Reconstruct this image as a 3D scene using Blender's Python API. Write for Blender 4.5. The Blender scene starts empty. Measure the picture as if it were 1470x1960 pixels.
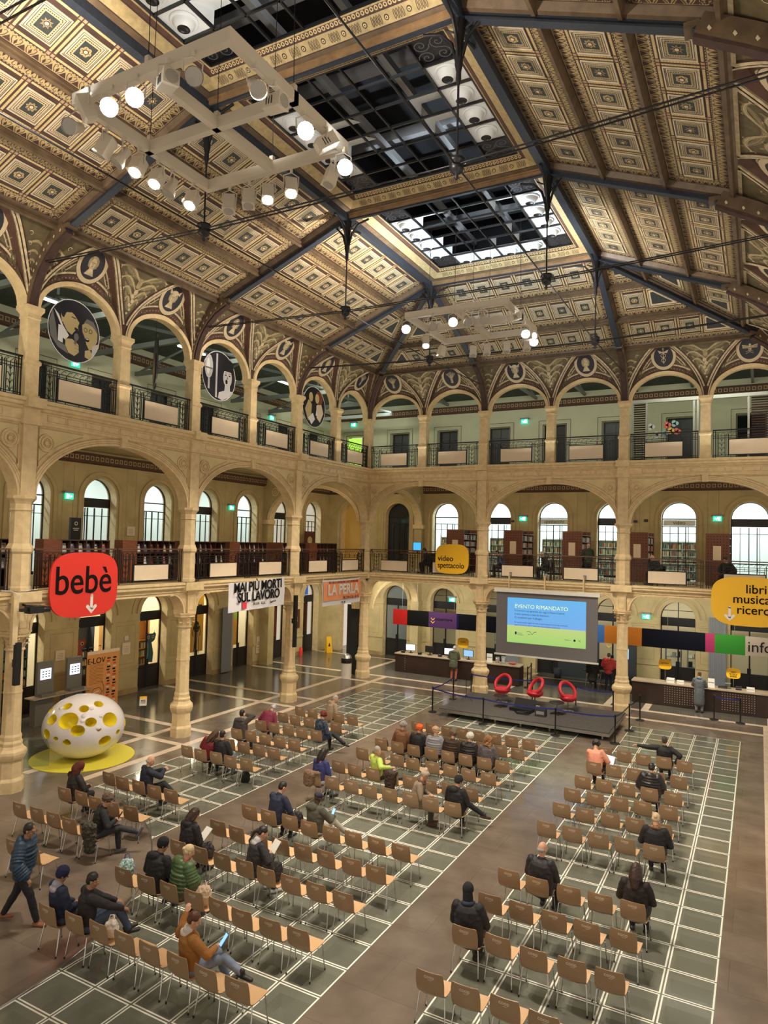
import bpy, math, random
from math import sin, cos, pi, sqrt, atan2, radians as rad
from mathutils import Vector as V3, Matrix
random.seed(7)
SC = bpy.context.scene
COL = SC.collection
# ---------------------------------------------------------------- camera
CAMP = V3((17.520, -30.422, 6.882)); FPX = 1326.72
yaw, pit, rol = -0.49743, 0.040782, 0.025028
fw = V3((sin(yaw)*cos(pit), cos(yaw)*cos(pit), sin(pit)))
r0 = V3((cos(yaw), -sin(yaw), 0)); u0 = r0.cross(fw)
rr = cos(rol)*r0 + sin(rol)*u0; uu = -sin(rol)*r0 + cos(rol)*u0
cam = bpy.data.objects.new('camera', bpy.data.cameras.new('camera')); COL.objects.link(cam)
cam.data.sensor_fit = 'HORIZONTAL'; cam.data.sensor_width = 36; cam.data.lens = FPX/1470*36
cam.data.clip_start = 0.05; cam.data.clip_end = 200
m = Matrix((rr, uu, -fw)).transposed().to_4x4(); m.translation = CAMP
cam.matrix_world = m; SC.camera = cam
# ---------------------------------------------------------------- world, exposure
SC.view_settings.view_transform = 'Standard'; SC.view_settings.look = 'None'
SC.view_settings.gamma = 1; SC.view_settings.use_curve_mapping = False
SC.view_settings.exposure = 0.8
w = bpy.data.worlds.new('world'); SC.world = w; w.use_nodes = True
w.node_tree.nodes['Background'].inputs[0].default_value = (1.0, .86, .68, 1)
w.node_tree.nodes['Background'].inputs[1].default_value = 0.40
# ---------------------------------------------------------------- lights of the hall, seen and added
def lamp(kind, loc, target, energy, color=(1, .85, .65), size=.3, sy=None, angle=60, blend=.6):
    l = bpy.data.lights.new(kind.lower()+'_light', kind); l.energy = energy; l.color = color
    if kind == 'AREA':
        l.shape = 'RECTANGLE'; l.size = size; l.size_y = sy or size
    else: l.shadow_soft_size = size
    if kind == 'SPOT': l.spot_size = rad(angle); l.spot_blend = blend
    o = bpy.data.objects.new(kind.lower()+'_light', l); COL.objects.link(o)
    o.location = loc
    if target is not None:
        o.rotation_euler = (V3(target)-V3(loc)).to_track_quat('-Z', 'Y').to_euler()
    return o
WARM = (1, .86, .67); WARM2 = (1, .80, .54); COOL = (.80, .92, 1)
# unseen area lights added at the upper cornice to wash the painted ceiling
for y in (-3, -9.3, -15.5, -21.7, -28):
    lamp('AREA', (.55, y, 10.6), (6.5, y, 16.5), 26 if y > -20 else 80, WARM, 3.0, .12)
    lamp('AREA', (18.1, y, 10.6), (12, y, 16.5), 15 if y > -20 else 38, WARM, 3.0, .12)
for x in (3.1, 9.36, 15.6):
    lamp('AREA', (x, -.55, 10.6), (x, -6.5, 16.5), 19, (.95, .97, .86), 3.0, .12)
# area lights added behind the arcades, out of view, to brighten the galleries
for i, s in enumerate((-3, 3.1, 9.3, 15.5, 21.7)):
    for z, e in ((4.9, 30), (9.75, 24), (14.1, 30)):
        c = WARM2 if z < 12 else (.95, 1, .82)
        lamp('AREA', (-.45, -s, z), (-6.4, -s, z-3.4), e, c, 3.6, .2)
for i, s in enumerate((-3, 3.1, 9.36, 15.6)):
    for z, e in ((4.9, 125), (9.75, 24), (14.1, 38)):
        c = (1, .95, .80) if z < 5 else WARM2 if z < 12 else (.95, 1, .82)
        lamp('AREA', (s, .45, z), (s, 6.4, z-3.4), e, c, 3.6, .2)
# the two hanging lighting frames throw light down on the seats and up on the vault
for cx, cy in ((9.35, -21.7), (9.35, -9.7)):
    for dx, dy, tx, ty, tz, e, a in ((-1.75, 1.0, -7, 4, 0, 2000, 75), (-1.75, -1, -7, -5, 0, 2000, 75), (1.75, 1, 6, 5, 0, 2000, 75),
                                 (1.75, -1, 6, -6, 0, 1700, 75), (0, 1.7, 0, 7, 0, 2000, 80), (-1.8, -1.6, -6, -1, 3.0, 900, 120), (1.8, .4, 6, 3, 3.0, 420, 120)):
        lamp('SPOT', (cx+dx, cy+dy, 13.45 if tz == 0 else 14.2), (cx+tx, cy+ty, tz if tz == 0 else 16.2), e, (1, .87, .70), .08, angle=a)
# added spots aimed up at the skylights, and added area lights in the roof space
lamp('SPOT', (9.35, -9.9, 14.35), (9.35, -8.6, 17.2), 900, (.80, .93, 1), .15, angle=150, blend=.5)
lamp('SPOT', (9.35, -21.5, 14.35), (9.35, -18.5, 17.2), 260, (1, .93, .82), .15, angle=130, blend=.8)
for y in (-7.2, -12.8, -19.5): lamp('AREA', (9.35, y, 19.1), (9.35, y+1, 17.5), 14, COOL, 3, .2)

# ---------------------------------------------------------------- materials
MATS = {}
def mat(name, col, rough=.6, metal=0, var=0, scale=3, emit=0, bump=0, trans=0, coat=0, stretch=None, col2=None, vc='Object', spec=.5, detail=6):
    if name in MATS: return MATS[name]
    m = bpy.data.materials.new(name); m.use_nodes = True; nt = m.node_tree; b = nt.nodes['Principled BSDF']
    b.inputs['Base Color'].default_value = (*col, 1); b.inputs['Roughness'].default_value = rough
    b.inputs['Metallic'].default_value = metal; b.inputs['Specular IOR Level'].default_value = spec
    if coat: b.inputs['Coat Weight'].default_value = coat; b.inputs['Coat Roughness'].default_value = .05
    if emit:
        b.inputs['Emission Color'].default_value = (*col, 1); b.inputs['Emission Strength'].default_value = emit*.62
    if var or bump or col2:
        tc = nt.nodes.new('ShaderNodeTexCoord'); mp = nt.nodes.new('ShaderNodeMapping')
        if stretch: mp.inputs['Scale'].default_value = stretch
        nz = nt.nodes.new('ShaderNodeTexNoise'); nz.inputs['Scale'].default_value = scale; nz.inputs['Detail'].default_value = detail
        nt.links.new(tc.outputs[vc], mp.inputs['Vector']); nt.links.new(mp.outputs[0], nz.inputs['Vector'])
        if var or col2:
            mx = nt.nodes.new('ShaderNodeMix'); mx.data_type = 'RGBA'
            c2 = col2 or tuple(max(0, c*(1-var)) for c in col); c1 = col if col2 else tuple(min(1, c*(1+var*.6)) for c in col)
            rp = nt.nodes.new('ShaderNodeMapRange'); rp.inputs['From Min'].default_value = .3; rp.inputs['From Max'].default_value = .7
            nt.links.new(nz.outputs['Fac'], rp.inputs['Value']); nt.links.new(rp.outputs[0], mx.inputs['Factor'])
            mx.inputs['A'].default_value = (*c1, 1); mx.inputs['B'].default_value = (*c2, 1)
            nt.links.new(mx.outputs['Result'], b.inputs['Base Color'])
        if bump:
            bp = nt.nodes.new('ShaderNodeBump'); bp.inputs['Strength'].default_value = bump; bp.inputs['Distance'].default_value = .01
            nt.links.new(nz.outputs['Fac'], bp.inputs['Height']); nt.links.new(bp.outputs[0], b.inputs['Normal'])
    MATS[name] = m; return m
def glassmat(name, col, mix, rough=.03):
    m = bpy.data.materials.new(name); m.use_nodes = True; nt = m.node_tree; b = nt.nodes['Principled BSDF']
    b.inputs['Base Color'].default_value = (*col, 1); b.inputs['Roughness'].default_value = rough
    t = nt.nodes.new('ShaderNodeBsdfTransparent'); t.inputs[0].default_value = (.93, .97, .93, 1)
    x = nt.nodes.new('ShaderNodeMixShader'); x.inputs[0].default_value = mix
    nt.links.new(t.outputs[0], x.inputs[1]); nt.links.new(b.outputs[0], x.inputs[2])
    nt.links.new(x.outputs[0], nt.nodes['Material Output'].inputs['Surface'])
    MATS[name] = m; return m
cream = mat('cream stone', (.72, .56, .315), .6, var=.14, scale=5, bump=.15)
cream2 = mat('cream stone line', (.46, .31, .155), .7, var=.15, scale=5)
ochrew = mat('ochre plaster', (.49, .40, .205), .75, var=.16, scale=1.5, bump=.1)
ochred = mat('ochre plaster dark', (.36, .25, .12), .75, var=.2, scale=2)
greenw = mat('pale green plaster', (.58, .58, .42), .8, var=.08, scale=1.2)
brown = mat('painted brown', (.055, .027, .021), .7, var=.3, scale=6)
ochre = mat('painted ochre', (.43, .33, .165), .65, var=.22, scale=9)
sand = mat('painted sand', (.60, .52, .37), .65, var=.15, scale=8)
yell = mat('painted yellow', (.58, .46, .24), .65, var=.15, scale=8)
slate = mat('painted slate', (.035, .042, .042), .7, var=.3, scale=9)
olive = mat('painted olive', (.115, .09, .045), .7, var=.25, scale=5)
wood = mat('painted wood moulding', (.12, .08, .047), .5, var=.35, scale=4, stretch=(1, 1, 1))
pink = mat('painted tan', (.36, .235, .15), .7, var=.15, scale=5)
iron = mat('black iron', (.018, .018, .022), .38, .5)
ironb = mat('blue black iron beam', (.03, .04, .062), .45, .3, var=.2, scale=12)
white = mat('white enamel', (.75, .74, .70), .4)
offw = mat('off white', (.68, .66, .60), .5)
black = mat('black', (.008, .008, .01), .4)
dark = mat('dark interior', (.012, .012, .016), .8)
grey = mat('grey', (.25, .25, .26), .5)
placardm = mat('cream placard', (.74, .61, .45), .5, var=.04, scale=3)
chrome = mat('chrome', (.62, .62, .62), .12, 1)
steel = mat('brushed steel', (.45, .45, .44), .35, 1)
woodr = mat('red brown wood', (.20, .062, .025), .4, var=.25, scale=4, stretch=(1, 1, 6))
glassm = glassmat('window glass', (.02, .03, .03), .12)
roomw = mat('white room wall', (.78, .84, .82), .7)
# ---------------------------------------------------------------- mesh builder
class G:
    def __init__(s, tf=None): s.v = []; s.f = []; s.mi = []; s.sm = []; s.ms = []; s.tf = tf
    def mid(s, m):
        if m not in s.ms: s.ms.append(m)
        return s.ms.index(m)
    def add(s, pts):
        n = len(s.v)
        if s.tf: s.v += [tuple(s.tf(*p)) for p in pts]
        else: s.v += [tuple(p) for p in pts]
        return n
    def face(s, pts, m, sm=False):
        n = s.add(pts); s.f.append(tuple(range(n, n+len(pts)))); s.mi.append(s.mid(m)); s.sm.append(sm)
    def faces(s, pts, fs, m, sm=False):
        n = s.add(pts); k = s.mid(m)
        for f in fs: s.f.append(tuple(n+i for i in f)); s.mi.append(k); s.sm.append(sm)
    def box(s, a, b, m):
        (x0, y0, z0), (x1, y1, z1) = a, b
        p = [(x0, y0, z0), (x1, y0, z0), (x1, y1, z0), (x0, y1, z0), (x0, y0, z1), (x1, y0, z1), (x1, y1, z1), (x0, y1, z1)]
        s.faces(p, [(0, 3, 2, 1), (4, 5, 6, 7), (0, 1, 5, 4), (1, 2, 6, 5), (2, 3, 7, 6), (3, 0, 4, 7)], m)
    def cbox(s, c, d, m): s.box((c[0]-d[0]/2, c[1]-d[1]/2, c[2]-d[2]/2), (c[0]+d[0]/2, c[1]+d[1]/2, c[2]+d[2]/2), m)
    def rings(s, R, m, sm=True, cap=True, closed=False):
        n = len(R[0]); pts = [p for r in R for p in r]; fs = []
        k = len(R)
        for i in range(k if closed else k-1):
            j = (i+1) % k
            for a in range(n):
                b = (a+1) % n; fs.append((i*n+a, i*n+b, j*n+b, j*n+a))
        s.faces(pts, fs, m, sm)
        if cap and not closed:
            s.face(list(reversed(R[0])), m); s.face(R[-1], m)
    def tube(s, path, r, m, n=8, closed=False, cap=True, sq=1):
        P = [V3(p) for p in path]; k = len(P); R = []; up = None
        for i in range(k):
            if closed: d = P[(i+1) % k]-P[i-1]
            else: d = P[min(i+1, k-1)]-P[max(i-1, 0)]
            if d.length < 1e-9: d = V3((0, 0, 1))
            d.normalize()
            if up is None:
                up = V3((0, 0, 1)) if abs(d.z) < .9 else V3((1, 0, 0))
            a = d.cross(up)
            if a.length < 1e-4: a = d.cross(V3((0, 1, 0)))
            a.normalize(); b = a.cross(d).normalized(); up = b
            q = r[i] if isinstance(r, (list, tuple)) else r
            R.append([tuple(P[i]+a*(q*cos(2*pi*j/n))+b*(q*sq*sin(2*pi*j/n))) for j in range(n)])
        s.rings(R, m, n > 4, cap, closed)
    def lathe(s, prof, m, c=(0, 0, 0), n=16, sm=True, a0=0, cap=True, sx=1, sy=1):
        R = [[(c[0]+sx*r*cos(a0+2*pi*j/n), c[1]+sy*r*sin(a0+2*pi*j/n), c[2]+z) for j in range(n)] for r, z in prof]
        s.rings(R, m, sm, cap)
    def strip(s, A, B, m, sm=False):
        n = len(A); s.faces(list(A)+list(B), [(i, i+1, n+i+1, n+i) for i in range(n-1)], m, sm)
    # 2D decoration in (u, v) at height h of the mapped surface
    def rect(s, u0, v0, u1, v1, h, m, d=0):
        if d: s.box((u0, h-d, v0), (u1, h, v1), m)
        else: s.face([(u0, h, v0), (u1, h, v0), (u1, h, v1), (u0, h, v1)], m)
    def frame(s, u0, v0, u1, v1, w, h, m, d=0):
        s.rect(u0, v0, u1, v0+w, h, m, d); s.rect(u0, v1-w, u1, v1, h, m, d)
        s.rect(u0, v0+w, u0+w, v1-w, h, m, d); s.rect(u1-w, v0+w, u1, v1-w, h, m, d)
    def poly(s, P, h, m): s.face([(u, h, v) for u, v in P], m)
    def disc(s, u, v, r, h, m, n=16, sx=1, sy=1): s.poly([(u+sx*r*cos(2*pi*i/n), v+sy*r*sin(2*pi*i/n)) for i in range(n)], h, m)
    def stroke(s, P, w, h, m, d=0, closed=False):
        k = len(P); L = []; Rr = []
        for i in range(k):
            if closed: a, b = P[i-1], P[(i+1) % k]
            else: a, b = P[max(i-1, 0)], P[min(i+1, k-1)]
            dx, dy = b[0]-a[0], b[1]-a[1]; l = sqrt(dx*dx+dy*dy) or 1
            q = (w[i] if isinstance(w, (list, tuple)) else w)/2
            L.append((P[i][0]-dy/l*q, P[i][1]+dx/l*q)); Rr.append((P[i][0]+dy/l*q, P[i][1]-dx/l*q))
        if closed: L.append(L[0]); Rr.append(Rr[0])
        f = lambda Q, hh: [(u, hh, v) for u, v in Q]
        s.strip(f(L, h), f(Rr, h), m)
        if d:
            s.strip(f(L, h), f(L, h-d), m); s.strip(f(Rr, h), f(Rr, h-d), m); s.strip(f(L, h-d), f(Rr, h-d), m)
    def ringd(s, u, v, r0, r1, h, m, n=24, d=0, sx=1, sy=1):
        A = [(u+sx*r0*cos(2*pi*i/n), h, v+sy*r0*sin(2*pi*i/n)) for i in range(n+1)]
        B = [(u+sx*r1*cos(2*pi*i/n), h, v+sy*r1*sin(2*pi*i/n)) for i in range(n+1)]
        s.strip(A, B, m)
        if d:
            s.strip(B, [(a, h-d, b) for a, _, b in B], m); s.strip(A, [(a, h-d, b) for a, _, b in A], m)
    def mesh(s, name):
        me = bpy.data.meshes.new(name); me.from_pydata(s.v, [], s.f)
        for m in s.ms: me.materials.append(m)
        me.polygons.foreach_set('material_index', s.mi); me.polygons.foreach_set('use_smooth', s.sm)
        me.update(); return me
    def build(s, name, parent=None, kind=None, loc=None, rot=None):
        o = bpy.data.objects.new(name, s.mesh(name)); COL.objects.link(o)
        if parent: o.parent = parent
        if kind: o['kind'] = kind
        if loc: o.location = loc
        if rot: o.rotation_euler = rot
        return o
def tag(o, label, cat, group=None, kind=None):
    if label:
        o['label'] = label
    if cat: o['category'] = cat
    if group: o['group'] = group
    if kind: o['kind'] = kind
    return o
def thing(name, label, cat, loc=(0, 0, 0), rz=0, group=None):
    o = bpy.data.objects.new(name, None); o.empty_display_size = .1; COL.objects.link(o)
    o.location = loc; o.rotation_euler = (0, 0, rz)
    return tag(o, label, cat, group)
def dup(root, loc, rz=None, label=None, group=None, parent=None):
    r = root.copy(); COL.objects.link(r)
    if parent is not None: r.parent = parent
    if loc is not None: r.location = loc
    if rz is not None: r.rotation_euler = (0, 0, rz)
    if label:
        r['label'] = label
    if group: r['group'] = group
    for ch in root.children:
        c = ch.copy(); COL.objects.link(c); c.parent = r
        for g in ch.children:
            d = g.copy(); COL.objects.link(d); d.parent = c
    return r
TMP = bpy.data.scenes.new('workshop')
def baked(o):
    """mesh of an unlinked object with its modifiers applied"""
    TMP.collection.objects.link(o); vl = TMP.view_layers[0]; vl.update(); dg = vl.depsgraph
    me = bpy.data.meshes.new_from_object(o.evaluated_get(dg)); bpy.data.objects.remove(o); return me
def text(name, body, size, m, parent=None, loc=(0, 0, 0), rot=(pi/2, 0, 0), align='CENTER', ext=.004, off=0, sx=1, bold=0):
    c = bpy.data.curves.new(name, 'FONT'); c.body = body; c.size = size; c.align_x = align; c.align_y = 'CENTER'
    c.extrude = ext; c.offset = bold; c.space_character = 1.0
    me = baked(bpy.data.objects.new(name, c)); bpy.data.curves.remove(c)
    me.materials.clear(); me.materials.append(m)
    if sx != 1:
        for v in me.vertices: v.co.x *= sx
    o = bpy.data.objects.new(name, me); COL.objects.link(o); o.location = loc; o.rotation_euler = rot
    if parent: o.parent = parent
    return o
# wall mappings: (s along wall from the far left corner, d into the hall, z)
ML = lambda s, d, z: (d, -s, z)
MB = lambda s, d, z: (s, -d, z)
WX = 18.72
MR = lambda s, d, z: (WX-d, -s, z)
BAY = 6.22
def arch_curve(sc, hw, zs, rise, n=20):
    return [(sc-hw*cos(pi*i/n), zs+rise*sin(pi*i/n)) for i in range(n+1)]
def arcwall(g, ops, s0, s1, z0, z1, d0, d1, m, mrev=None, n=20, back=True):
    """wall between d0 (back) and d1 (front) pierced by arched openings (sc, halfw, zbot, zspring, rise)"""
    mrev = mrev or m; e = s0
    for sc, hw, zb, zs, ri in sorted(ops)+[(None,)*5]:
        a = s1 if sc is None else sc-hw
        if a > e+1e-6:
            g.face([(e, d1, z0), (a, d1, z0), (a, d1, z1), (e, d1, z1)], m)
            if back: g.face([(e, d0, z0), (a, d0, z0), (a, d0, z1), (e, d0, z1)], m)
        if sc is None: break
        C = arch_curve(sc, hw, zs, ri, n) if ri else [(sc-hw, zs), (sc+hw, zs)]
        for d in ((d1, d0) if back else (d1,)):
            g.strip([(u, d, v) for u, v in C], [(u, d, z1) for u, v in C], m)
            if zb > z0: g.face([(sc-hw, d, z0), (sc+hw, d, z0), (sc+hw, d, zb), (sc-hw, d, zb)], m)
        P = [(sc-hw, zb)]+C+[(sc+hw, zb)]
        g.strip([(u, d1, v) for u, v in P], [(u, d0, v) for u, v in P], mrev)
        if zb > z0: g.face([(sc-hw, d0, zb), (sc+hw, d0, zb), (sc+hw, d1, zb), (sc-hw, d1, zb)], mrev)
        e = sc+hw
def archivolt(g, sc, hw, zs, rise, w, h0, h1, m, zb=None, n=24, lines=None, w2=None):
    A = arch_curve(sc, hw, zs, rise, n); B = arch_curve(sc, hw+w, zs, rise+(w2 or w), n)
    if zb is not None:
        A = [(sc-hw, zb)]+A+[(sc+hw, zb)]; B = [(sc-hw-w, zb)]+B+[(sc+hw+w, zb)]
    f = lambda Q, h: [(u, h, v) for u, v in Q]
    g.strip(f(A, h1), f(B, h1), m); g.strip(f(B, h1), f(B, h0), m); g.strip(f(A, h1), f(A, h0), m)
    for t, lw in (lines or []):
        q = [(a[0]+(b[0]-a[0])*t, a[1]+(b[1]-a[1])*t) for a, b in zip(A, B)]
        g.stroke(q, lw, h1+.003, cream2)
def mould(g, s0, s1, prof, m, cap=True):
    """horizontal moulding: prof list of (d, z)"""
    n = len(prof)
    g.faces([(s0, d, z) for d, z in prof]+[(s1, d, z) for d, z in prof], [(i, i+1, n+i+1, n+i) for i in range(n-1)], m)
    if cap:
        g.face([(s0, d, z) for d, z in prof], m); g.face([(s1, d, z) for d, z in prof], m)
ORD = ['corner', 'first', 'second', 'third', 'fourth', 'fifth', 'sixth', 'seventh', 'eighth', 'ninth']
# ================================================================ FLOOR
stone = mat('brown polished stone', (.19, .15, .12), .16, var=.28, scale=1.3, coat=.0, spec=.55)
def stone_tex(m, w, h, mort, lw, seed):
    nt = m.node_tree; b = nt.nodes['Principled BSDF']
    tc = nt.nodes.new('ShaderNodeTexCoord'); br = nt.nodes.new('ShaderNodeTexBrick')
    br.inputs['Scale'].default_value = 1; br.inputs['Brick Width'].default_value = w; br.inputs['Row Height'].default_value = h
    br.inputs['Mortar Size'].default_value = lw; br.inputs['Color1'].default_value = (1, 1, 1, 1); br.inputs['Color2'].default_value = (.84, .84, .84, 1)
    br.inputs['Mortar'].default_value = (mort, mort, mort, 1); nt.links.new(tc.outputs['Object'], br.inputs['Vector'])
    mx = nt.nodes.new('ShaderNodeMix'); mx.data_type = 'RGBA'; mx.blend_type = 'MULTIPLY'; mx.inputs['Factor'].default_value = 1
    src = b.inputs['Base Color'].links[0].from_socket
    nt.links.new(src, mx.inputs['A']); nt.links.new(br.outputs['Color'], mx.inputs['B']); nt.links.new(mx.outputs['Result'], b.inputs['Base Color'])
    nz = nt.nodes.new('ShaderNodeTexNoise'); nz.inputs['Scale'].default_value = 2.5; nz.inputs['Detail'].default_value = 8
    nt.links.new(tc.outputs['Object'], nz.inputs['Vector'])
    mr = nt.nodes.new('ShaderNodeMapRange'); r = b.inputs['Roughness'].default_value
    mr.inputs['To Min'].default_value = r*.75; mr.inputs['To Max'].default_value = r*1.6
    nt.links.new(nz.outputs['Fac'], mr.inputs['Value']); nt.links.new(mr.outputs[0], b.inputs['Roughness'])
stone_tex(stone, 1.9, .95, .72, .006, 1)
stoned = mat('dark grey polished stone', (.13, .12, .10), .12, var=.3, scale=1.0, spec=.55); stone_tex(stoned, 1.5, .75, .8, .005, 2)
band = mat('pale beige stone band', (.66, .54, .42), .25, var=.15, scale=3)
Y0 = -31.2
GL = [(1.65, 5.45, 5, -2.0), (7.13, 11.75, 6, -4.45), (13.2, 16.95, 5, -2.15)]
CC = (1.2, -24.0, 6.7)
incirc = lambda x, y: (x-CC[0])**2+(y-CC[1])**2 < CC[2]**2
g = G()
F = lambda x0, y0, x1, y1, m, z=0: g.face([(x0, y0, z), (x1, y0, z), (x1, y1, z), (x0, y1, z)], m)
# court: aisles around glass
F(-.9, Y0, 1.65, 1.0, stone); F(5.45, Y0, 7.13, -2.0, stone); F(11.75, Y0, 13.2, -2.0, stone); F(16.95, Y0, 20, -2.0, stone)
F(1.65, -2.0, 20, 1.0, stone); F(7.13, -4.45, 11.75, -2.0, stone); F(13.2, -2.15, 16.95, -2, stone)
# cells inside the round platform keep stone
for x0, x1, n, yf in GL:
    cw = (x1-x0)/n; k = 0; y = yf
    if x0 > 13: continue
    while y > Y0:
        for i in range(n):
            cx, cy = x0+cw*i, y-cw
            if all(incirc(a, b) for a in (cx, cx+cw) for b in (y, cy)): F(cx, max(cy, Y0), cx+cw, y, stone)
        y -= cw
# round platform stone disc a hair above the glass level
n = 96; ring = [(CC[0]+CC[2]*cos(2*pi*i/n), CC[1]+CC[2]*sin(2*pi*i/n)) for i in range(n)]
ring = [(max(x, -.9), max(y, Y0)) for x, y in ring]
g.face([(x, y, .006) for x, y in ring], stone)
g.build('floor', kind='structure')
g = G()
g.tube([(CC[0]+CC[2]*cos(a), CC[1]+CC[2]*sin(a), .006) for a in [(-.6+1.9*i/60) for i in range(61)]], .016, steel, 6)
g.build('trim_1', kind='structure')
g = G()
F(-7.0, Y0, -.9, 7.0, stoned); F(-.9, 1.0, 25, 7.0, stoned)
g.build('floor', kind='structure')
g = G()   # beige bands
for x in (-1.0, .78): F(x, Y0, x+.28, .8 if x > 0 else 6.4, band, .004)
for k in range(-1, 6):
    for dy in (-.92, .64):
        F(-6.4, -k*BAY+dy, -1.0 if k >= 0 else 25, -k*BAY+dy+.28, band, .0045)
F(.78, -.92, 25, -.64, band, .0046); F(-1, .64, 25, .92, band, .0042); F(17.65, Y0, 17.93, .64, band, .0043)
for k in range(1, 4):
    for dx in (-.92, .64): F(k*6.24+dx, .64, k*6.24+dx+.28, 6.4, band, .0044)
for k in range(0, 5):   # short bars in the column square
    F(-.72, -k*BAY-.92, .78, -k*BAY-.66, band, .0041); F(-.72, -k*BAY+.66, .78, -k*BAY+.92, band, .0041)
g.build('floor', kind='structure')
# glass floor
paneg = glassmat('walk on glass', (.235, .24, .195), .6, .09)
pitm = mat('pit floor', (.30, .31, .25), .6, var=.35, scale=.8)
jointm = mat('white steel joint', (.85, .85, .76), .35)
ledge = mat('grey glass ledge', (.30, .31, .26), .5)
for gi, (x0, x1, n, yf) in enumerate(GL):
    cw = (x1-x0)/n; g = G(); gp = G(); ga = G(); y = yf
    while y > Y0:
        for i in range(n):
            a, b, c, d = x0+cw*i, y-cw, x0+cw*(i+1), y
            if x0 < 13 and all(incirc(p, q) for p in (a, c) for q in (b, d)): continue
            gp.face([(a, b, 0), (c, b, 0), (c, d, 0), (a, d, 0)], paneg)
            for w, e in ((.022, .002),):
                z = .002; q = .013; t = .026
                for (p0, q0, p1, q1) in ((a+q, b+q, c-q, b+q+t), (a+q, d-q-t, c-q, d-q), (a+q, b+q+t, a+q+t, d-q-t), (c-q-t, b+q+t, c-q, d-q-t)):
                    g.face([(p0, q0, z), (p1, q0, z), (p1, q1, z), (p0, q1, z)], jointm)
            # sunk ledge under each pane
            w = .075; zz = -.10
            for (p0, q0, p1, q1) in ((a, b, c, b+w), (a, d-w, c, d), (a, b+w, a+w, d-w), (c-w, b+w, c, d-w)):
                ga.face([(p0, q0, zz), (p1, q0, zz), (p1, q1, zz), (p0, q1, zz)], ledge)
            ga.strip([(a+w, b+w, zz), (c-w, b+w, zz), (c-w, d-w, zz), (a+w, d-w, zz), (a+w, b+w, zz)], [(a+w, b+w, -.32), (c-w, b+w, -.32), (c-w, d-w, -.32), (a+w, d-w, -.32), (a+w, b+w, -.32)], ledge)
        y -= cw
    g.build('floor', kind='structure'); gp.build('floor', kind='structure')
    Q = [(x0, Y0), (x1, Y0), (x1, yf), (x0, yf), (x0, Y0)]
    ga.strip([(a, b, 0) for a, b in Q], [(a, b, -.6) for a, b in Q], pitm)
    ga.face([(x0, Y0, -.6), (x1, Y0, -.6), (x1, yf, -.6), (x0, yf, -.6)], pitm)
    ga.build('floor', kind='structure')
# ================================================================ GALLERY REAR WALLS, SLABS
WOFF = 6.4; WT = .55
def mlr(s, d, z): return (-WOFF+d, -s, z)
def mbr(s, d, z): return (s, WOFF-d, z)
SL, SB = 31.2, 25.0
kL = range(-2, 10); kB = range(-2, 8)
doorn = [0]
frieze = mat('red brown frieze', (.095, .045, .03), .7, var=.2, scale=6)
def rearwall(M, smax, name, ks):
    g = G(M)
    opsG = [(1.555+3.11*k, .80, 0, 3.42, .80) for k in ks]
    opsM = [(1.555+3.11*k, .80, 5.25, 8.32, .80) for k in ks]
    opsU = [(1.60+3.11*k, .60, 10.45, 13.3, 0) for k in ks]
    arcwall(g, opsG, -WOFF, smax, 0, 5.0, -WT, 0, ochrew, cream)
    arcwall(g, opsM, -WOFF, smax, 5.25, 10.2, -WT, 0, ochrew, cream)
    arcwall(g, opsU, -WOFF, smax, 10.45, 15.6, -WT, 0, greenw, greenw)
    for sc, hw, zb, zs, ri in opsG:
        archivolt(g, sc, hw, zs, ri, .20, 0, .05, ochrew, zb=None, lines=[(.0, .02), (.95, .03)])
        archivolt(g, sc, hw+.3, zs, ri+.3, .16, 0, .03, ochrew, lines=[(.0, .02), (.98, .02)])
    for sc, hw, zb, zs, ri in opsM:
        archivolt(g, sc, hw+.12, zs, ri+.12, .16, 0, .05, ochrew, zb=5.25, lines=[(.0, .02), (.98, .035)])
    for sc, hw, zb, zs, ri in opsU:
        for q, w in ((.05, .035), (.17, .03), (.26, .02)):
            g.frame(sc-hw-q, 10.45, sc+hw+q, zs+q, w, .01+q*.05, brown if q != .17 else sand)
    for z0, z1 in ((3.05, 3.12), (1.05, 1.14)):   # string courses of the ground wall
        for k in ks:
            a = 1.555+3.11*k+.82; mould(g, a, a+1.47, [(0, z0), (.05, z0), (.05, z1), (0, z1)], ochrew)
    for k in ks:                                  # panel and pilaster lines
        a = 1.555+3.11*k+.8
        g.frame(a+.22, 1.3, a+1.25, 2.95, .018, .004, ochred); g.rect(a, 0, a+1.51, .22, .03, ochred, .03)
        g.rect(a+.5, 5.45, a+.52, 9.6, .005, ochred); g.rect(a+.98, 5.45, a+1.0, 9.6, .005, ochred)
    # friezes under the ceilings
    for z, mm in ((9.72, frieze), (14.3, frieze)):
        mould(g, -WOFF, smax, [(0, z-.05), (.12, z), (.16, z+.06), (.16, z+.30), (.22, z+.36), (0, z+.40)], mm)
        s = -WOFF+.3
        while s < min(smax, 26):
            g.frame(s, z+.09, s+.16, z+.26, .03, .165, ochre); s += .24
    g.build(name, kind='structure')
    return opsG, opsM, opsU
LG, LM, LU = rearwall(mlr, SL, 'wall_left', kL)
BG, BM, BU = rearwall(mbr, SB, 'wall_back', kB)
g = G()
for z0, z1, mm in ((5.0, 5.25, ochrew), (10.2, 10.45, ochrew)):
    g.box((-WOFF-WT, Y0, z0), (-.2, WOFF+WT, z1), mm); g.box((-.2, .2, z0), (SB, WOFF+WT, z1), mm)
g.build('floor', kind='structure')
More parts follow.
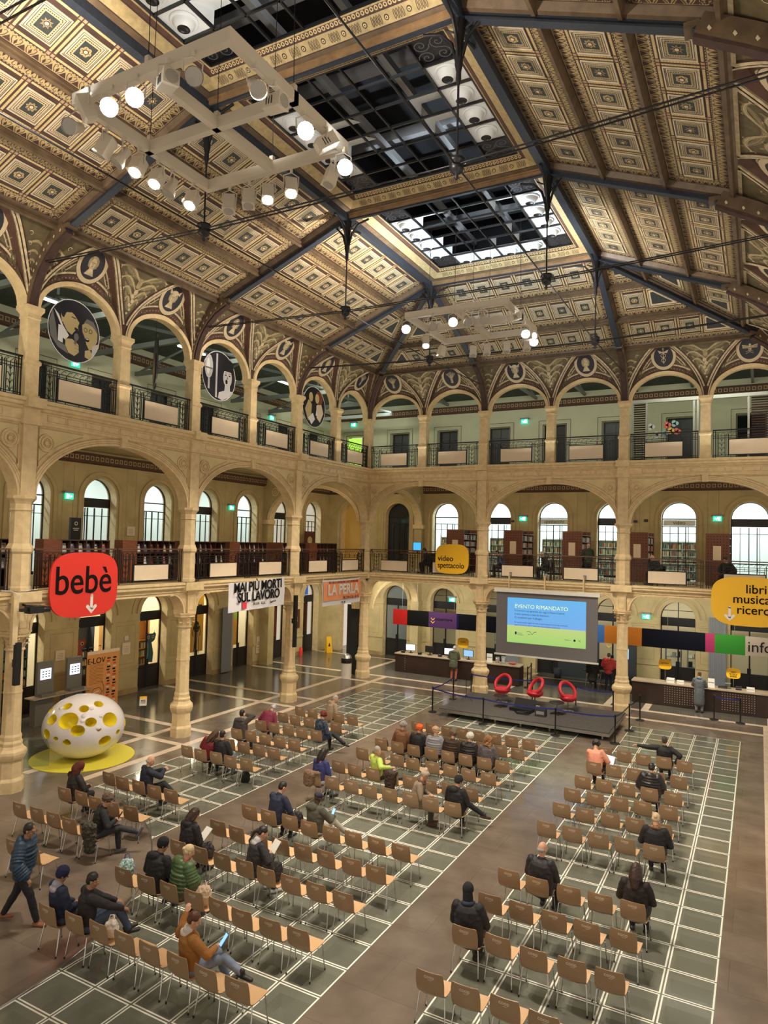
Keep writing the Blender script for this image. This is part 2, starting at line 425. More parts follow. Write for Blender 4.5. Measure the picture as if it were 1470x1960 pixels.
# upper gallery roof with pale steel trusses
g = G(); roofm = mat('dark green roof boards', (.07, .085, .08), .8, var=.2)
g.face([(-WOFF, Y0, 15.0), (0, Y0, 16.4), (0, WOFF, 16.4), (-WOFF, WOFF, 15.0)], roofm)
g.face([(0, 0, 16.4), (SB, 0, 16.4), (SB, WOFF, 15.0), (-WOFF, WOFF, 15.0)], roofm)
g.build('ceiling', kind='structure')
tr = mat('pale steel', (.24, .27, .26), .5)
for k in range(-1, 10):
    g = G(); y = -k*3.11
    g.box((-WOFF, y-.07, 13.75), (-.3, y+.07, 13.93), tr); g.tube([(-WOFF, y, 13.85), (-3.2, y, 14.75), (-.3, y, 13.9)], .06, tr, 4)
    g.tube([(-3.2, y, 15.4), (-3.2, y, 14.85)], .05, tr, 4)
    tag(g.build('roof_truss'), f'pale steel roof truss over the upper left gallery, {ORD[k+2] if k < 8 else "tenth" if k == 8 else "eleventh"} from the far end', 'truss', 'upper gallery roof trusses left')
for k in range(1, 9):
    g = G(); x = k*2.6-1
    g.box((x-.06, .3, 14.75), (x+.06, WOFF, 14.9), tr); g.tube([(x, .3, 14.9), (x, 3.2, 15.4), (x, WOFF, 14.85)], .05, tr, 4)
    tag(g.build('roof_truss'), f'pale steel roof truss over the upper back gallery, {ORD[k]} from the left', 'truss', 'upper gallery roof trusses back')
tubem = mat('lit tube lamp', (.85, 1, .95), emit=4)
for i, (x, y) in enumerate(((-3.2, -3.1), (-3.2, -9.3), (-3.2, -15.5), (-3.2, -21.7))):
    g = G(); g.box((x-.06, y-.75, 14.52), (x+.06, y+.75, 14.58), tubem); g.box((x-.09, y-.8, 14.58), (x+.09, y+.8, 14.64), tr)
    tag(g.build('tube_lamp'), f'lit tube lamp under the upper left gallery roof, {ORD[i+1]} from the far end', 'lamp', 'tube lamps of the upper left gallery')
# ================================================================ ARCADES
# octagonal / square columns
def ground_column(loc, label):
    t = thing('column', label, 'column', loc, 0, 'ground floor arcade columns')
    a = pi/8
    g = G()
    g.lathe([(.37, 0), (.37, .30), (.35, .34), (.325, .38), (.325, .78), (.34, .82), (.37, .86), (.40, .93), (.415, 1.0), (.40, 1.07), (.33, 1.13), (.29, 1.2), (.30, 1.28), (.265, 1.34), (.27, 1.44), (.245, 1.5)], cream, n=8, sm=False, a0=a)
    g.build('base', t)
    g = G(); g.lathe([(.24, 1.5), (.23, 2.6), (.218, 3.72)], cream, n=8, sm=False, a0=a); g.lathe([(.24, 2.57), (.246, 2.6), (.24, 2.63)], cream, n=8, sm=False, a0=a)
    g.build('shaft', t)
    g = G(); g.lathe([(.235, 3.70), (.26, 3.73), (.235, 3.77), (.235, 3.80), (.25, 3.95), (.29, 4.02), (.32, 4.06)], cream, n=16, a0=0)
    for i in range(8):   # curled leaves of the capital
        b = pi/4*i+pi/8; c, s_ = cos(b), sin(b)
        for r0_, z0_, hh, ww in ((.245, 3.79, .13, .045), (.25, 3.92, .12, .04)):
            P = [(r0_, z0_), (r0_+.03, z0_+hh*.6), (r0_+.07, z0_+hh), (r0_+.10, z0_+hh*.85), (r0_+.09, z0_+hh*.65)]
            g.strip([(c*r+s_*ww, s_*r-c*ww, z) for r, z in P], [(c*r-s_*ww, s_*r+c*ww, z) for r, z in P], cream)
    g.lathe([(.32, 4.05), (.37, 4.08), (.37, 4.14), (.40, 4.17), (.40, 4.22)], cream, n=8, sm=False, a0=a)
    g.build('capital', t)
    return t
def mid_column(loc, label):
    t = thing('column', label, 'column', loc, 0, 'middle gallery columns'); a = pi/8
    g = G(); g.lathe([(.32, 5.28), (.32, 5.38), (.30, 5.42), (.295, 6.28)], cream, n=8, sm=False, a0=a)
    g.lathe([(.30, 6.28), (.345, 6.34), (.35, 6.42), (.31, 6.5), (.285, 6.55)], cream, n=8, sm=False, a0=a)
    g.build('pedestal', t)
    g = G(); g.lathe([(.275, 6.52), (.262, 7.45)], cream, n=8, sm=False, a0=a); g.build('shaft', t)
    g = G(); g.lathe([(.27, 7.42), (.295, 7.45), (.27, 7.49), (.265, 7.62), (.30, 7.68), (.355, 7.74), (.37, 7.76), (.37, 7.84)], cream, n=8, sm=False, a0=a); g.build('capital', t)
    return t
def upper_column(loc, label):
    t = thing('column', label, 'column', loc, 0, 'upper gallery columns')
    g = G(); g.cbox((0, 0, 10.92), (.40, .40, .98), cream); g.cbox((0, 0, 10.5), (.46, .46, .14), cream)
    mp = [(.20, 11.38), (.235, 11.42), (.235, 11.48), (.20, 11.54)]
    g.lathe([(r*1.414, z) for r, z in mp], cream, n=4, sm=False, a0=pi/4); g.build('pedestal', t)
    g = G(); g.lathe([(.185*1.414, 11.5), (.175*1.414, 12.68)], cream, n=4, sm=False, a0=pi/4); g.build('shaft', t)
    g = G(); g.lathe([(r*1.414, z) for r, z in ((.185, 12.64), (.20, 12.67), (.185, 12.71), (.19, 12.78), (.235, 12.86), (.255, 12.88), (.255, 12.99))], cream, n=4, sm=False, a0=pi/4); g.build('capital', t)
    return t
cg = ground_column((0, 0, 0), 'octagonal cream stone column at the far left corner of the ground arcade')
cm = mid_column((0, 0, 0), 'cream column at the far left corner of the middle gallery')
cu = upper_column((0, 0, 0), 'cream column at the far left corner of the upper gallery')
DL = {1: 'behind the white and orange banners', 2: 'beside the dome sculpture, nearer the banners', 3: 'at the left edge carrying the black camera rig', 4: 'beyond the left edge'}
for i in range(1, 4):
    dup(cg, (0, -BAY*i, 0), label=f'octagonal cream column of the left ground arcade, {ORD[i]} from the corner, {DL[i]}')
    dup(cm, (0, -BAY*i, 0), label=f'cream middle gallery column on the left side, {ORD[i]} from the far corner')
for i in range(1, 4):
    w_ = {1: 'left of the projection screen', 2: 'right of the projection screen', 3: 'beyond the right edge'}[i]
    if i < 3: dup(cg, (6.24*i, 0, 0), label=f'octagonal cream stone column of the back ground arcade {w_}')
    if i < 3: dup(cm, (6.24*i, 0, 0), label=f'cream middle gallery column on the back side, above the one {w_}')
for i in range(1, 7): dup(cu, (0, -3.11*i, 0), label=f'cream upper gallery column on the left side, {ORD[i]} from the far corner')
for i in range(1, 6): dup(cu, (3.12*i, 0, 0), label=f'cream upper gallery column on the back side, {ORD[i]} from the far corner')
dup(cu, (0, -3.11*7, 0), label='cream upper gallery column on the left side, seventh from the far corner')

def bracket_beam(M, s0, s1, cols, name):
    g = G(M)
    # lintel and cornice of the ground arcade
    g.box((s0, -.2, 4.86), (s1, .2, 5.0), cream)
    mould(g, s0, s1, [(.2, 4.86), (.22, 4.86), (.22, 4.93), (.26, 4.96), (.26, 5.02), (.30, 5.05), (.36, 5.10), (.36, 5.17), (.40, 5.2), (.40, 5.28), (0, 5.28), (0, 4.9)], cream)
    for z, d in ((4.945, .225), (5.035, .265), (5.18, .365)): g.rect(s0, z, s1, z+.012, d+.004, cream2)
    for c in cols:
        for sg in (-1, 1):
            C = [(0, 4.22), (sg*.30, 4.22)]
            n = 10
            arc = [(sg*(.30+.55*(1-cos(pi/2*i/n))), 4.22+.64*sin(pi/2*i/n)) for i in range(n+1)]
            P = arc
            for d in (.21, -.21): g.strip([(c, d, z) for u, z in P], [(c+u, d, z) for u, z in P], cream)
            g.strip([(c+u, .24, z) for u, z in P], [(c+u, -.24, z) for u, z in P], cream)
            Q = [(u+sg*-.07, z+.03) for u, z in P]
            g.strip([(c+u, .24, z) for u, z in P], [(c+u, .24, z) for u, z in Q], cream)
            g.stroke([(c+u, z) for u, z in Q], .015, .242, cream2)
            g.cbox((c+sg*.87, 0, 4.85), (.14, .5, .04), cream)
        g.box((c-.17, .0, 4.22), (c+.17, .3, 4.9), cream); g.box((c-.22, .0, 4.86), (c+.22, .33, 5.0), cream)
        g.frame(c-.12, 4.3, c+.12, 4.8, .015, .304, cream2)
        g.box((c-.42, .0, 5.0), (c+.42, .44, 5.28), cream)
    g.build(name, kind='structure')
bracket_beam(ML, -.2, 31.2, [BAY*i for i in range(0, 6)], 'trim_2')
bracket_beam(MB, -.2, 25, [6.24*i for i in range(0, 4)], 'trim_3')
def mid_arcade(M, s0, s1, ncol, bay, name, k0=0):
    g = G(M)
    ops = [(bay*(i+.5), bay/2-.27, 7.84, 7.84, 1.72) for i in range(k0, ncol)]
    arcwall(g, ops, s0, s1, 7.84, 10.45, -.22, .16, cream, cream, n=32)
    wallp = mat('yellow cream panel', (.70, .575, .31), .65, var=.08, scale=3)
    for sc, hw, zb, zs, ri in ops:
        archivolt(g, sc, hw, zs, ri, .20, .16, .21, cream, n=40, lines=[(.35, .018), (.65, .015), (1.0, .02)])
        # key block
        g.box((sc-.11, .16, 9.52), (sc+.11, .3, 9.86), cream); g.box((sc-.15, .16, 9.80), (sc+.15, .32, 9.86), cream)
        # spandrel panels following the arch
        for sg in (-1, 1):
            A = [(sc+sg*(hw+.34)*cos(a), 7.84+(ri+.30)*sin(a)) for a in [rad(28+ (78-28)*i/14) for i in range(15)]]
            A = [(u, z) for u, z in A if z < 9.7]
            xe = sc+sg*(bay/2-.30)
            T = [(u, 9.72) for u, z in A]
            g.strip([(u, .165, z) for u, z in A], [(u, .165, z) for u, z in T], wallp)
            e = [(xe, A[0][1]-.5), (xe, 9.72)]
            g.face([(A[0][0], .165, A[0][1]), (A[0][0], .165, 9.72), (xe, .165, 9.72), (xe, .165, A[0][1]-.12)], wallp)
            g.stroke([(xe, A[0][1]-.12)]+A, .022, .172, cream2); g.stroke([(xe, A[0][1]-.12), (xe, 9.72), (A[-1][0], 9.72)], .022, .172, cream2)
    for i in range(0, ncol+1):
        c = bay*i
        g.box((c-.22, .16, 7.84), (c+.22, .24, 10.05), cream); g.stroke([(c-.22, 7.9), (c-.22, 9.75)], .014, .243, cream2); g.stroke([(c+.22, 7.9), (c+.22, 9.75)], .014, .243, cream2)
        g.box((c-.27, .16, 9.76), (c+.27, .32, 9.9), cream); g.box((c-.27, .16, 10.2), (c+.27, .50, 10.47), cream); g.box((c-.24, .16, 9.9), (c+.24, .29, 10.2), cream)
        for sg in (-1, 1):
            if c+sg*.45 < s0+.3: continue
            for r_, h_ in ((.25, .20), (.17, .215)):
                g.ringd(c+sg*.53, 9.33, r_-.035, r_, h_, cream, 20, .05)
                g.ringd(c+sg*.53, 9.33, r_, r_+.012, .168, cream2, 20)
            g.disc(c+sg*.53, 9.33, .215, .175, cream, 20)
            for q in range(12):
                a = pi/6*q; g.stroke([(c+sg*.53+.09*cos(a), 9.33+.09*sin(a)), (c+sg*.53+.14*cos(a), 9.33+.14*sin(a))], .012, .18, cream2)
            g.disc(c+sg*.53, 9.33, .065, .2, cream, 10); g.ringd(c+sg*.53, 9.33, .065, .08, .19, cream2, 12)
    mould(g, s0, s1, [(.16, 9.76), (.20, 9.76), (.22, 9.80), (.22, 9.86), (.19, 9.88), (.19, 10.14), (.24, 10.17), (.28, 10.22), (.34, 10.25), (.34, 10.33), (.40, 10.36), (.42, 10.45), (-.2, 10.45)], cream, False)
    for z, d in ((9.78, .215), (10.155, .225), (10.235, .31), (10.34, .36)): g.rect(s0, z, s1, z+.012, d+.006, cream2)
    s = s0+.3
    while s < s1-.5:     # frieze panels
        c = s+.3; near = min(abs(c-bay*i) for i in range(-1, ncol+2))
        if near > .5: g.frame(s+.02, 9.92, s+.60, 10.11, .014, .194, cream2); g.rect(s+.34, 9.95, s+.56, 10.08, .2, cream, .01)
        s += .622
    g.build(name, kind='structure')
mid_arcade(ML, -.16, 31.2, 5, BAY, 'trim_4'); mid_arcade(MB, -.16, 25, 4, 6.24, 'trim_5')
# cross arches closing the corner bay
for M_, nm in ((lambda s, d, z: (-s, -d, z), 'trim_6'), (lambda s, d, z: (d, s, z), 'trim_7')):
    g = G(M_)
    arcwall(g, [(3.2, 2.75, 7.84, 7.84, 1.7)], .16, 6.4, 7.84, 10.2, -.18, .18, ochrew, cream, n=28)
    archivolt(g, 3.2, 2.75, 7.84, 1.7, .18, .18, .22, cream, n=28, lines=[(.4, .016), (1, .02)])
    for c in (.75, 5.65):
        g.ringd(c, 9.35, .17, .24, .2, cream, 20, .04); g.ringd(c, 9.35, .06, .1, .2, cream, 12, .03)
    g.box((5.95, -.3, 7.6), (6.4, .3, 7.84), cream); g.box((6.05, -.22, 5.25), (6.4, .22, 7.6), ochrew)
    arcwall(g, [(3.2, 2.6, 3.4, 3.4, 1.3)], .16, 6.4, 3.4, 5.0, -.18, .18, ochrew, cream, n=28)
    archivolt(g, 3.2, 2.6, 3.4, 1.3, .16, .18, .21, cream, n=28, lines=[(.5, .016)])
    g.box((5.8, -.25, 0), (6.4, .25, 3.4), ochrew)
    g.build(nm, kind='structure')
# ================================================================ BALUSTRADES
ironr = mat('brown black wrought iron', (.028, .020, .018), .4, .4)
railm = mat('brown handrail', (.10, .045, .028), .35)
def spiral(cx, cz, r, turns, a0, n=14, sg=1, r1=.008):
    return [(cx+(r1+(r-r1)*(i/n))*cos(a0+sg*turns*2*pi*(1-i/n)), cz+(r1+(r-r1)*(i/n))*sin(a0+sg*turns*2*pi*(1-i/n))) for i in range(n+1)]
def balustrade(irn, label_unused, hw=1.30, mid=False):
    """local: x along, z up from slab, y = hall side (neg)"""
    t = bpy.data.objects.new('balustrade', None); COL.objects.link(t)
    tf = lambda u, h, v: (u, -h, v)
    g = G(tf)
    top = 1.12
    g.box((-hw, -.035, top-.03), (hw, .035, top+.015), railm if mid else irn); g.build('handrail', t)
    g = G(tf)
    B = lambda u0, v0, u1, v1, w=.022: g.stroke([(u0, v0), (u1, v1)], w, .011, irn, .022)
    for z in (.06, .12, .80, .88, 1.03): B(-hw, z, hw, z, .02)
    for u in (-hw+.02, -hw+.10, hw-.10, hw-.02): B(u, 0, u, top, .026)
    g.build('frame', t)
    # scroll posts
    for c in ((-.98, .98) if not mid else (-1.02, .98)):
        g = G(tf)
        for u in (-.16, -.11, .11, .16): B(c+u, .06, c+u, .96, .018)
        B(c, .1, c, .92, .012)
        for k in range(4):
            z = .18+.19*k
            for sg in (-1, 1):
                g.stroke([(c, z-.07)]+[(c+sg*.085-sg*(.045*(1-i/9))*cos(sg*0+3.9*(i/9)*1.5), z+.02+.045*(1-i/9)*sin(3.9*(i/9)*1.5)) for i in range(10)], .014, .008, irn, .014)
        g.build('scroll_panel', t)
    g = G(tf)
    for u in (-.74, .74): B(u, .06, u, .96, .03); B(u*.92, .12, u*.92, .88, .016)
    g.frame(-.68, .16, .68, .74, .02, .011, irn, .02)
    for u in (-.45, 0, .45): B(u, .74, u, .88, .016); B(u, .06, u, .16, .016)
    k = 0; u = -hw+.18
    while u < hw-.15:      # running scrolls under the handrail
        g.stroke([(u-.1, .90), (u-.02, 1.0)]+[(u+.035-(.03*(1-i/7))*cos(5*(i/7)), .975+.03*(1-i/7)*sin(5*(i/7))) for i in range(8)], .012, .008, irn, .012); u += .2
    g.build('lattice', t)
    g = G(tf); g.box((-.71, .02, .12 if mid else .14), (.71, .05, .60 if mid else .72), placardm)
    g.box((-.75, .0, .08 if mid else .10), (.75, .03, .64 if mid else .76), iron); g.build('placard', t)
    return t
bu = balustrade(iron, ''); bm = balustrade(ironr, '', hw=1.36, mid=True)
firstu = [True]; firstm = [True]
def place_bal(proto, flag, loc, rz, label, group):
    if flag[0]:
        flag[0] = False; proto.location = loc; proto.rotation_euler = (0, 0, rz); tag(proto, label, 'balustrade', group); return proto
    o = dup(proto, loc, rz, label, group); o['category'] = 'balustrade'; return o
for i in range(7):
    place_bal(bu, firstu, (.12, -3.11*(i+.5), 10.46), pi/2, f'black scrolled iron balustrade with cream board, upper gallery left side, {["first","second","third","fourth","fifth","sixth","seventh"][i]} from the far corner', 'upper gallery balustrades')
for i in range(6):
    place_bal(bu, firstu, (3.12*(i+.5), -.12, 10.46), 0, f'black scrolled iron balustrade with cream board, upper gallery back side, {["first","second","third","fourth","fifth","sixth"][i]} from the far corner', 'upper gallery balustrades')
for i in range(7):
    place_bal(bm, firstm, (.12, -BAY*(i//2)-(1.72 if i % 2 == 0 else 4.5), 5.29), pi/2, f'brown black iron balustrade with cream board, middle gallery left side, {["first","second","third","fourth","fifth","sixth","seventh"][i]} from the far corner', 'middle gallery balustrades')
for i in range(6):
    place_bal(bm, firstm, (6.24*(i//2)+(1.72 if i % 2 == 0 else 4.52), -.12, 5.29), 0, f'brown black iron balustrade with cream board, middle gallery back side, {["first","second","third","fourth","fifth","sixth"][i]} from the far corner', 'middle gallery balustrades')
# ================================================================ PAINTED CEILING
Z0c, DC, ZC = 12.98, 1.1, 15.05
HC = ZC-Z0c
AS = math.atan(.395); CA, SA = cos(AS), sin(AS); VS = (6.2-DC)/CA
Uo = lambda t: DC*max(0, t)**2.3
bo = lambda t: 1.45*max(0, 1-t**1.7)**.75
def slope(M): return lambda s, h, v: M(s, DC+v*CA+h*SA, ZC+v*SA-h*CA)
def leaf_run(g, a, b, w, h):
    """painted leaf moulding from a to b (2D), w wide to its left"""
    L = sqrt((b[0]-a[0])**2+(b[1]-a[1])**2); ux, uy = (b[0]-a[0])/L, (b[1]-a[1])/L; nx, ny = -uy, ux
    T = lambda p, q: (a[0]+ux*p+nx*q, a[1]+uy*p+ny*q)
    g.poly([T(0, 0), T(L, 0), T(L, w), T(0, w)], h, ochre)
    g.poly([T(0, w*.90), T(L, w*.90), T(L, w), T(0, w)], h+.006, brown)
    g.poly([T(0, 0), T(L, 0), T(L, w*.07), T(0, w*.07)], h+.006, brown)
    n = max(1, round(L/.30)); q = L/n
    for i in range(n):
        c = q*(i+.5); k = q/.3
        g.poly([T(c-.15*k, w*.12), T(c-.07*k, w*.12), T(c-.15*k, w*.62)], h+.006, brown); g.poly([T(c+.15*k, w*.12), T(c+.07*k, w*.12), T(c+.15*k, w*.62)], h+.006, brown)
        for sg in (-1, 1):
            g.stroke([T(c+sg*.035*k, w*.14), T(c+sg*.085*k, w*.42), T(c+sg*.10*k, w*.72), T(c+sg*.05*k, w*.82), T(c+sg*.035*k, w*.66)], .017, h+.008, brown)
        g.poly([T(c, w*.12), T(c+.03*k, w*.38), T(c, w*.68), T(c-.03*k, w*.38)], h+.008, brown)
    m_ = max(1, int(L/.075))
    for i in range(m_): g.poly([T(L/m_*(i+.2), w*.93), T(L/m_*(i+.7), w*.93), T(L/m_*(i+.7), w*.97), T(L/m_*(i+.2), w*.97)], h+.009, sand)
def rosette(g, u, v, r, h, kind):
    n = 8 if kind % 3 != 1 else 6
    P = []
    for i in range(n*4):
        a = 2*pi*i/(n*4); q = [1, .86, .62, .86][i % 4] if kind % 3 == 0 else [1, .95, .8, .95][i % 4] if kind % 3 == 1 else [1, .7, .5, .7][i % 4]
        P.append((u+r*q*cos(a), v+r*q*sin(a)))
    g.poly(P, h, ochre); g.disc(u, v, r*.5, h+.004, brown, 10); g.disc(u, v, r*.34, h+.008, sand, 8)
    for i in range(n):
        a = 2*pi*i/n; g.stroke([(u+r*.5*cos(a), v+r*.5*sin(a)), (u+r*.8*cos(a), v+r*.8*sin(a))], .012, h+.004, brown)
def coffer(g, u0, v0, w, hh, kind):
    """one painted coffer cell"""
    b = .10
    g.rect(u0, v0, u0+w, v0+hh, .012, brown)
    # corner squares
    for a, c in ((u0, v0), (u0+w-b, v0), (u0, v0+hh-b), (u0+w-b, v0+hh-b)):
        g.rect(a+.012, c+.012, a+b-.012, c+b-.012, .018, pink)
        g.rect(a+.045, c+.03, a+b-.045, c+b-.03, .021, yell)
    for k, (a, c, e, f) in enumerate(((u0+b+.01, v0+.022, u0+w-b-.01, v0+b-.022), (u0+b+.01, v0+hh-b+.022, u0+w-b-.01, v0+hh-.022), (u0+.022, v0+b+.01, u0+b-.022, v0+hh-b-.01), (u0+w-b+.022, v0+b+.01, u0+w-.022, v0+hh-b-.01))):
        g.rect(a, c, e, f, .016, ochre)
        L = (e-a) if k < 2 else (f-c); n = int(L/.055)
        for i in range(n):
            p = L/n*(i+.18); q = L/n*(i+.82)
            if k < 2: g.rect(a+p, c+.008, a+q, f-.008, .02, yell)
            else: g.rect(a+.008, c+p, e-.008, c+q, .02, yell)
    cu, cv = u0+w/2, v0+hh/2; s = min(w, hh)/2-b-.01
    su = s; sv = s+(hh-w)/2*.35
    h = .014
    g.frame(cu-su, cv-sv, cu+su, cv+sv, .02, h+.022, sand, .02)
    su -= .035; sv -= .035
    g.rect(cu-su-.0, cv-sv, cu+su, cv+sv, h+.004, sand)
    for i, (d_, w_, mm) in enumerate(((.012, .012, brown), (.05, .014, brown), (.085, .035, ochre))):
        g.frame(cu-su+d_, cv-sv+d_, cu+su-d_, cv+sv-d_, w_, h+.008+.003*i, mm)
    a = su-.10; c = sv-.10; n = 9
    for i in range(n):
        p = -a+2*a*(i+.5)/n; q = -c+2*c*(i+.5)/n; e = .011
        for x_, y_ in ((p, -c), (p, c), (-a, q), (a, q)): g.rect(cu+x_-e, cv+y_-e, cu+x_+e, cv+y_+e, h+.018, brown)
    a = su-.13; c = sv-.13
    g.rect(cu-a, cv-c, cu+a, cv+c, h+.016, slate); g.frame(cu-a, cv-c, cu+a, cv+c, .008, h+.02, sand)
    rosette(g, cu, cv, min(a, c)*.74, h+.022, kind)
def panel(M, s0, s1, hipL=False, hipR=False, name='ceiling'):
    g = G(slope(M))
    dv = lambda v: DC+v*CA
    lo = lambda v: (s0+dv(v) if hipL else s0); hi = lambda v: (s1-dv(v) if hipR else s1)
    g.poly([(lo(0), 0), (hi(0), 0), (hi(VS), VS), (lo(VS), VS)], 0, olive)
    R = VS/3; LW = .27
    for r in range(3):
        v0 = r*R; v1 = v0+R
        # purlin moulding
        g.box((lo(v0)+.05, .0, v0-.04), (hi(v0)-.05, .20, v0+.04), wood); g.box((lo(v0)+.05, .0, v0+.04), (hi(v0)-.05, .10, v0+.085), wood)
        a0, a1 = lo(v0)+.19, hi(v0)-.19; b0, b1 = lo(v1)+.19, hi(v1)-.19
        va, vb = v0+.09, v1-.06
        # base leaf run, top leaf run, ends
        e = .0
        leaf_run(g, (a0, va), (a1, va), LW, .006)
        leaf_run(g, (b1-(LW if hipR else 0), vb), (b0+(LW if hipL else 0), vb), LW, .006)
        for hip, x0, x1, sg in ((hipL, a0, b0, 1), (hipR, a1, b1, -1)):
            p, q = ((x0, va), (x1, vb))
            if sg > 0: leaf_run(g, q, p, LW, .009)
            else: leaf_run(g, p, q, LW, .009)
        c0 = max(lo(v1-.06-LW), lo(v0))+.19+LW+(.06 if hipL else 0); c1 = min(hi(v1-.06-LW), hi(v0))-.19-LW-(.06 if hipR else 0)
        cw = .885 if (hipL or hipR) else (c1-c0)/6
        n = int((c1-c0)/cw+.001)
        if hipL: c0 = c1-n*cw
        ch = vb-va-2*LW
        for i in range(n): coffer(g, c0+i*cw, va+LW, cw, ch, i+r)
        for hip, sg in ((hipL, -1), (hipR, 1)):   # painted triangle left beside the hip
            if not hip: continue
            x = c0 if sg < 0 else c0+n*cw
            f = (lambda v: lo(v)+.19+LW*1.25) if sg < 0 else (lambda v: hi(v)-.19-LW*1.25)
            P = [(x, va+LW), (f(va+LW), va+LW), (f(vb-LW), vb-LW), (x, vb-LW)]
            cx = sum(p[0] for p in P)/4; cy = sum(p[1] for p in P)/4
            for k, mm in ((1, brown), (.93, yell), (.82, brown), (.76, sand), (.58, brown), (.52, slate)):
                g.poly([(cx+(p[0]-cx)*k, cy+(p[1]-cy)*k) for p in P], .012+.004*(1-k)*8, mm)
        # side mouldings along trusses
        for hip, x0, x1, sg in ((hipL, lo(v0), lo(v1), 1), (hipR, hi(v0), hi(v1), -1)):
            g.faces([(x0, 0, v0), (x0, .16, v0), (x0+sg*.12, .14, v0), (x0+sg*.19, 0, v0), (x1, 0, v1), (x1, .16, v1), (x1+sg*.12, .14, v1), (x1+sg*.19, 0, v1)], [(0, 1, 5, 4), (1, 2, 6, 5), (2, 3, 7, 6)], wood)
    g.box((lo(VS)+.05, 0, VS-.08), (hi(VS)-.05, .14, VS), wood)
    g.build(name, kind='structure')
panel(ML, 0, BAY, hipL=True)
for k in range(1, 5): panel(ML, BAY*k, BAY*(k+1))
panel(MB, 0, 6.24, hipL=True); panel(MB, 6.24, 12.48); panel(MB, 12.48, WX, hipR=True)
RIGHT = (1.72, 15.05+.395*.62)
keep = (DC, ZC, HC, VS); DC, ZC = RIGHT; HC = ZC-Z0c; VS = (6.2-DC)/CA
panel(MR, 0, BAY, hipL=True)
for k in range(1, 5): panel(MR, BAY*k, BAY*(k+1))
DC, ZC, HC, VS = keep
# ---------------------------------------------------------------- coving with lunettes
med_dark = mat('medallion dark blue', (.022, .024, .034), .6, var=.2, scale=5)
figm = mat('painted figure', (.56, .46, .30), .65, var=.3, scale=9)
leafm = mat('painted acanthus', (.36, .29, .16), .65, var=.3, scale=8)
olive2 = mat('painted dark leaf', (.20, .16, .085), .7, var=.3, scale=9)
def scroll(g, u, v, r, sg, a0, h, m, w=.02):
    g.stroke([(u+sg*r*(1-i/12*.85)*cos(a0+4.6*i/12), v+r*(1-i/12*.85)*sin(a0+4.6*i/12)) for i in range(13)], [w*(1-i/16) for i in range(13)], h, m)
def plant(g, u, v, H, W, h):
    """acanthus plant: foot at (u, v)"""
    for sg in (-1, 1):
        for k in range(4):
            z = v+H*(.25+.19*k); ww = W*(.25+.22*k)
            P = [(u+sg*ww*t_*(1.15-.15*t_), z+H*(.22*sin(t_*2.4)+.02*t_)) for t_ in [i/7 for i in range(8)]]
            g.stroke(P, [.03+.04*sin(pi*i/7) for i in range(8)], h, leafm); g.stroke(P, .012, h+.004, figm)
            scroll(g, P[-1][0], P[-1][1]-.03, .055, sg, 1.2, h+.004, figm, .018)
    for sg in (-1, 1):
        for k in range(5):
            z = v+H*(.16+.17*k); ww = W*(.16+.17*k); P = [(u+sg*ww*t_, z+H*(.05+.20*t_*t_)) for t_ in [i/6 for i in range(7)]]
            g.stroke(P, [.05+.05*sin(pi*i/6) for i in range(7)], h-.006, olive2); g.stroke(P, .01, h-.003, leafm)
            scroll(g, u+sg*ww*.55, z+H*.2, .05, -sg, .4, h+.002, leafm, .02)
    for i in range(6): g.disc(u+.03*(-1)**i, v+H*(.12+.1*i), .035+.008*i, h+.006, figm, 8)
    g.disc(u, v+H*.8, .09, h+.008, leafm, 10, 1, 1.5); g.disc(u, v+H*.8, .05, h+.01, figm, 8, 1, 1.6)
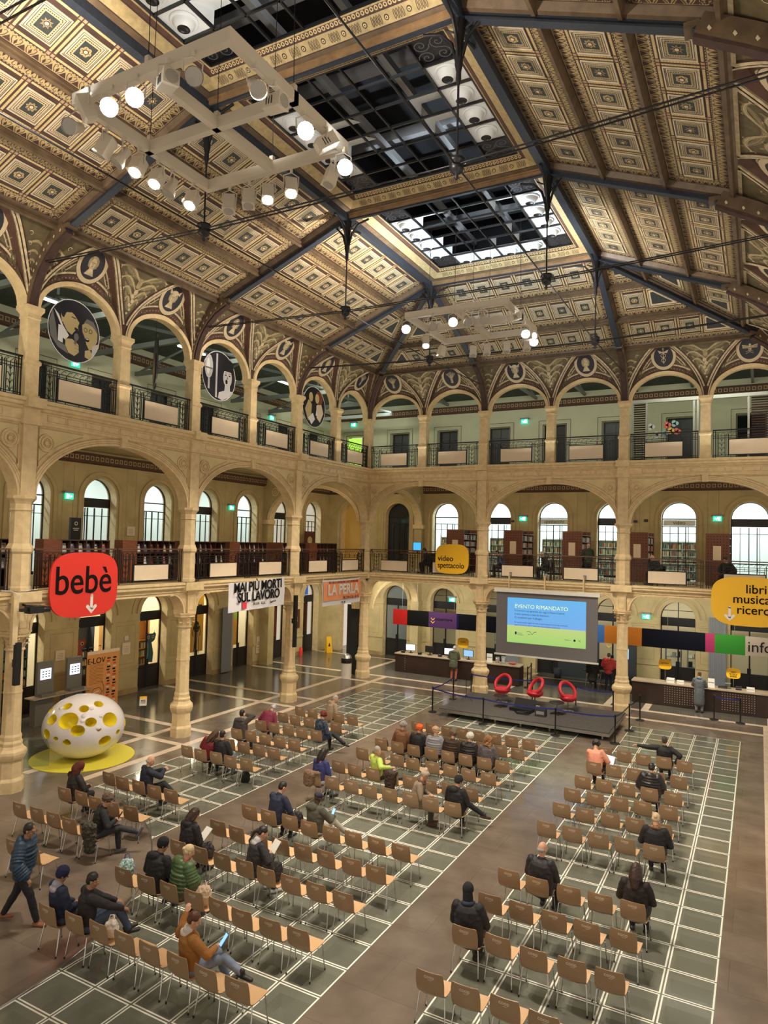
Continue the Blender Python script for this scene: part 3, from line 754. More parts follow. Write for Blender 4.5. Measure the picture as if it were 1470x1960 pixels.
def figure(g, c, z, kind, h):
    if kind == 'head':
        g.disc(c, z+.05, .17, h, leafm, 16); g.disc(c+.01, z+.03, .115, h+.004, figm, 14, .8, 1.15)
        g.poly([(c-.06, z-.1), (c+.06, z-.1), (c+.16, z-.27), (c-.15, z-.27)], h+.003, figm)
        for sg in (-1, 1):
            g.disc(c+.01+sg*.04, z+.05, .014, h+.007, brown, 6, 1.4, .7); scroll(g, c+sg*.12, z+.12, .07, sg, .4, h+.006, brown, .014); scroll(g, c+sg*.14, z-.04, .055, sg, 1.4, h+.006, leafm, .025)
        g.stroke([(c+.01, z+.05), (c+.015, z), (c+.0, z-.01)], .01, h+.007, brown); g.disc(c+.01, z-.045, .022, h+.007, brown, 6, 1, .4)
    elif kind == 'winged':
        figure(g, c, z, 'head', h); g.disc(c, z+.17, .13, h+.008, figm, 12, 1, .5)
        for sg in (-1, 1): g.poly([(c+sg*.09, z+.16), (c+sg*.24, z+.27), (c+sg*.2, z+.12)], h+.01, figm)
    elif kind == 'caduceus':
        g.stroke([(c, z-.26), (c, z+.24)], .022, h, figm); g.disc(c, z+.26, .03, h, figm, 8)
        for sg in (-1, 1):
            g.stroke([(c+sg*.11*sin(i/14*2.2*pi)*(1-.35*(1-i/14)), z-.22+.36*i/14) for i in range(15)], .018, h+.004, figm)
            g.poly([(c, z+.14), (c+sg*.2, z+.22), (c+sg*.14, z+.1)], h+.002, figm)
    elif kind == 'sheaf':
        for i in range(-4, 5):
            g.stroke([(c+i*.012, z-.24), (c+i*.01, z-.05), (c+i*.055, z+.22-abs(i)*.02)], .02, h, figm)
        g.rect(c-.07, z-.08, c+.07, z-.03, h+.006, leafm)
    elif kind == 'bee':
        g.disc(c, z-.02, .07, h+.004, figm, 12, .8, 1.5); g.disc(c, z+.11, .04, h+.004, figm, 8)
        for sg in (-1, 1):
            g.poly([(c, z+.06), (c+sg*.27, z+.12), (c+sg*.25, z+.0), (c+sg*.05, z)], h, leafm); g.stroke([(c, z+.06), (c+sg*.27, z+.12)], .014, h+.004, figm)
            for k in (-.06, -.12): g.stroke([(c, z+k), (c+sg*.13, z+k-.06)], .01, h, figm)
        for k in (-.1, -.05, 0): g.rect(c-.05, z+k, c+.05, z+k+.015, h+.008, brown)
KINDS = {('L'): ['sheaf', 'head', 'winged', 'head', 'winged', 'head', 'head', 'head', 'head', 'head'], 'B': ['sheaf', 'sheaf', 'winged', 'head', 'caduceus', 'bee'], 'R': ['head']*10}
def coving(M, key, n, step, name):
    Ll = lambda z: max(0, z-14.05)*(.72*DC/1.1)
    ML_ = lambda s_, d, z: M(s_, d+(Ll(z) if d > -.05 else 0), z)
    g = G(ML_); N = 24
    for k in range(n):
        sc = step*(k+.5); z0 = Z0c
        A = [pi*i/N for i in range(N+1)]
        inner = [(sc-1.30*cos(a), z0+1.03*sin(a)) for a in A]
        sgn = lambda a: (1 if cos(a) > 0 else -1)
        outer = [(sc-sgn(a)*bo(sin(a)) if i != N//2 else sc, z0+HC*sin(a)) for i, a in enumerate(A)]
        g.tf = ML_
        for q in range(5):
            f_ = lambda k_: [(a_[0]+(b_[0]-a_[0])*k_, 0, a_[1]+(b_[1]-a_[1])*k_) for a_, b_ in zip(inner, outer)]
            g.strip(f_(q/5), f_((q+1)/5), olive)
        # reveal under the arch, stone archivolt
        g.strip([(u, .06, z) for u, z in inner], [(u, -.22, z) for u, z in inner], cream)
        g.strip([(u, -.22, z) for u, z in inner], [(u, -.22, z0+2.2) for u, z in inner], ochrew)
        el = lambda w, a: (sc-(1.30+w)*cos(a), z0+(1.03+w)*sin(a))
        g.strip([(*[el(0, a)[0]], .06, el(0, a)[1]) for a in A], [(el(.13, a)[0], .06, el(.13, a)[1]) for a in A], cream)
        g.strip([(el(.13, a)[0], .06, el(.13, a)[1]) for a in A], [(el(.13, a)[0], 0, el(.13, a)[1]) for a in A], cream)
        def inside(u, z, mg=.02):
            t = (z-z0)/HC; return 0 <= t <= 1 and abs(u-sc) < bo(t)-mg
        def ringseg(w0, w1, h, m, st=60):
            for i in range(st):
                a, b = pi*i/st, pi*(i+1)/st; P = [el(w0, a), el(w0, b), el(w1, b), el(w1, a)]
                if all(inside(*p) for p in P): g.poly(P, h, m)
        ringseg(.13, .165, .012, brown); ringseg(.165, .29, .010, frieze); ringseg(.29, .32, .014, brown); ringseg(.33, .375, .012, figm); ringseg(.40, .415, .012, brown)
        for i in range(44):
            a = pi*(i+.5)/44; p = el(.228, a)
            if inside(*p, .1): g.disc(p[0], p[1], .020, .018, pink, 6)
        # bands following the pointed outline
        def outl(k0, k1, h, m, st=48):
            cz = z0+.55
            f = lambda a, k_: (sc+(-(sgn(a))*bo(min(1, sin(a))))*k_, cz+(z0+HC*sin(a)-cz)*k_)
            for i in range(st):
                a, b = .0001+(pi-.0002)*i/st, .0001+(pi-.0002)*(i+1)/st
                P = [f(a, k0), f(b, k0), f(b, k1), f(a, k1)]
                if all(((u-sc)/1.69)**2+((z-z0)/1.42)**2 > 1 for u, z in P): g.poly(P, h, m)
        outl(1, .955, .010, frieze); outl(.945, .915, .012, figm); outl(.90, .89, .012, brown); outl(.87, .85, .012, figm)
        # medallion
        mz = 14.66
        g.disc(sc, mz, .50, .016, brown, 28, .98); g.ringd(sc, mz, .37, .475, .034, mat('medallion cream', (.56, .46, .30), .6), 28, .03); g.disc(sc, mz, .37, .022, med_dark, 24)
        figure(g, sc, mz, KINDS[key][k], .028)
        for sg in (-1, 1):   # small corner scrolls
            for q in range(3): scroll(g, sc+sg*(.72+.09*q), 14.28-.06*q, .07, sg, q*1.3, .018, figm, .02)
            g.stroke([(sc+sg*.58, 14.40), (sc+sg*1.03, 14.1), (sc+sg*.8, 14.62), (sc+sg*.58, 14.42)], .012, .016, figm)
        # little vault running back from the coving to the wall
        T = [sin(pi/2*i/14) for i in range(15)]; g.tf = M
        for sg in (-1, 1):
            g.strip([(sc+sg*bo(t), Ll(z0+HC*t), z0+HC*t) for t in T], [(sc+sg*bo(t), Uo(t)+.02, z0+HC*t) for t in T], frieze)
            g.strip([(sc+sg*(bo(t)+.0), Uo(t)+.045, z0+HC*t) for t in T], [(sc+sg*(bo(t)+.05), Uo(t)+.045, z0+HC*t) for t in T], figm)
            g.strip([(sc+sg*(bo(t)+.0), Uo(t)+.045, z0+HC*t) for t in T], [(sc+sg*(bo(t)+.0), Uo(t)-.02, z0+HC*t) for t in T], figm)
    g.tf = M
    for k in range(n+1):
        c = step*k; T = [sin(pi/2*i/18) for i in range(19)]
        wo = lambda t: step/2-bo(t)
        for sg in (-1, 1):
            g.strip([(c, Uo(t), Z0c+HC*t) for t in T], [(c+sg*wo(t), Uo(t), Z0c+HC*t) for t in T], frieze)
        f0 = G(lambda u, h, z: M(c+u, Uo(min(1, max(0, (z-Z0c)/HC)))+h, z))
        tz = lambda t: Z0c+HC*t
        T2 = [.2+.76*i/14 for i in range(15)]
        for q, (mg, wd, mm, h) in enumerate(((.12, .06, figm, .06), (.20, .016, brown, .05))):
            for sg in (-1, 1):
                f0.stroke([(sg*max(.0, wo(t)-mg), tz(t)) for t in T2], wd, h, mm)
            f0.stroke([(-(wo(.96)-mg), tz(.96)), (-(wo(.96)-mg)*.5, tz(.96)), (0, tz(.96)), ((wo(.96)-mg)*.5, tz(.96)), ((wo(.96)-mg), tz(.96))], wd, h, mm)
        for i in range(14):
            t, t1 = T2[i], T2[i+1]
            f0.poly([(-max(0, wo(t)-.22), tz(t)), (max(0, wo(t)-.22), tz(t)), (max(0, wo(t1)-.22), tz(t1)), (-max(0, wo(t1)-.22), tz(t1))], .015, olive)
        if k % 2: plant(f0, 0, tz(.30), HC*.60, .98, .03)
        else:
            for sg in (-1, 1):
                for j in range(4):
                    f0.stroke([(sg*(.16+.03*i+.04*j*i/3), tz(.45+.1*j)+.05*i-.012*i*i) for i in range(6)], [.03+.03*sin(pi*i/5) for i in range(6)], .03, leafm)
                    scroll(f0, sg*(.3+.09*j), tz(.52+.1*j), .07, sg, .5, .036, figm, .02)
        n0 = len(g.v); g.v += f0.v; off = {i: g.mid(m) for i, m in enumerate(f0.ms)}
        g.f += [tuple(n0+i for i in f) for f in f0.f]; g.mi += [off[i] for i in f0.mi]; g.sm += f0.sm
    L = n*step
    mould(g, 0, L, [(DC-.12, ZC-.02), (DC-.08, ZC-.07), (DC+.02, ZC-.09), (DC+.06, ZC-.05), (DC+.12, ZC-.02), (DC+.14, ZC+.04)], wood)
    g.build(name, kind='structure')
coving(ML, 'L', 10, BAY/2, 'ceiling'); coving(MB, 'B', 6, 3.12, 'ceiling'); DC, ZC = RIGHT; HC = ZC-Z0c; coving(MR, 'R', 10, BAY/2, 'ceiling'); DC, ZC, HC, VS = keep
# ---------------------------------------------------------------- ribs and iron trusses
def rib(M, c, label, hipdir=None, ks=1):
    t = thing('roof_truss', label, 'truss', group='iron roof trusses')
    P = [(0.02, 13.0), (.06, 13.3), (.16, 13.62), (.34, 13.98), (.60, 14.32), (.95, 14.62), (1.45, 14.86)]
    f = (lambda s, d, z: M(c+s, d, z)) if not hipdir else hipdir
    P = [(d*ks, z+(.395*1.45*(ks-1) if z > 14.8 else .2*(ks-1)*(z-13)/1.8)) for d, z in P]
    g = G(f)
    k = len(P)
    for w0, dd, mm in ((.16, 0, wood), (.10, .06, brown)):
        R = []
        for i, (d, z) in enumerate(P):
            a, b = P[max(0, i-1)], P[min(k-1, i+1)]; l = sqrt((b[0]-a[0])**2+(b[1]-a[1])**2); nx, nz = (b[1]-a[1])/l, -(b[0]-a[0])/l
            R.append([(-w0, d+nx*dd-nx*.25, z+nz*dd-nz*.25), (-w0, d+nx*(dd+.06), z+nz*(dd+.06)), (w0, d+nx*(dd+.06), z+nz*(dd+.06)), (w0, d+nx*dd-nx*.25, z+nz*dd-nz*.25)])
        g.rings(R, mm, False)
    for i in range(k-1):   # white painted links on the flanks
        for sg in (-1, 1):
            for q in (.25, .75):
                d = P[i][0]+(P[i+1][0]-P[i][0])*q; z = P[i][1]+(P[i+1][1]-P[i][1])*q
                g.face([(sg*.165, d-.04, z), (sg*.165, d, z-.03), (sg*.165, d+.03, z+.03), (sg*.165, d, z+.07)], sand)
    g.build('rib', t)
    g = G(f)
    g.cbox((0, 1.5*ks, 14.93+.395*1.5*(ks-1)), (.30, .24, .10), wood)
    for x0, x1, z0, z1, mm in ((-.10, .10, -.28, -.24, ironb), (-.03, .03, -.24, -.06, ironb), (-.10, .10, -.06, 0, ironb)):
        a = (1.3*ks, ZC+(1.3*ks-DC)*.395-.05); b = (6.2, ZC+(6.2-DC)*.395-.05)
        g.faces([(x0, a[0], a[1]+z0), (x1, a[0], a[1]+z0), (x1, a[0], a[1]+z1), (x0, a[0], a[1]+z1), (x0, b[0], b[1]+z0), (x1, b[0], b[1]+z0), (x1, b[0], b[1]+z1), (x0, b[0], b[1]+z1)],
                [(0, 1, 2, 3), (4, 5, 6, 7), (0, 1, 5, 4), (1, 2, 6, 5), (2, 3, 7, 6), (3, 0, 4, 7)], mm)
    g.build('beam', t)
for i in range(1, 6): rib(ML, BAY*i, f'iron truss with painted rib on the left slope, {ORD[i]} from the far end')
for i in range(1, 6): rib(MR, BAY*i, f'iron truss with painted rib on the right slope, {ORD[i]} from the far end', ks=1.45)
for i in range(1, 3): rib(MB, 6.24*i, f'iron truss with painted rib on the far slope, {"left" if i == 1 else "right"} one')
q2 = 1/sqrt(2)
rib(None, 0, 'diagonal iron hip truss rising from the far left corner', hipdir=lambda s, d, z: (d+s*q2, -d+s*q2, z))
rib(None, 0, 'diagonal iron hip truss rising from the far right corner', hipdir=lambda s, d, z: (WX-d-s*q2, -d+s*q2, z))
# ---------------------------------------------------------------- skylights
scrollm = mat('dark scroll iron', (.11, .12, .15), .45, .4)
cellw = mat('white skylight cell', (.72, .76, .80), .45)
def border_run(g, a, b, w, h):
    """painted border with flutes and rosettes, from a to b, w inwards (left side)"""
    L = sqrt((b[0]-a[0])**2+(b[1]-a[1])**2); ux, uy = (b[0]-a[0])/L, (b[1]-a[1])/L; nx, ny = -uy, ux
    T = lambda p, q: (a[0]+ux*p+nx*q, a[1]+uy*p+ny*q)
    m0, m1 = 0, 0
    def band(q0, q1, m, hh):
        g.poly([T(q0*w, q0*w), T(L-q0*w, q0*w), T(L-q1*w, q1*w), T(q1*w, q1*w)], h+hh, m)
    band(0, .22, wood, 0); band(.22, .26, brown, 0); band(.26, .68, ochre, .0); band(.68, .74, brown, 0); band(.74, .90, frieze, 0); band(.90, 1, ochre, 0)
    p = w*.8; k = 0
    while p < L-w*.8:
        if k % 2 == 0:
            for i in range(4):
                c = p+.06*i; P = [T(c+.02*cos(x), w*.47+w*.15*sin(x)) for x in [2*pi*j/8 for j in range(8)]]
                g.stroke(P, .012, h+.006, brown, closed=True)
            p += .36
        else:
            c = T(p, w*.47); g.disc(c[0], c[1], .055, h+.005, brown, 10); g.disc(c[0], c[1], .035, h+.008, yell, 8); g.disc(c[0], c[1], .015, h+.011, brown, 6); p += .13
        k += 1
    n = int((L-w*1.7)/.10)
    for i in range(n):
        c = T(w*.85+(L-w*1.7)*(i+.5)/n, w*.82); g.ringd(c[0], c[1], .022, .042, h+.006, yell, 8)
wood2 = mat('painted cross beam', (.26, .16, .08), .5, var=.3, scale=5)
def skylight(yc, idx):
    x0, x1, y0, y1 = 6.22, 12.5, yc-BAY/2, yc+BAY/2
    zi = lambda u, v: min(17.22, 16.93+.29*max(0, min((min(u-x0, x1-u))/.5, (min(v-y0, y1-v)-.12)/.55)))
    g = G(lambda u, h, v: (u, v, zi(u, v)-h))
    a, b, c, d = (x0+.1, y0+.1), (x1-.1, y0+.1), (x1-.1, y1-.1), (x0+.1, y1-.1)
    # four painted borders
    W_ = .55
    border_run(g, a, b, W_, 0); border_run(g, b, c, W_, 0); border_run(g, c, d, W_, 0); border_run(g, d, a, W_, 0)
    g.tf = None
    for (p, q) in (((x0-.1, y0), (x0+.1, y1)), ((x1-.1, y0), (x1+.1, y1))):
        g.box((p[0], p[1], 16.72), (q[0], q[1], 16.95), ironb)
    for yy in ((y0, y1) if idx == 0 else (y0,)):
        g.box((x0, yy-.10, 16.82), (x1, yy+.10, 16.98), wood2); g.box((x0, yy-.14, 16.90), (x1, yy+.14, 16.94), wood2); g.box((x0, yy-.05, 16.78), (x1, yy+.05, 16.82), ironb)
    g.build('ceiling', kind='structure')
    X0, X1, Y0_, Y1_ = x0+.1+W_, x1-.1-W_, y0+.1+W_, y1-.1-W_
    t = thing('skylight', f'square skylight grid of white porthole panels and dark centre, {["farthest", "middle", "nearest"][idx]} of three', 'skylight', (0, 0, 17.22))
    N = 6; cw = (X1-X0)/N; ch = (Y1_-Y0_)/N
    g = G()
    for i in range(N+1):
        g.box((X0+cw*i-.02, Y0_, -.03), (X0+cw*i+.02, Y1_, .03), black); g.box((X0, Y0_+ch*i-.02, -.03), (X1, Y0_+ch*i+.02, .03), black)
    g.build('grid_bars', t)
    for i in range(N):
        for j in range(N):
            u, v = X0+cw*i, Y0_+ch*j; ed = (i in (0, N-1)) + (j in (0, N-1)); cx, cy = u+cw/2, v+ch/2
            if ed == 2:
                g = G(lambda U, h, Vv: (U, Vv, h)); 
                g.face([(u, .05, v), (u+cw, .05, v), (u+cw, .05, v+ch), (u, .05, v+ch)], black)
                for q in range(4):
                    a_, b_ = u+cw*(.27+.46*(q % 2)), v+ch*(.27+.46*(q//2))
                    g.stroke(spiral(a_, b_, .19, 1.7, q*1.57, 20), .022, -.0, scrollm)
                g.build('iron_scroll_panel', t)
            elif ed == 1 and (i in (0, N-1) or (j == N-1 and idx == 0)):
                g = G(); g.box((u+.02, v+.02, .03), (u+cw-.02, v+ch-.02, .06), cellw); g.build('white_panel', t)
                g = G(); n = 20
                g.lathe([(.0, .03), (.29, .03), (.29, .0), (.26, -.02), (.245, .0), (.23, -.01)], cellw, (cx, cy, 0), 24, cap=False)
                g.lathe([(.23, -.01), (.215, -.07), (.17, -.13), (.13, -.155)], cellw, (cx, cy, 0), 24, cap=False)
                g.lathe([(.13, -.155), (.12, -.12), (.001, -.11)], black, (cx, cy, 0), 16, cap=False)
                p_ = g.build('porthole', t)
            elif ed == 0 and (i in (1, N-2) or j == N-2 and idx == 0):
                g = G(); g.face([(u+.03, v+.03, .04), (u+cw-.03, v+.03, .04), (u+cw-.03, v+ch-.03, .35), (u+.03, v+ch-.03, .35)], cellw)
                g.face([(u+.03, v+.03, .04), (u+.03, v+ch-.03, .04), (u+.03, v+ch-.03, .35)], cellw)
                if (i+j+idx) % 3: g.build('reflector_panel', t)
            else: pass
for idx, yc in enumerate((-BAY*1.5, -BAY*2.5, -BAY*3.5)): skylight(yc, idx)
# dark roof space above the skylights with a few ducts
g = G()
for (a, b, c, d) in (((5.6, -32, 17.3), (5.6, -5, 17.3), (5.6, -5, 20.5), (5.6, -32, 20.5)), ((13.1, -32, 17.3), (13.1, -5, 17.3), (13.1, -5, 20.5), (13.1, -32, 20.5)), ((5.6, -5, 17.3), (13.1, -5, 17.3), (13.1, -5, 20.5), (5.6, -5, 20.5)), ((5.6, -32, 20.5), (13.1, -32, 20.5), (13.1, -5, 20.5), (5.6, -5, 20.5))):
    g.face([a, b, c, d], dark)
for y in range(-30, -5, 3):
    g.box((5.7, y-.1, 19.2), (13, y+.1, 19.5), grey); 
for x in (7.6, 9.4, 11.2): g.box((x-.08, -31, 18.6), (x+.08, -5.2, 18.8), grey)
g.build('ceiling', kind='structure')
# ---------------------------------------------------------------- brackets, hangers and tie rods
names = ['left', 'right']
for j in range(1, 5):
    for xi, x in enumerate((6.22, 12.5)):
        y = -BAY*j
        t = thing('iron_bracket', f'black bracket and hanger rod under the skylight, {names[xi]} side, {ORD[j]} from far end', 'bracket', (x, y, 0), 0, 'skylight brackets')
        g = G(); g.lathe([(.03, 15.5), (.055, 15.6), (.05, 15.75), (.085, 15.9), (.075, 16.2), (.11, 16.5), (.15, 16.75)], iron, n=8)
        for a in range(4):
            c, s_ = cos(a*pi/2), sin(a*pi/2)
            g.tube([(c*.06, s_*.06, 16.0), (c*.16, s_*.16, 16.35), (c*.38, s_*.38, 16.6), (c*.75, s_*.75, 16.70)], .035, iron, 5)
            g.tube([(c*.12, s_*.12, 16.55), (c*.30, s_*.30, 16.66)], .02, iron, 4)
        g.build('bracket', t)
        g = G(); g.tube([(0, 0, 13.95), (0, 0, 15.6)], .022, iron, 6); g.build('hanger_rod', t)
        g = G(); g.lathe([(.01, 13.66), (.05, 13.70), (.03, 13.76), (.12, 13.82), (.14, 13.9), (.12, 13.98), (.16, 14.0), (.16, 14.06), (.05, 14.10)], iron, n=10); g.build('node', t)
for j in range(1, 5):
    y = -BAY*j
    t = thing('tie_rod', f'double black tie rod crossing the hall, {ORD[j]} from the far end', 'tie rod', (0, y, 0), 0, 'tie rods across the hall')
    for q in (-.06, .06):
        g = G(); g.tube([(.45, q, 14.16), (6.22, q, 13.93), (12.5, q, 13.93), (WX-.45, q, 14.16)], .017, iron, 6); g.build('rod', t)
for xi, x in enumerate((6.22, 12.5)):
    g = G(); g.tube([(x, -.45, 14.16), (x, -BAY, 13.93), (x, -31, 13.93)], .02, iron, 6)
    tag(g.build('tie_rod'), f'long black tie rod running the length of the hall on the {names[xi]} side', 'tie rod')
# ---------------------------------------------------------------- hanging lighting frames
fram = mat('cream enamel steel', (.55, .49, .40), .45); lens = mat('lit lens', (1, .93, .82), emit=60); lensoff = mat('glass lens', (.35, .33, .30), .1)
lensc = mat('cool lit lens', (.88, .94, 1), emit=60)
def spot_head(parent_none, name, loc, rz, tilt, lit, label, grp, big):
    t = thing(name, label, 'spotlight', loc, rz, grp); t.rotation_euler = (0, 0, rz)
    R = Matrix.Rotation(tilt, 3, 'X')
    f = lambda x, y, z: tuple(R @ V3((x, y, z-.0)))
    g = G(f)
    if big:
        R_ = lambda z, a, b: [(-a, -b, z), (a, -b, z), (a, b, z), (-a, b, z)]
        g.rings([R_(.18, .07, .07), R_(.15, .11, .10), R_(-.12, .11, .10), R_(-.2, .12, .11)], fram, False)
        for q in (-.05, 0, .05): g.box((.11, -.06, q), (.118, .06, q+.012), dark)
        g.build('housing', t)
        g = G(f); g.lathe([(.10, -.203), (.001, -.21)], lens if lit == 1 else lensc if lit == 2 else lensoff, n=14); g.build('lens', t)
    else:
        g.lathe([(.001, .18), (.05, .17), (.08, .14), (.085, -.02), (.13, -.12), (.135, -.18)], fram, n=14, cap=False); g.build('housing', t)
        g = G(f); g.lathe([(.128, -.165), (.001, -.175)], lens if lit == 1 else lensc if lit == 2 else lensoff, n=14); g.build('lens', t)
    g = G(); g.tube([(-.13, 0, .02), (-.14, 0, .2), (0, 0, .27), (.14, 0, .2), (.13, 0, .02)], .012, fram, 4); g.tube([(0, 0, .27), (0, 0, .36)], .03, fram, 6); g.build('yoke', t)
    return t
def light_frame(cx, cy, z, spec, lab):
    t = thing('lighting_frame', f'cream steel lighting frame hanging on cables, {lab}', 'lighting frame', (cx, cy, z))
    hx, hy = 1.6, 1.52
    for nm, a, b in (('beam', (-hx, -hy), (hx, -hy)), ('beam', (hx, -hy), (hx, hy)), ('beam', (hx, hy), (-hx, hy)), ('beam', (-hx, hy), (-hx, -hy)), ('beam', (-hx, 0), (hx, 0)), ('beam', (0, -hy), (0, hy))):
        g = G(); q = .06; al = a[1] == b[1]; e = .06 if al else -.062
        g.box((min(a[0], b[0])-(q if not al else q), min(a[1], b[1])-(q if al else -q), -.10), (max(a[0], b[0])+q, max(a[1], b[1])+(q if al else -q), .10), fram); g.build(nm, t)
    for px_, py_ in ((-hx, 0), (hx, 0), (0, 0), (0, hy), (0, -hy)):
        g = G(); g.tube([(px_, py_, .1), (px_*.96, py_, 3.35)], .008, iron, 4); g.box((px_-.04, py_-.04, .08), (px_+.04, py_+.04, .22), fram); g.build('cable', t)
    cnt_ = {}
    for i, (px_, py_, rz, tilt, lit, big) in enumerate(spec):
        ed = 'upper left' if py_ < -1.5 and px_ > -1.62 else 'upper right' if px_ > 1.6 else 'lower right' if py_ > 1.5 else 'lower left'
        cnt_[ed] = cnt_.get(ed, 0)+1
        spot_head(None, 'spotlight', (cx+px_, cy+py_, z-.42 if tilt < 1.7 else z-.30), rz, tilt, lit, f'{"lit" if lit else "unlit"} cream {"box" if big else "round"} spotlight, {ORD[cnt_[ed]]} on the {ed} edge of the frame {lab}', f'spotlights on the frame {lab}', big)
C_ = -2.38
S1 = [(-1.65, -1.5, -2.9, 1.1, 0, 0), (-1.25, -1.6, 2.6, 2.7, 2, 1), (-.7, -1.6, C_, 1.05, 2, 0), (-.15, -1.6, C_, 1.02, 2, 0), (.55, -1.65, -2.0, 1.5, 0, 1), (1.0, -1.6, -2.2, .9, 0, 0),
      (1.65, -1.0, -2.0, .8, 0, 0), (1.65, -.55, -1.6, 1.5, 0, 1), (1.65, .25, C_, 1.1, 1, 0), (1.65, .85, -.7, 2.2, 2, 1), (1.65, 1.45, C_, 1.08, 2, 0),
      (-1.65, -.9, 2.0, .5, 0, 1), (-1.65, -.55, 2.4, .6, 0, 0), (-1.65, -.2, -2.9, .5, 1, 1), (-1.65, .25, -2.9, .5, 1, 1), (-1.65, .6, 2.7, .4, 0, 0), (-1.65, 1.15, -2.9, .5, 1, 1), (-1.1, 1.6, -2.6, .3, 0, 1), (-.6, 1.6, -2.6, .3, 0, 1), (-.15, 1.6, -2.4, .45, 1, 1), (.4, 1.6, -2.4, .45, 1, 1), (1.3, 1.6, 2.6, .3, 0, 1)]
light_frame(9.35, -21.7, 13.9, S1, 'nearer the camera')
S2 = [(-1.6, -1.55, -2.75, 1.2, 1, 0), (-.7, -1.6, -2.5, .9, 0, 0), (0, -1.6, -2.75, 1.2, 1, 0), (.45, -1.6, -2.5, .8, 0, 0), (.95, -1.6, -2.5, .9, 0, 0), (1.65, -.9, -.6, 2.0, 2, 1), (1.65, .3, -2.7, 1.0, 2, 0), (1.65, .8, -2.0, 1.5, 2, 1), (1.65, 1.2, -2.7, .9, 2, 0),
      (-1.65, 0, -2.7, .6, 2, 1), (-1.6, 1.2, 2.6, .2, 0, 1), (-.6, 1.6, -2.6, .3, 0, 1), (-.1, 1.6, -2.6, .3, 0, 1), (.6, 1.6, -2.6, .3, 0, 1), (1.3, 1.6, -2.6, .3, 0, 1)]
light_frame(9.35, -9.7, 13.95, S2, 'farther away')
# ================================================================ WINDOWS, DOORS AND THE ROOMS BEHIND
blackm = mat('black steel frame', (.012, .012, .014), .35, .3)
frostm = glassmat('grey door glass', (.14, .19, .22), .72, .25)
lowm = mat('black door panel', (.014, .013, .014), .4)
for M, smax in ((mlr, 24.5), (mbr, 24)):
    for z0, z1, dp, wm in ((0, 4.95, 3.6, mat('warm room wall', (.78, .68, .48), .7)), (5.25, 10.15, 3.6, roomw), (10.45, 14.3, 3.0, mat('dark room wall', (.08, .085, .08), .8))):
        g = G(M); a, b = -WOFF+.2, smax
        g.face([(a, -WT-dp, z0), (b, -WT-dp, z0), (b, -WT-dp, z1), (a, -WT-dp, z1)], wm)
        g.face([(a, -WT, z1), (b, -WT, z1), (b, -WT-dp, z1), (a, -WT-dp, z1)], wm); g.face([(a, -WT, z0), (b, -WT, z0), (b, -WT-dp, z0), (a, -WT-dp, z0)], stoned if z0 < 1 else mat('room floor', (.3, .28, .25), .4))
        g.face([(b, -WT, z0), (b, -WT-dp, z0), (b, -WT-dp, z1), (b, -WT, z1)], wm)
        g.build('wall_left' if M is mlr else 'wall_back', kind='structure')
def room_lamps(M, s, z, e, c):
    a = V3(M(s, -WT-1.8, z)); o = lamp('AREA', a, a-V3((0, 0, 1)), e, c, 5.0 if M is mbr else .5, .5 if M is mbr else 5.0)
for s in (-2.5, 4, 10.5, 17): room_lamps(mbr, s, 10.05, 240, COOL)
for s in (-2.5, 4, 10.5, 17): room_lamps(mlr, s, 10.05, 130, (.86, .95, 1))
for s in (-2.5, 4, 10.5, 17): room_lamps(mlr, s, 4.85, 190, (1, .93, .76))
for s in (7, 14): room_lamps(mbr, s, 4.85, 60, (1, .95, .82))
tint = {'frame': blackm}
def window(M, sc, hw, zb, zs, ri, idx, style, n=20):
    """one arched glazed opening; style: thin, thick, door, dark"""
    d = -.42
    t = bpy.data.objects.new(f'{"window" if zb > 1 else "door"}_{idx}', None); COL.objects.link(t); t['kind'] = 'structure'
    g = G(M); C = arch_curve(sc, hw, zs, ri, n)
    g.stroke(C, .07, d+.03, blackm, .06)
    for sg in (-1, 1): g.rect(sc+sg*hw-.04, zb, sc+sg*hw+.04, zs, d+.03, blackm, .06)
    bar = lambda u0, v0, u1, v1: g.rect(u0, v0, u1, v1, d+.03, blackm, .05)
    if zb > 1:
        if style == 'thick': bar(sc-hw, zs-.38, sc+hw, zs+.0)
        else: bar(sc-hw, zs-.05, sc+hw, zs+.0); bar(sc-hw, zs-.42, sc+hw, zs-.38)
        for u in (-.42, .42): bar(sc+u-.012, zb, sc+u+.012, zs-.4)
        for u in (-.04, .30): bar(sc+u-.02, zb, sc+u+.02, zs-.4)
        bar(sc-hw, zs-.74, sc+hw, zs-.715); bar(sc-hw, zb+.9, sc+hw, zb+.93); bar(sc-.5, zb, sc+.5, zb+.12)
    else:
        bar(sc-hw, zs-.42, sc+hw, zs-.0)
        bar(sc-.035, zb, sc+.035, zs-.4); g.rect(sc-.10, 1.0, sc+.06, 1.28, d+.07, blackm, .05)
        if style == 'mull': bar(sc-.02, zs, sc+.02, zs+ri); bar(sc-hw, zs+.33, sc+hw, zs+.36)
    g.build('frame', t)
    if zb < 1:
        g = G(M); g.rect(sc-hw, 0, sc+hw, 1.02, d+.02, lowm, .03)
        for q in (-.42, .42): g.frame(sc+q-.32, .15, sc+q+.32, .92, .02, d+.03, blackm)
        g.build('door_panel', t)
    g = G(M); gm = frostm if style == 'frost' else glassm
    g.strip([(u, d, v) for u, v in C], [(u, d, zb) for u, v in C], gm if style != 'dark' else mat('dark glass', (.02, .024, .03), .08))
    g.build('glass', t)
    return t
nW = [0]
def mk(M, ops, styles):
    for (sc, hw, zb, zs, ri), st in zip(ops, styles):
        nW[0] += 1; window(M, sc, hw, zb, zs, ri, nW[0], st)
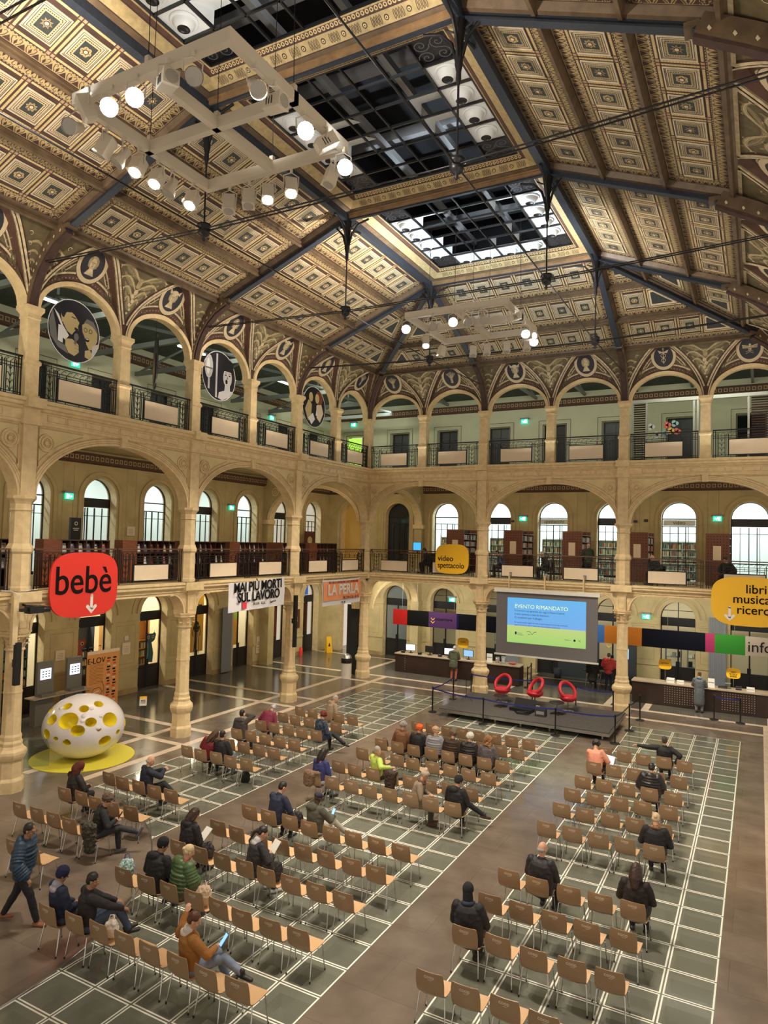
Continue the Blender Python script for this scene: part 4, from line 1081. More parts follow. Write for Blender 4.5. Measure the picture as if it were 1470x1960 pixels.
mk(mlr, LM[:8], ['thin', 'thick', 'thin', 'thick', 'thin', 'thick', 'thin', 'thick'])   # k=-2..5
mk(mbr, BM[1:8], ['dark', 'thin', 'thick', 'thin', 'thick', 'thin', 'thick'])     # k=-1..
mk(mlr, LG[:8], ['door']*8)
mk(mbr, BG[1:8], ['frost', 'mull', 'mull', 'mull', 'mull', 'mull', 'mull'])
# yellow passage beyond the far corner
g = G(mbr); g.box((-6.2, -.5, 5.25), (-4.0, -.45, 9.4), mat('warm yellow passage', (.62, .40, .10), .7)); g.build('wall_back', kind='structure')
# upper gallery doors (dark leaves set in the painted surrounds)
for M, ops, lit in ((mlr, LU[:9], ()), (mbr, BU[1:7], ())):
    for i, (sc, hw, zb, zs, ri) in enumerate(ops):
        nW[0] += 1
        g = G(M); g.rect(sc-hw, zb, sc+hw, zs, -.3, lowm, .04)
        g.frame(sc-hw, zb, sc+hw, zs, .06, -.27, blackm, .03); g.rect(sc-.02, zb, sc+.02, zs, -.26, blackm, .02)
        g.rect(sc-hw, 12.75, sc+hw, 12.79, -.26, blackm, .02)
        g.build(f'door_{nW[0]}', kind='structure')
g = G(mbr); g.rect(-5.5, 10.45, -4.3, 13.2, -.2, mat('lime green lit room', (.45, .80, .10), .7, emit=.8), .03); g.build('door_60', kind='structure')
# lettering on two windows
for body, sc in (('spettacolo', 7.775), ('video', 14.0)):
    g = G(mbr); g.rect(sc-.74, 7.96, sc+.74, 8.25, -.36, mat('frosted white band', (.75, .78, .76), .5), .02)
    o = tag(g.build('window_lettering_band'), f'white band reading {body} on the arched window of the back middle gallery', 'sign')
    text('lettering', body, .26, black, o, (sc, WOFF+.355, 8.11), ext=.003)
# ---------------------------------------------------------------- shelves and books
bookcols = [mat(f'book {i}', c, .6) for i, c in enumerate([(.62, .60, .55), (.10, .12, .16), (.45, .10, .07), (.70, .66, .50), (.12, .22, .30), (.52, .36, .12), (.30, .30, .30), (.75, .73, .70), (.10, .25, .15), (.60, .20, .08)])]
bproto = []
for i, mm in enumerate(bookcols):
    g = G(); h = .21+.012*(i % 4); g.box((-.016-.004*(i % 3), -.08, 0), (.016+.004*(i % 3), .08, h), mm); g.box((-.012, -.075, .002), (.012, .083, h-.004), white); bproto.append(g.mesh('book'))
perf = mat('red brown perforated panel', (.16, .055, .025), .45, var=.15)
nb = [0]
def book(loc, rz, label, grp, i):
    o = bpy.data.objects.new('book', bproto[i % 10]); COL.objects.link(o); o.location = loc; o.rotation_euler = (0, 0, rz); nb[0] += 1
    return tag(o, label, 'book', grp)
def bookcase(x, y0, lab, nbk):
    t = thing('bookcase', f'red brown perforated bookcase in the back gallery, {lab}', 'bookcase', (x, y0, 5.25))
    g = G(); w, dp, H = .95, 1.9, 2.3
    g.box((0, 0, 0), (w, .05, H), perf)
    for i in range(7):
        for j in range(17):
            if 5 < j < 13 and 1 < i < 5: continue
            c = (.10+.125*i, -.003, .12+.128*j); g.cbox(c, (.035, .004, .035), dark)
    g.build('end_panel', t)
    g = G(); g.box((.30, -.012, 1.1), (.62, -.004, 1.75), placardm); g.build('paper_sheet', t)
    g = G(); g.box((0, .05, 0), (.03, dp, H), perf); g.box((0, dp, 0), (w, dp+.04, H), perf); g.box((w/2-.02, .05, 0), (w/2+.02, dp, H), mat('dark shelf back', (.03, .022, .018), .7)); g.box((w-.04, dp/2, 0), (w, dp/2+.03, H), perf)
    g.build('carcass', t)
    for k in range(7):
        g = G(); g.box((.03, .05, .05+.34*k), (w, dp, .075+.34*k), perf); g.build('shelf', t)
    n = 0
    for k in range(3, 6):
        yy = .12
        while yy < dp-.1:
            if abs(yy-dp/2) > .06 and random.random() < .93:
                book((x+w-.12, y0+yy, 5.25+.078+.34*k), pi/2, f'book on the shelves of the gallery bookcase {lab}', f'books in the gallery bookcase {lab}', random.choice([0, 1, 7, 0, 3, 6, 2]))
            yy += .066
for x, lab in ((2.95, 'behind the yellow video sign'), (6.1, 'above the left part of the screen'), (9.05, 'above the right part of the screen'), (12.05, 'just right of the second back column'), (15.4, 'near the right edge')):
    bookcase(x, 3.5, lab, 0)
whs = mat('white shelf', (.70, .74, .76), .5)
def white_shelf(M, sc, z, lab, d=-1.9, w=2.2, H=2.0, gm=whs):
    t = thing('bookcase', lab, 'bookcase')
    g = G(M); g.box((sc-w/2, d-.3, z), (sc-w/2+.03, d, z+H), gm); g.box((sc+w/2-.03, d-.3, z), (sc+w/2, d, z+H), gm); g.box((sc-.015, d-.3, z), (sc+.015, d, z+H), gm); g.box((sc-w/2, d-.32, z), (sc+w/2, d-.3, z+H), gm)
    g.build('carcass', t)
    for k in range(6):
        g = G(M); g.box((sc-w/2, d-.3, z+.05+.37*k), (sc+w/2, d+.02, z+.08+.37*k), gm); g.build('shelf', t)
    g = G(M)
    for k in range(5):
        s = sc-w/2+.05
        while s < sc+w/2-.1:
            bw = random.uniform(.025, .05); h = random.uniform(.18, .26)
            if random.random() < .9 and abs(s-sc) > .06: g.box((s, d-.2, z+.08+.37*k), (s+bw, d-.02, z+.08+.37*k+h), random.choice(bookcols))
            s += bw+.004
    o = g.build('book'); tag(o, f'books standing on the {lab}'[:90], 'books', None, 'stuff')
for i, sc in enumerate((1.6, 4.7, 7.8, 10.9, 14.0)):
    white_shelf(mbr, sc, 5.25, f'white shelf behind the {ORD[i+1]} lit arched window of the back middle gallery')
ksh = mat('dark blue shelf', (.05, .06, .09), .5); osh = mat('orange shelf', (.62, .28, .07), .5)
for i, sc in enumerate((7.9, 11.0, 14.1, 17.2)):
    white_shelf(mlr, sc, .0, f'childrens shelf behind the ground left glass door, {ORD[i+1]} one past the striped figure', w=2.6, H=3.0, gm=osh if i == 0 else ksh, d=-1.5)
# painted cut-out figures behind the glass doors of the left side
def cutout(sc, z, cm, lab, tall):
    t = thing('painted_figure', lab, 'figure', group=None); g = G(mlr); d = -.62
    f = lambda P: [(sc+u, z+v) for u, v in P]
    n = 12
    g.stroke(f([(0.02, 0), (-.05, .4), (.0, .8), (.04, 1.0*tall)]), [.36, .3, .2, .16], d, cm, .03)
    hz = 1.15*tall
    g.tf = mlr; g.disc(sc, z+hz, .26, d+.01, cm, 14, 1.1, .8)
    for sg in (-1, 1): g.disc(sc+sg*.2, z+hz+.12, .12, d+.012, cm, 10); g.stroke(f([(sg*.2, hz+.2), (sg*.22, hz+.33)]), .02, d+.01, cm)
    g.build('body', t)
    g = G(mlr)
    for sg in (-1, 1): g.disc(sc+sg*.13, z+hz+.05, .075, d+.02, placardm, 12); g.disc(sc+sg*.13, z+hz+.05, .045, d+.024, black, 10)
    g.build('eye', t); return t
cutout(11.15, 1.35, mat('red paint', (.45, .07, .04), .6), 'red painted cat like figure behind the glass door beside the kiosks', .8)
cutout(7.35, 1.05, mat('teal paint', (.04, .12, .16), .6), 'teal painted cat like figure behind the glass door right of the wall notices', .95)
# striped figure
t = thing('painted_figure', 'striped dark painted figure with long hair behind the glass door between two columns', 'figure')
g = G(mlr); g.disc(4.4, 2.35, .25, -.62, black, 14, .8, 1.2); g.build('head', t)
g = G(mlr)
for i in range(7): g.stroke([(4.4+.04*(i-3), 2.1), (4.38+.07*(i-3), 1.6), (4.4+.09*(i-3), 1.02)], .035, -.61, black if i % 2 else placardm)
g.build('body', t)
g = G(mlr)
for sg in (-1, 1): g.ringd(4.4+sg*.09, 2.42, .03, .05, -.6, placardm, 10); g.stroke([(4.4+sg*.2, 2.4), (4.4+sg*.27, 2.1), (4.4+sg*.22, 1.9)], .05, -.61, black)
g.disc(4.4, 2.22, .07, -.6, mat('red paint', (.45, .07, .04)), 8, 1, .5); g.build('eye', t)
for sc, c, z0, z1, lab in ((4.2, (.85, .50, .10), 1.0, 4.1, 'orange painted wall panel behind the glass door with the striped figure'), (1.45, (.45, .72, .10), 2.4, 3.4, 'lime green panel behind the glass door under the white banner'), (1.45, (.80, .42, .08), 1.0, 2.4, 'orange wooden slats behind the glass door under the white banner')):
    g = G(mlr); g.rect(sc-.9, z0, sc+1.5, z1, -1.2, mat('panel '+lab[:8]+str(z0), c, .6, var=.1), .04); tag(g.build('wall_panel'), lab, 'panel')
for sc, lab in ((-1.58, 'dark red curtain behind the ground left glass door by the black totem'), (-4.66, 'dark red curtain with white edge behind the left glass door in the corner bay')):
    g = G(mlr); P = [(sc-.7+.04*i, -.75+.04*sin(i*1.9)) for i in range(32)]
    g.strip([(u, d, .05) for u, d in P], [(u, d, 3.3) for u, d in P], mat('dark red curtain', (.16, .025, .012), .8)); tag(g.build('curtain'), lab, 'curtain')
    g = G(mlr); g.rect(sc-.8, 3.4, sc+.8, 4.25, -.8, mat('blue lit wall', (.04, .12, .55), .6, emit=.5), .02); tag(g.build('wall_panel'), f'blue lit panel above the {lab}'[:80], 'panel')
# grey curtain strip on the ground left wall and back
for (M, sc, lab, z1) in ((mlr, 3.1, 'grey folded curtain hanging by the wall under the white banner', 3.3), (mbr, 5.75, 'grey folded curtain against the wall behind the yellow desk sign', 2.9), (mbr, 15.75, 'grey blue folded curtain against the wall behind the woman in grey', 3.6)):
    g = G(M); P = [(sc-.35+.03*i, .22+.05*sin(i*2.1)) for i in range(26)]
    g.strip([(u, d, .05) for u, d in P], [(u, d, z1) for u, d in P], mat('grey curtain', (.22, .23, .25), .8), True); tag(g.build('curtain'), lab, 'curtain')
# ---------------------------------------------------------------- magazine racks in the left gallery
rackm = mat('dark walnut rack', (.075, .03, .018), .45, var=.2)
magm = [mat(f'magazine {i}', c, .4) for i, c in enumerate([(.70, .68, .64), (.06, .07, .12), (.50, .10, .08), (.62, .64, .66), (.55, .45, .22), (.15, .18, .22), (.75, .75, .75)])]
mprot = []
for i in range(7):
    g = G(); g.box((-.105, -.008, 0), (.105, .008, .29), magm[i]); g.box((-.07, -.0095, .05), (.07, -.008, .17), magm[(i+3) % 7]); g.box((-.09, -.0095, .22), (.06, -.008, .26), magm[(i+5) % 7]); mprot.append(g.mesh('magazine'))
def rack(s0, idx, door_side):
    t = thing('magazine_rack', f'low walnut magazine rack along the left middle gallery, {ORD[idx]} from the far corner', 'rack', group='magazine racks of the left gallery')
    g = G(ML); w = 1.75; d0, d1 = -1.5, -1.1; zt = 6.66
    g.box((s0, d0, 5.25), (s0+w, d0+.03, zt), rackm); g.box((s0, d0, zt-.03), (s0+w, d1, zt), rackm); g.box((s0, d0, 5.25), (s0+w, d1, 5.32), rackm); g.box((s0, d0, 6.22), (s0+w, d1-.03, 6.25), rackm); g.box((s0, d0, 5.8), (s0+w, d1-.03, 5.83), rackm)
    for i in range(7): g.box((s0+w/6*i-.012, d0, 5.25), (s0+w/6*i+.012, d1, zt), rackm)
    g.build('carcass', t)
    g = G(ML); g.box((s0+w, d0, 5.25), (s0+w+.62, d1, zt+.01), woodr); g.build('cupboard', t)
    for i in range(6):
        for z in (6.26, 5.84):
            if random.random() < .12: continue
            o = bpy.data.objects.new('magazine', mprot[random.randrange(7)]); COL.objects.link(o)
            o.location = ML(s0+w/6*(i+.5), -1.22, z); o.rotation_euler = (-.22, 0, pi/2)
            tag(o, f'magazine displayed in the {ORD[idx]} walnut rack from the far corner, left middle gallery', 'magazine', f'magazines in the {ORD[idx]} rack')
for i, s in enumerate((1.0, 3.7, 6.6, 9.2, 11.9, 14.8, 17.6)): rack(s, i+1 if i < 9 else 9, 0)
# totem signs
def totem(M, s, d, z, lab, h=1.9):
    t = thing('sign_totem', lab, 'sign'); g = G(M); g.box((s-.22, d-.06, z), (s+.22, d+.06, z+h), black); g.build('panel', t)
    g = G(M); g.ringd(s, z+h-.22, .05, .075, d+.065, white, 12); g.rect(s-.14, z+h-.42, s+.14, z+h-.39, d+.065, white); g.rect(s-.10, z+h-.49, s+.10, z+h-.46, d+.065, white); g.build('lettering', t)
totem(mlr, 12.75, .9, 5.25, 'tall black information totem in the left middle gallery', 2.2)
totem(mlr, -.2, .3, 0, 'tall black information totem by the ground left wall behind the columns', 2.2)
# exit signs
exg = mat('green lit exit panel', (.02, .55, .34), emit=1.6); exw = mat('white lit figure', (.8, 1, .95), emit=2.5)
def exit_sign(M, s, z, lab):
    t = thing('exit_sign', lab, 'exit sign'); g = G(M); g.box((s-.24, .02, z+.12), (s+.24, .22, z+.20), grey); g.build('housing', t)
    g = G(M); g.box((s-.19, .10, z-.12), (s+.19, .13, z+.12), exg); g.build('panel', t)
    g = G(M)
    for sg in (1,):
        g.rect(s+.03, z-.09, s+.13, z+.09, .135, exw); g.poly([(s-.14, z), (s-.08, z+.05), (s-.08, z-.05)], .135, exw); g.rect(s-.08, z-.012, s-.02, z+.012, .135, exw)
        g.disc(s+.0, z+.06, .018, .137, exw, 6); g.stroke([(s+.0, z+.04), (s-.01, z-.02), (s-.04, z-.08)], .02, .137, exw)
    g.build('pictogram', t)
for (M, s, z, lab) in ((mlr, 12.47, 8.3, 'green lit exit sign on the left middle gallery wall, above the black totem'), (mlr, 2.95, 8.35, 'green lit exit sign on the left middle gallery wall, nearer the far corner'), (mlr, 12.44, 13.54, 'green lit exit sign on the upper left wall, below the disc with two singers'),
      (mlr, -.12, 13.5, 'green lit exit sign on the upper left wall near the far corner'), (mlr, 11.05, 3.28+.4, 'green lit exit sign on the ground left wall, beside the red hanging sign'), (mbr, -4.72, 14.0, 'green lit exit sign above the lime green doorway'), (mbr, 6.19, 13.56, 'green lit exit sign on the upper back wall between dark doors'),
      (mbr, 6.19, 8.24, 'green lit exit sign on the back middle wall left of the spettacolo window'), (mbr, 15.73, 8.31, 'green lit exit sign on the back middle wall right of the video window'), (mbr, 2.14, 3.6, 'green lit exit sign on the ground back wall left of the screen'), (mbr, 12.56, 3.42, 'green lit exit sign on the ground back wall right of the screen')):
    exit_sign(M, s, z, lab)
# upper glass office at the right of the back side
offw2 = mat('grey white frame', (.42, .42, .38), .5)
t = thing('glass_office', 'white framed glass office in the upper back gallery at the right', 'glass office')
g = G()
for x in (12.55, 13.15, 15.05, 15.2, 17.1): g.box((x-.04, 1.46, 10.45), (x+.04, 1.54, 13.2), offw2)
g.box((12.5, 1.44, 13.17), (19, 1.56, 13.32), offw2); g.build('frame', t)
g = G(); g.face([(12.5, 1.5, 10.45), (19, 1.5, 10.45), (19, 1.5, 13.2), (12.5, 1.5, 13.2)], glassm); g.build('glass', t)
g = G()
for x0, x1, n in ((12.6, 13.1, 26), (17.2, 18.7, 26)):
    for k in range(n): g.box((x0, 1.62, 10.6+.1*k), (x1, 1.66, 10.66+.1*k), mat('dark red blind', (.07, .022, .02), .5))
g.build('blind', t)
g = G(lambda u, h, v: (u, 1.44-h, v))
for u, v, c in ((14.0, 12.15, (.75, .15, .12)), (14.15, 11.9, (.85, .55, .12)), (13.9, 11.8, (.3, .5, .5)), (14.3, 12.2, (.3, .5, .5)), (14.4, 11.85, (.75, .15, .12)), (13.35, 12.1, (.7, .7, .7)), (13.6, 11.75, (.7, .7, .7))):
    mm = mat(f'butterfly {c}', c, .5)
    for a in range(3): g.disc(u+.07*cos(a*2.1), v+.07*sin(a*2.1), .09, .01, mm, 10)
g.build('sticker', t)
# ================================================================ HANGING SIGNS AND BANNERS
def squircle(cx, cz, hw, hh, n=40, p=3.4):
    P = []
    for i in range(n):
        a = 2*pi*i/n; c, s_ = cos(a), sin(a)
        P.append((cx+hw*(abs(c)**(2/p))*(1 if c > 0 else -1), cz+hh*(abs(s_)**(2/p))*(1 if s_ > 0 else -1)))
    return P
def plate(g, P, d0, d1, m):
    g.face([(u, d1, v) for u, v in P], m); g.face([(u, d0, v) for u, v in P], m)
    Q = P+[P[0]]; g.strip([(u, d1, v) for u, v in Q], [(u, d0, v) for u, v in Q], m)
redm = mat('red sign', (.72, .035, .022), .35); yelm = mat('yellow sign', (.83, .47, .02), .35); arrm = mat('white arrow', (.8, .74, .72), .5); txb = mat('black lettering', (.010, .007, .007), .8, spec=.1)
def arrow(g, u, v, s, h):
    g.stroke([(u, v+s), (u, v-s*.55)], s*.36, h, arrm); g.disc(u, v+s, s*.18, h, arrm, 10)
    g.poly([(u, v-s), (u-s*.72, v-s*.25), (u-s*.62, v-s*.02), (u-s*.42, v-s*.02), (u, v-s*.42), (u+s*.42, v-s*.02), (u+s*.62, v-s*.02), (u+s*.72, v-s*.25)], h, arrm)
ROT_L = (pi/2, 0, pi/2); ROT_B = (pi/2, 0, 0)
# red bebè (faces the hall, on the left balustrade)
t = thing('hanging_sign', 'large rounded red sign reading bebè with a white down arrow', 'sign'); g = G(ML)
plate(g, squircle(16.95, 5.40, 1.13, .92), .47, .53, redm); g.build('board', t)
g = G(ML); [g.tube([(q, .15, 6.05), (q, .48, 6.05)], .015, iron, 5) for q in (16.4, 17.5)]; g.build('bracket', t)
g = G(ML); arrow(g, 16.72, 4.82, .26, .535); g.build('arrow', t)
text('lettering', 'bebè', 1.12, txb, t, (.54, -17.0, 5.5), ROT_L, sx=.88, bold=.006)
t = thing('hanging_sign', 'rounded yellow sign reading video spettacolo on the back middle balustrade', 'sign'); g = G(MB)
plate(g, squircle(4.93, 6.09, .83, .69), .46, .52, yelm); g.build('board', t)
text('lettering', 'video', .36, txb, t, (4.22, -.525, 6.1), ROT_B, align='LEFT', bold=.004); text('lettering', 'spettacolo', .36, txb, t, (4.22, -.525, 5.78), ROT_B, align='LEFT', sx=.88, bold=.004)
t = thing('hanging_sign', 'large rounded yellow sign reading libri musica ricerca at the right edge', 'sign'); g = G(MB)
plate(g, squircle(17.15, 4.92, 1.27, .92), .95, 1.01, yelm); g.build('board', t)
g = G(MB); [g.tube([(q, .30, 5.2), (q, .96, 5.2)], .015, iron, 5) for q in (16.6, 17.7)]; g.build('bracket', t)
g = G(MB); arrow(g, 16.52, 4.42, .26, 1.015); g.build('arrow', t)
for b_, x_, z_ in (('libri', 17.05, 5.38), ('musica', 16.62, 5.0), ('ricerca', 16.75, 4.6)): text('lettering', b_, .46, txb, t, (x_, -1.016, z_), ROT_B, align='LEFT', bold=.004)
g = G(MB)
for x in (16.3, 18): g.tube([(x, .98, 5.6), (x, .42, 6.3)], .012, iron, 5)
g.build('cable', t)
# protest banners
def cloth(g, M, s0, s1, z00, z01, z10, z11, d, m, n=14, sag=.03):
    A = [(s0+(s1-s0)*i/n, d+.03*sin(i*1.7), (z00+(z10-z00)*i/n)-sag*sin(pi*i/n)) for i in range(n+1)]
    B = [(s0+(s1-s0)*i/n, d+.03*sin(i*1.7+.6), z01+(z11-z01)*i/n) for i in range(n+1)]
    mid_ = [(a[0], d+.02*sin(i*2.2+1), (a[2]+b[2])/2) for i, (a, b) in enumerate(zip(A, B))]
    g.strip(A, mid_, m, True); g.strip(mid_, B, m, True)
wcl = mat('white cloth banner', (.66, .65, .68), .8); ocl = mat('orange cloth banner', (.78, .30, .13), .8)
t = thing('banner', 'white cloth banner reading MAI PIÙ MORTI SUL LAVORO tied to the left gallery', 'banner'); g = G(ML)
cloth(g, ML, 10.76, 7.35, 5.17, 4.08, 5.30, 4.16, .46, wcl); g.build('cloth', t)
text('lettering', 'MAI PIÙ MORTI', .50, txb, t, (.51, -9.05, 5.0), (pi/2, -.03, pi/2), sx=.86, bold=.012)
text('lettering', 'SUL LAVORO', .50, txb, t, (.51, -9.0, 4.62), (pi/2, -.03, pi/2), sx=.86, bold=.012)
g = G(ML); g.rect(9.75, 4.18, 10.0, 4.42, .505, mat('red logo', (.6, .03, .06), .6)); g.build('emblem', t)
text('lettering', 'FILLEA   CGIL', .13, txb, t, (.51, -9.0, 4.33), ROT_L); text('lettering', 'fabrica', .14, txb, t, (.51, -8.15, 4.36), (pi/2, -.15, pi/2))
t = thing('banner', 'orange and white cloth banner tied to the left gallery, right of the white one', 'banner'); g = G(ML)
[g.tube([(q, .40, 5.12), (q, .42, 4.98)], .012, wcl, 5) for q in (1.2, 2.8, 4.4)]; cloth(g, ML, 4.5, 1.13, 5.03, 3.86, 5.06, 3.88, .42, wcl); g.build('cloth', t)
g = G(ML); cloth(g, ML, 4.46, 1.17, 4.96, 4.08, 5.0, 4.12, .455, ocl, sag=.03); g.build('print', t)
text('lettering', 'LA PERLA', .66, mat('pale lettering', (.62, .60, .56), .7), t, (.50, -2.8, 4.55), ROT_L, sx=.98, bold=.022)
text('lettering', 'RSU DELLE LAVORATRICI E DEI LAVORATORI', .15, mat('maroon lettering', (.16, .02, .02), .7), t, (.50, -2.8, 4.90), ROT_L, sx=.84); text('lettering', 'FILCTEM-CGIL UILTEC', .17, mat('maroon lettering', (.16, .02, .02), .7), t, (.50, -2.1, 4.17), ROT_L, sx=.9)
text('lettering', 'CGIL  UIL', .10, txb, t, (.475, -2.8, 3.97), ROT_L)
# round photo discs hanging in the upper arches
discb = mat('disc black blue', (.012, .013, .022), .4); skin1 = mat('disc pale tan', (.50, .40, .20), .6); dgrey = mat('disc grey', (.16, .16, .16), .6); lgrey = mat('disc light grey', (.52, .52, .54), .6); wpr = mat('disc white', (.75, .76, .78), .6)
def photodisc(sc, z, hw, hh, lab, art):
    t = thing('photo_disc', lab, 'disc'); g = G(ML)
    P = [(sc+hw*cos(2*pi*i/40), z+hh*sin(2*pi*i/40)) for i in range(40)]; plate(g, P, -.03, .0, discb); g.stroke(P, .025, .003, wpr, closed=True); g.build('board', t)
    g = G(lambda u, h, v: ML(sc-u*hw, .004+h, z+v*hh))
    art(g); g.build('print', t)
    g = G(ML)
    for q in (-.4, .4): g.tube([(sc+q, -.015, z+hh*.85), (sc+q, -.015, 13.9)], .006, iron, 4)
    g.build('cable', t)
def art1(g):
    g.poly([(-.97, .07), (-.85, .49), (-.72, .07), (-.62, -.46), (-.34, -.53), (-.21, -.78), (-.6, -.65), (-.88, -.36)], .002, dgrey)
    g.poly([(-.8, .53), (-.62, .39), (-.44, .07), (-.21, -.19), (-.34, -.36), (-.44, -.31), (-.52, .07)], .003, wpr); g.poly([(-.62, .07), (-.44, .07), (-.44, -.48), (-.62, -.44)], .004, wpr)
    g.poly([(-.52, .58), (-.32, .64), (-.08, .58), (.07, .42), (.17, .32), (.12, .19), (.15, .07), (.02, .03), (-.11, -.14), (-.29, -.06), (-.44, .15), (-.54, .36)], .005, skin1)
    g.poly([(-.56, .62), (-.49, .87), (-.29, .94), (-.03, .87), (.15, .62), (.09, .45), (-.13, .58), (-.34, .53), (-.44, .32), (-.52, .39)], .007, discb); g.poly([(-.54, .36), (-.44, .34), (-.42, .2), (-.5, .18)], .008, skin1)
    g.stroke([(-.14, .44), (.02, .42)], .035, .009, discb); g.poly([(.0, .14), (.14, .1), (.1, .02), (-.02, .06)], .009, discb)
    g.poly([(-.34, -.31), (-.08, -.27), (.17, -.4), (.19, -.65), (.02, -.8), (-.21, -.74), (-.34, -.53)], .006, skin1); g.disc(.07, -.17, .095, .009, dgrey, 12, 1, 1.3); g.stroke([(.04, -.3), (.03, -.42)], .09, .008, dgrey)
    for k in range(3): g.stroke([(.0, -.44-.1*k), (.18, -.46-.1*k)], .012, .009, dgrey)
    g.poly([(.28, .28), (.4, .39), (.68, .36), (.91, .15), (.91, -.1), (.77, -.44), (.58, -.46), (.48, -.31), (.4, -.1), (.3, .07)], .004, skin1); g.poly([(.34, .37), (.46, .53), (.73, .49), (.93, .17), (.68, .33), (.5, .38)], .006, dgrey)
    for u in (.42, .62): g.ringd(u, .15, .055, .075, .007, discb, 12)
    g.disc(.5, -.16, .09, .007, discb, 10, 1, .75); g.disc(.5, -.13, .06, .009, wpr, 8, 1, .3)
    g.poly([(.43, -.53), (.63, -.46), (.73, -.65), (.58, -.78), (.43, -.74)], .006, skin1); g.poly([(.73, -.31), (.95, -.19), (.88, -.5), (.68, -.72)], .005, lgrey)
def art2(g):
    g.poly([(-.92, -.35), (-.92, .35), (-.5, .8), (-.15, .95), (-.15, -.95), (-.5, -.8)], .002, discb); g.rect(-.22, -.9, -.12, .9, .003, lgrey); g.disc(-.64, .28, .27, .005, lgrey, 16, .9, 1.8); g.disc(-.68, .28, .14, .007, wpr, 12, .7, 2.4); g.rect(-.86, .18, -.42, .24, .008, dgrey); g.stroke([(-.62, -.2), (-.62, -.62)], .1, .006, lgrey)
    g.poly([(-.05, -.9), (.0, -.66), (.3, -.55), (.66, -.5), (.84, -.5), (.6, -.78), (.2, -.96)], .004, lgrey); g.poly([(.32, -.62), (.36, -.18), (.66, -.18), (.68, -.58)], .005, lgrey)
    g.disc(.50, .02, .29, .006, lgrey, 18, .95, 1.35); g.disc(.50, .50, .36, .005, black, 16, 1, .85); g.poly([(.2, .42), (.8, .42), (.74, .28), (.28, .28)], .008, black); g.disc(.44, -.15, .085, .008, black, 10, .85, 1.2)
    for u in (.38, .62): g.disc(u, .12, .045, .008, black, 8, 1.4, .6); g.stroke([(u-.07, .21), (u+.07, .22)], .02, .008, black)
    g.poly([(.48, .1), (.54, -.02), (.46, -.03)], .008, dgrey)
def art3(g):
    g.poly([(-.8, -.2), (-.5, .3), (-.2, .1), (-.25, -.6), (-.5, -.75)], .003, skin1); g.disc(-.3, .45, .2, .005, skin1, 12, .9, 1.2); g.disc(-.38, .6, .28, .004, black, 12)
    g.poly([(.2, .1), (.6, .3), (.85, -.2), (.55, -.7), (.25, -.5)], .003, placardm); g.disc(.25, .45, .2, .005, skin1, 12, .9, 1.2); g.disc(.42, .5, .34, .004, woodr, 12); g.poly([(.15, -.4), (.3, -.4), (.25, .1)], .006, wpr)
    g.poly([(-.5, -.6), (-.2, -.9), (.1, -.6), (-.1, -.3)], .005, wpr)
photodisc(17.27, 12.72, .86, .90, 'round photograph disc of two men singing into a microphone, nearest on the left', art1)
photodisc(11.13, 12.77, .88, .90, 'black and white round photograph disc of a woman singing, middle one', art2)
photodisc(4.95, 12.75, .88, .90, 'round photograph disc of two long haired people face to face, farthest', art3)
t = thing('photo_disc', 'round photograph disc seen edge on like a tall spike, between the two nearer discs', 'disc'); g = G()
P = [(.86*cos(2*pi*i/30), .9*sin(2*pi*i/30)) for i in range(30)]; g.tf = lambda u, h, v: (.02+u*.78+h*.6, -14.2-u*.62+h*.8, 12.55+v); plate(g, P, -.02, .02, discb); g.tf = lambda u, h, v: (.0+u*.78, -14.24-u*.62, 12.55+v); g.disc(0, -.2, .5, 0, woodr, 12); g.build('board', t)
g = G(); g.tube([(0, -14.2, 13.4), (0, -14.2, 14.05)], .006, iron, 4); g.build('cable', t)
# ================================================================ COUNTERS AND THE LONG COLOURED SIGN BAND
cnt = mat('dark brown counter front', (.030, .016, .012), .35, var=.2); ctop = mat('pale counter top', (.42, .33, .24), .35)
dotm = mat('lit perforation', (.55, .42, .28), .5, emit=.25)
def counter(x0, x1, y0, y1, lab, holes, zt=.98):
    t = thing('service_counter', lab, 'counter'); g = G(); g.box((x0, y0, 0), (x1, y1, zt-.05), cnt)
    x = x0+2.3
    while x < x1-.3: g.box((x-.006, y0-.004, .06), (x+.006, y0, zt-.05), black); x += 2.4
    for h0, h1 in holes:
        u = h0
        while u < h1:
            for k in range(8): g.cbox((u, y0-.004, .16+.095*k), (.022, .004, .022), dotm)
            u += .1
    g.build('front_panel', t); g = G(); g.box((x0-.03, y0-.05, zt-.05), (x1+.03, y1+.05, zt), ctop); g.build('worktop', t); return t
counter(.62, 7.35, 2.35, 3.05, 'long dark brown service counter with pale top, left of the screen', [(1.2, 1.3)])
counter(12.55, 21, 2.25, 2.95, 'long dark perforated service counter with pale top, right of the screen', [(13.9, 15.1), (16.15, 17.4)])
segs = [(.55, 1.38, (.30, .012, .01)), (1.38, 2.61, (.004, .004, .004)), (2.61, 4.15, (.05, .02, .07)), (4.15, 4.25, (.005, .005, .04)), (4.25, 11.05, (.002, .002, .004)), (11.05, 11.35, (.025, .08, .22)), (11.35, 12.95, (.26, .085, .01)), (12.95, 15.5, (.002, .0025, .006)), (15.5, 15.86, (.20, .02, .06)), (15.86, 17.0, (.02, .12, .015)), (17.0, 19.5, (.24, .20, .16))]
t = thing('sign_band', 'long hanging band of coloured panels above the service counters', 'sign band')
for i, (a, b, c) in enumerate(segs):
    g = G(); g.box((a, 2.12, 2.50), (b, 2.28, 3.28), mat(f'band colour {i}', c, .6, spec=.08)); g.build('panel', t)
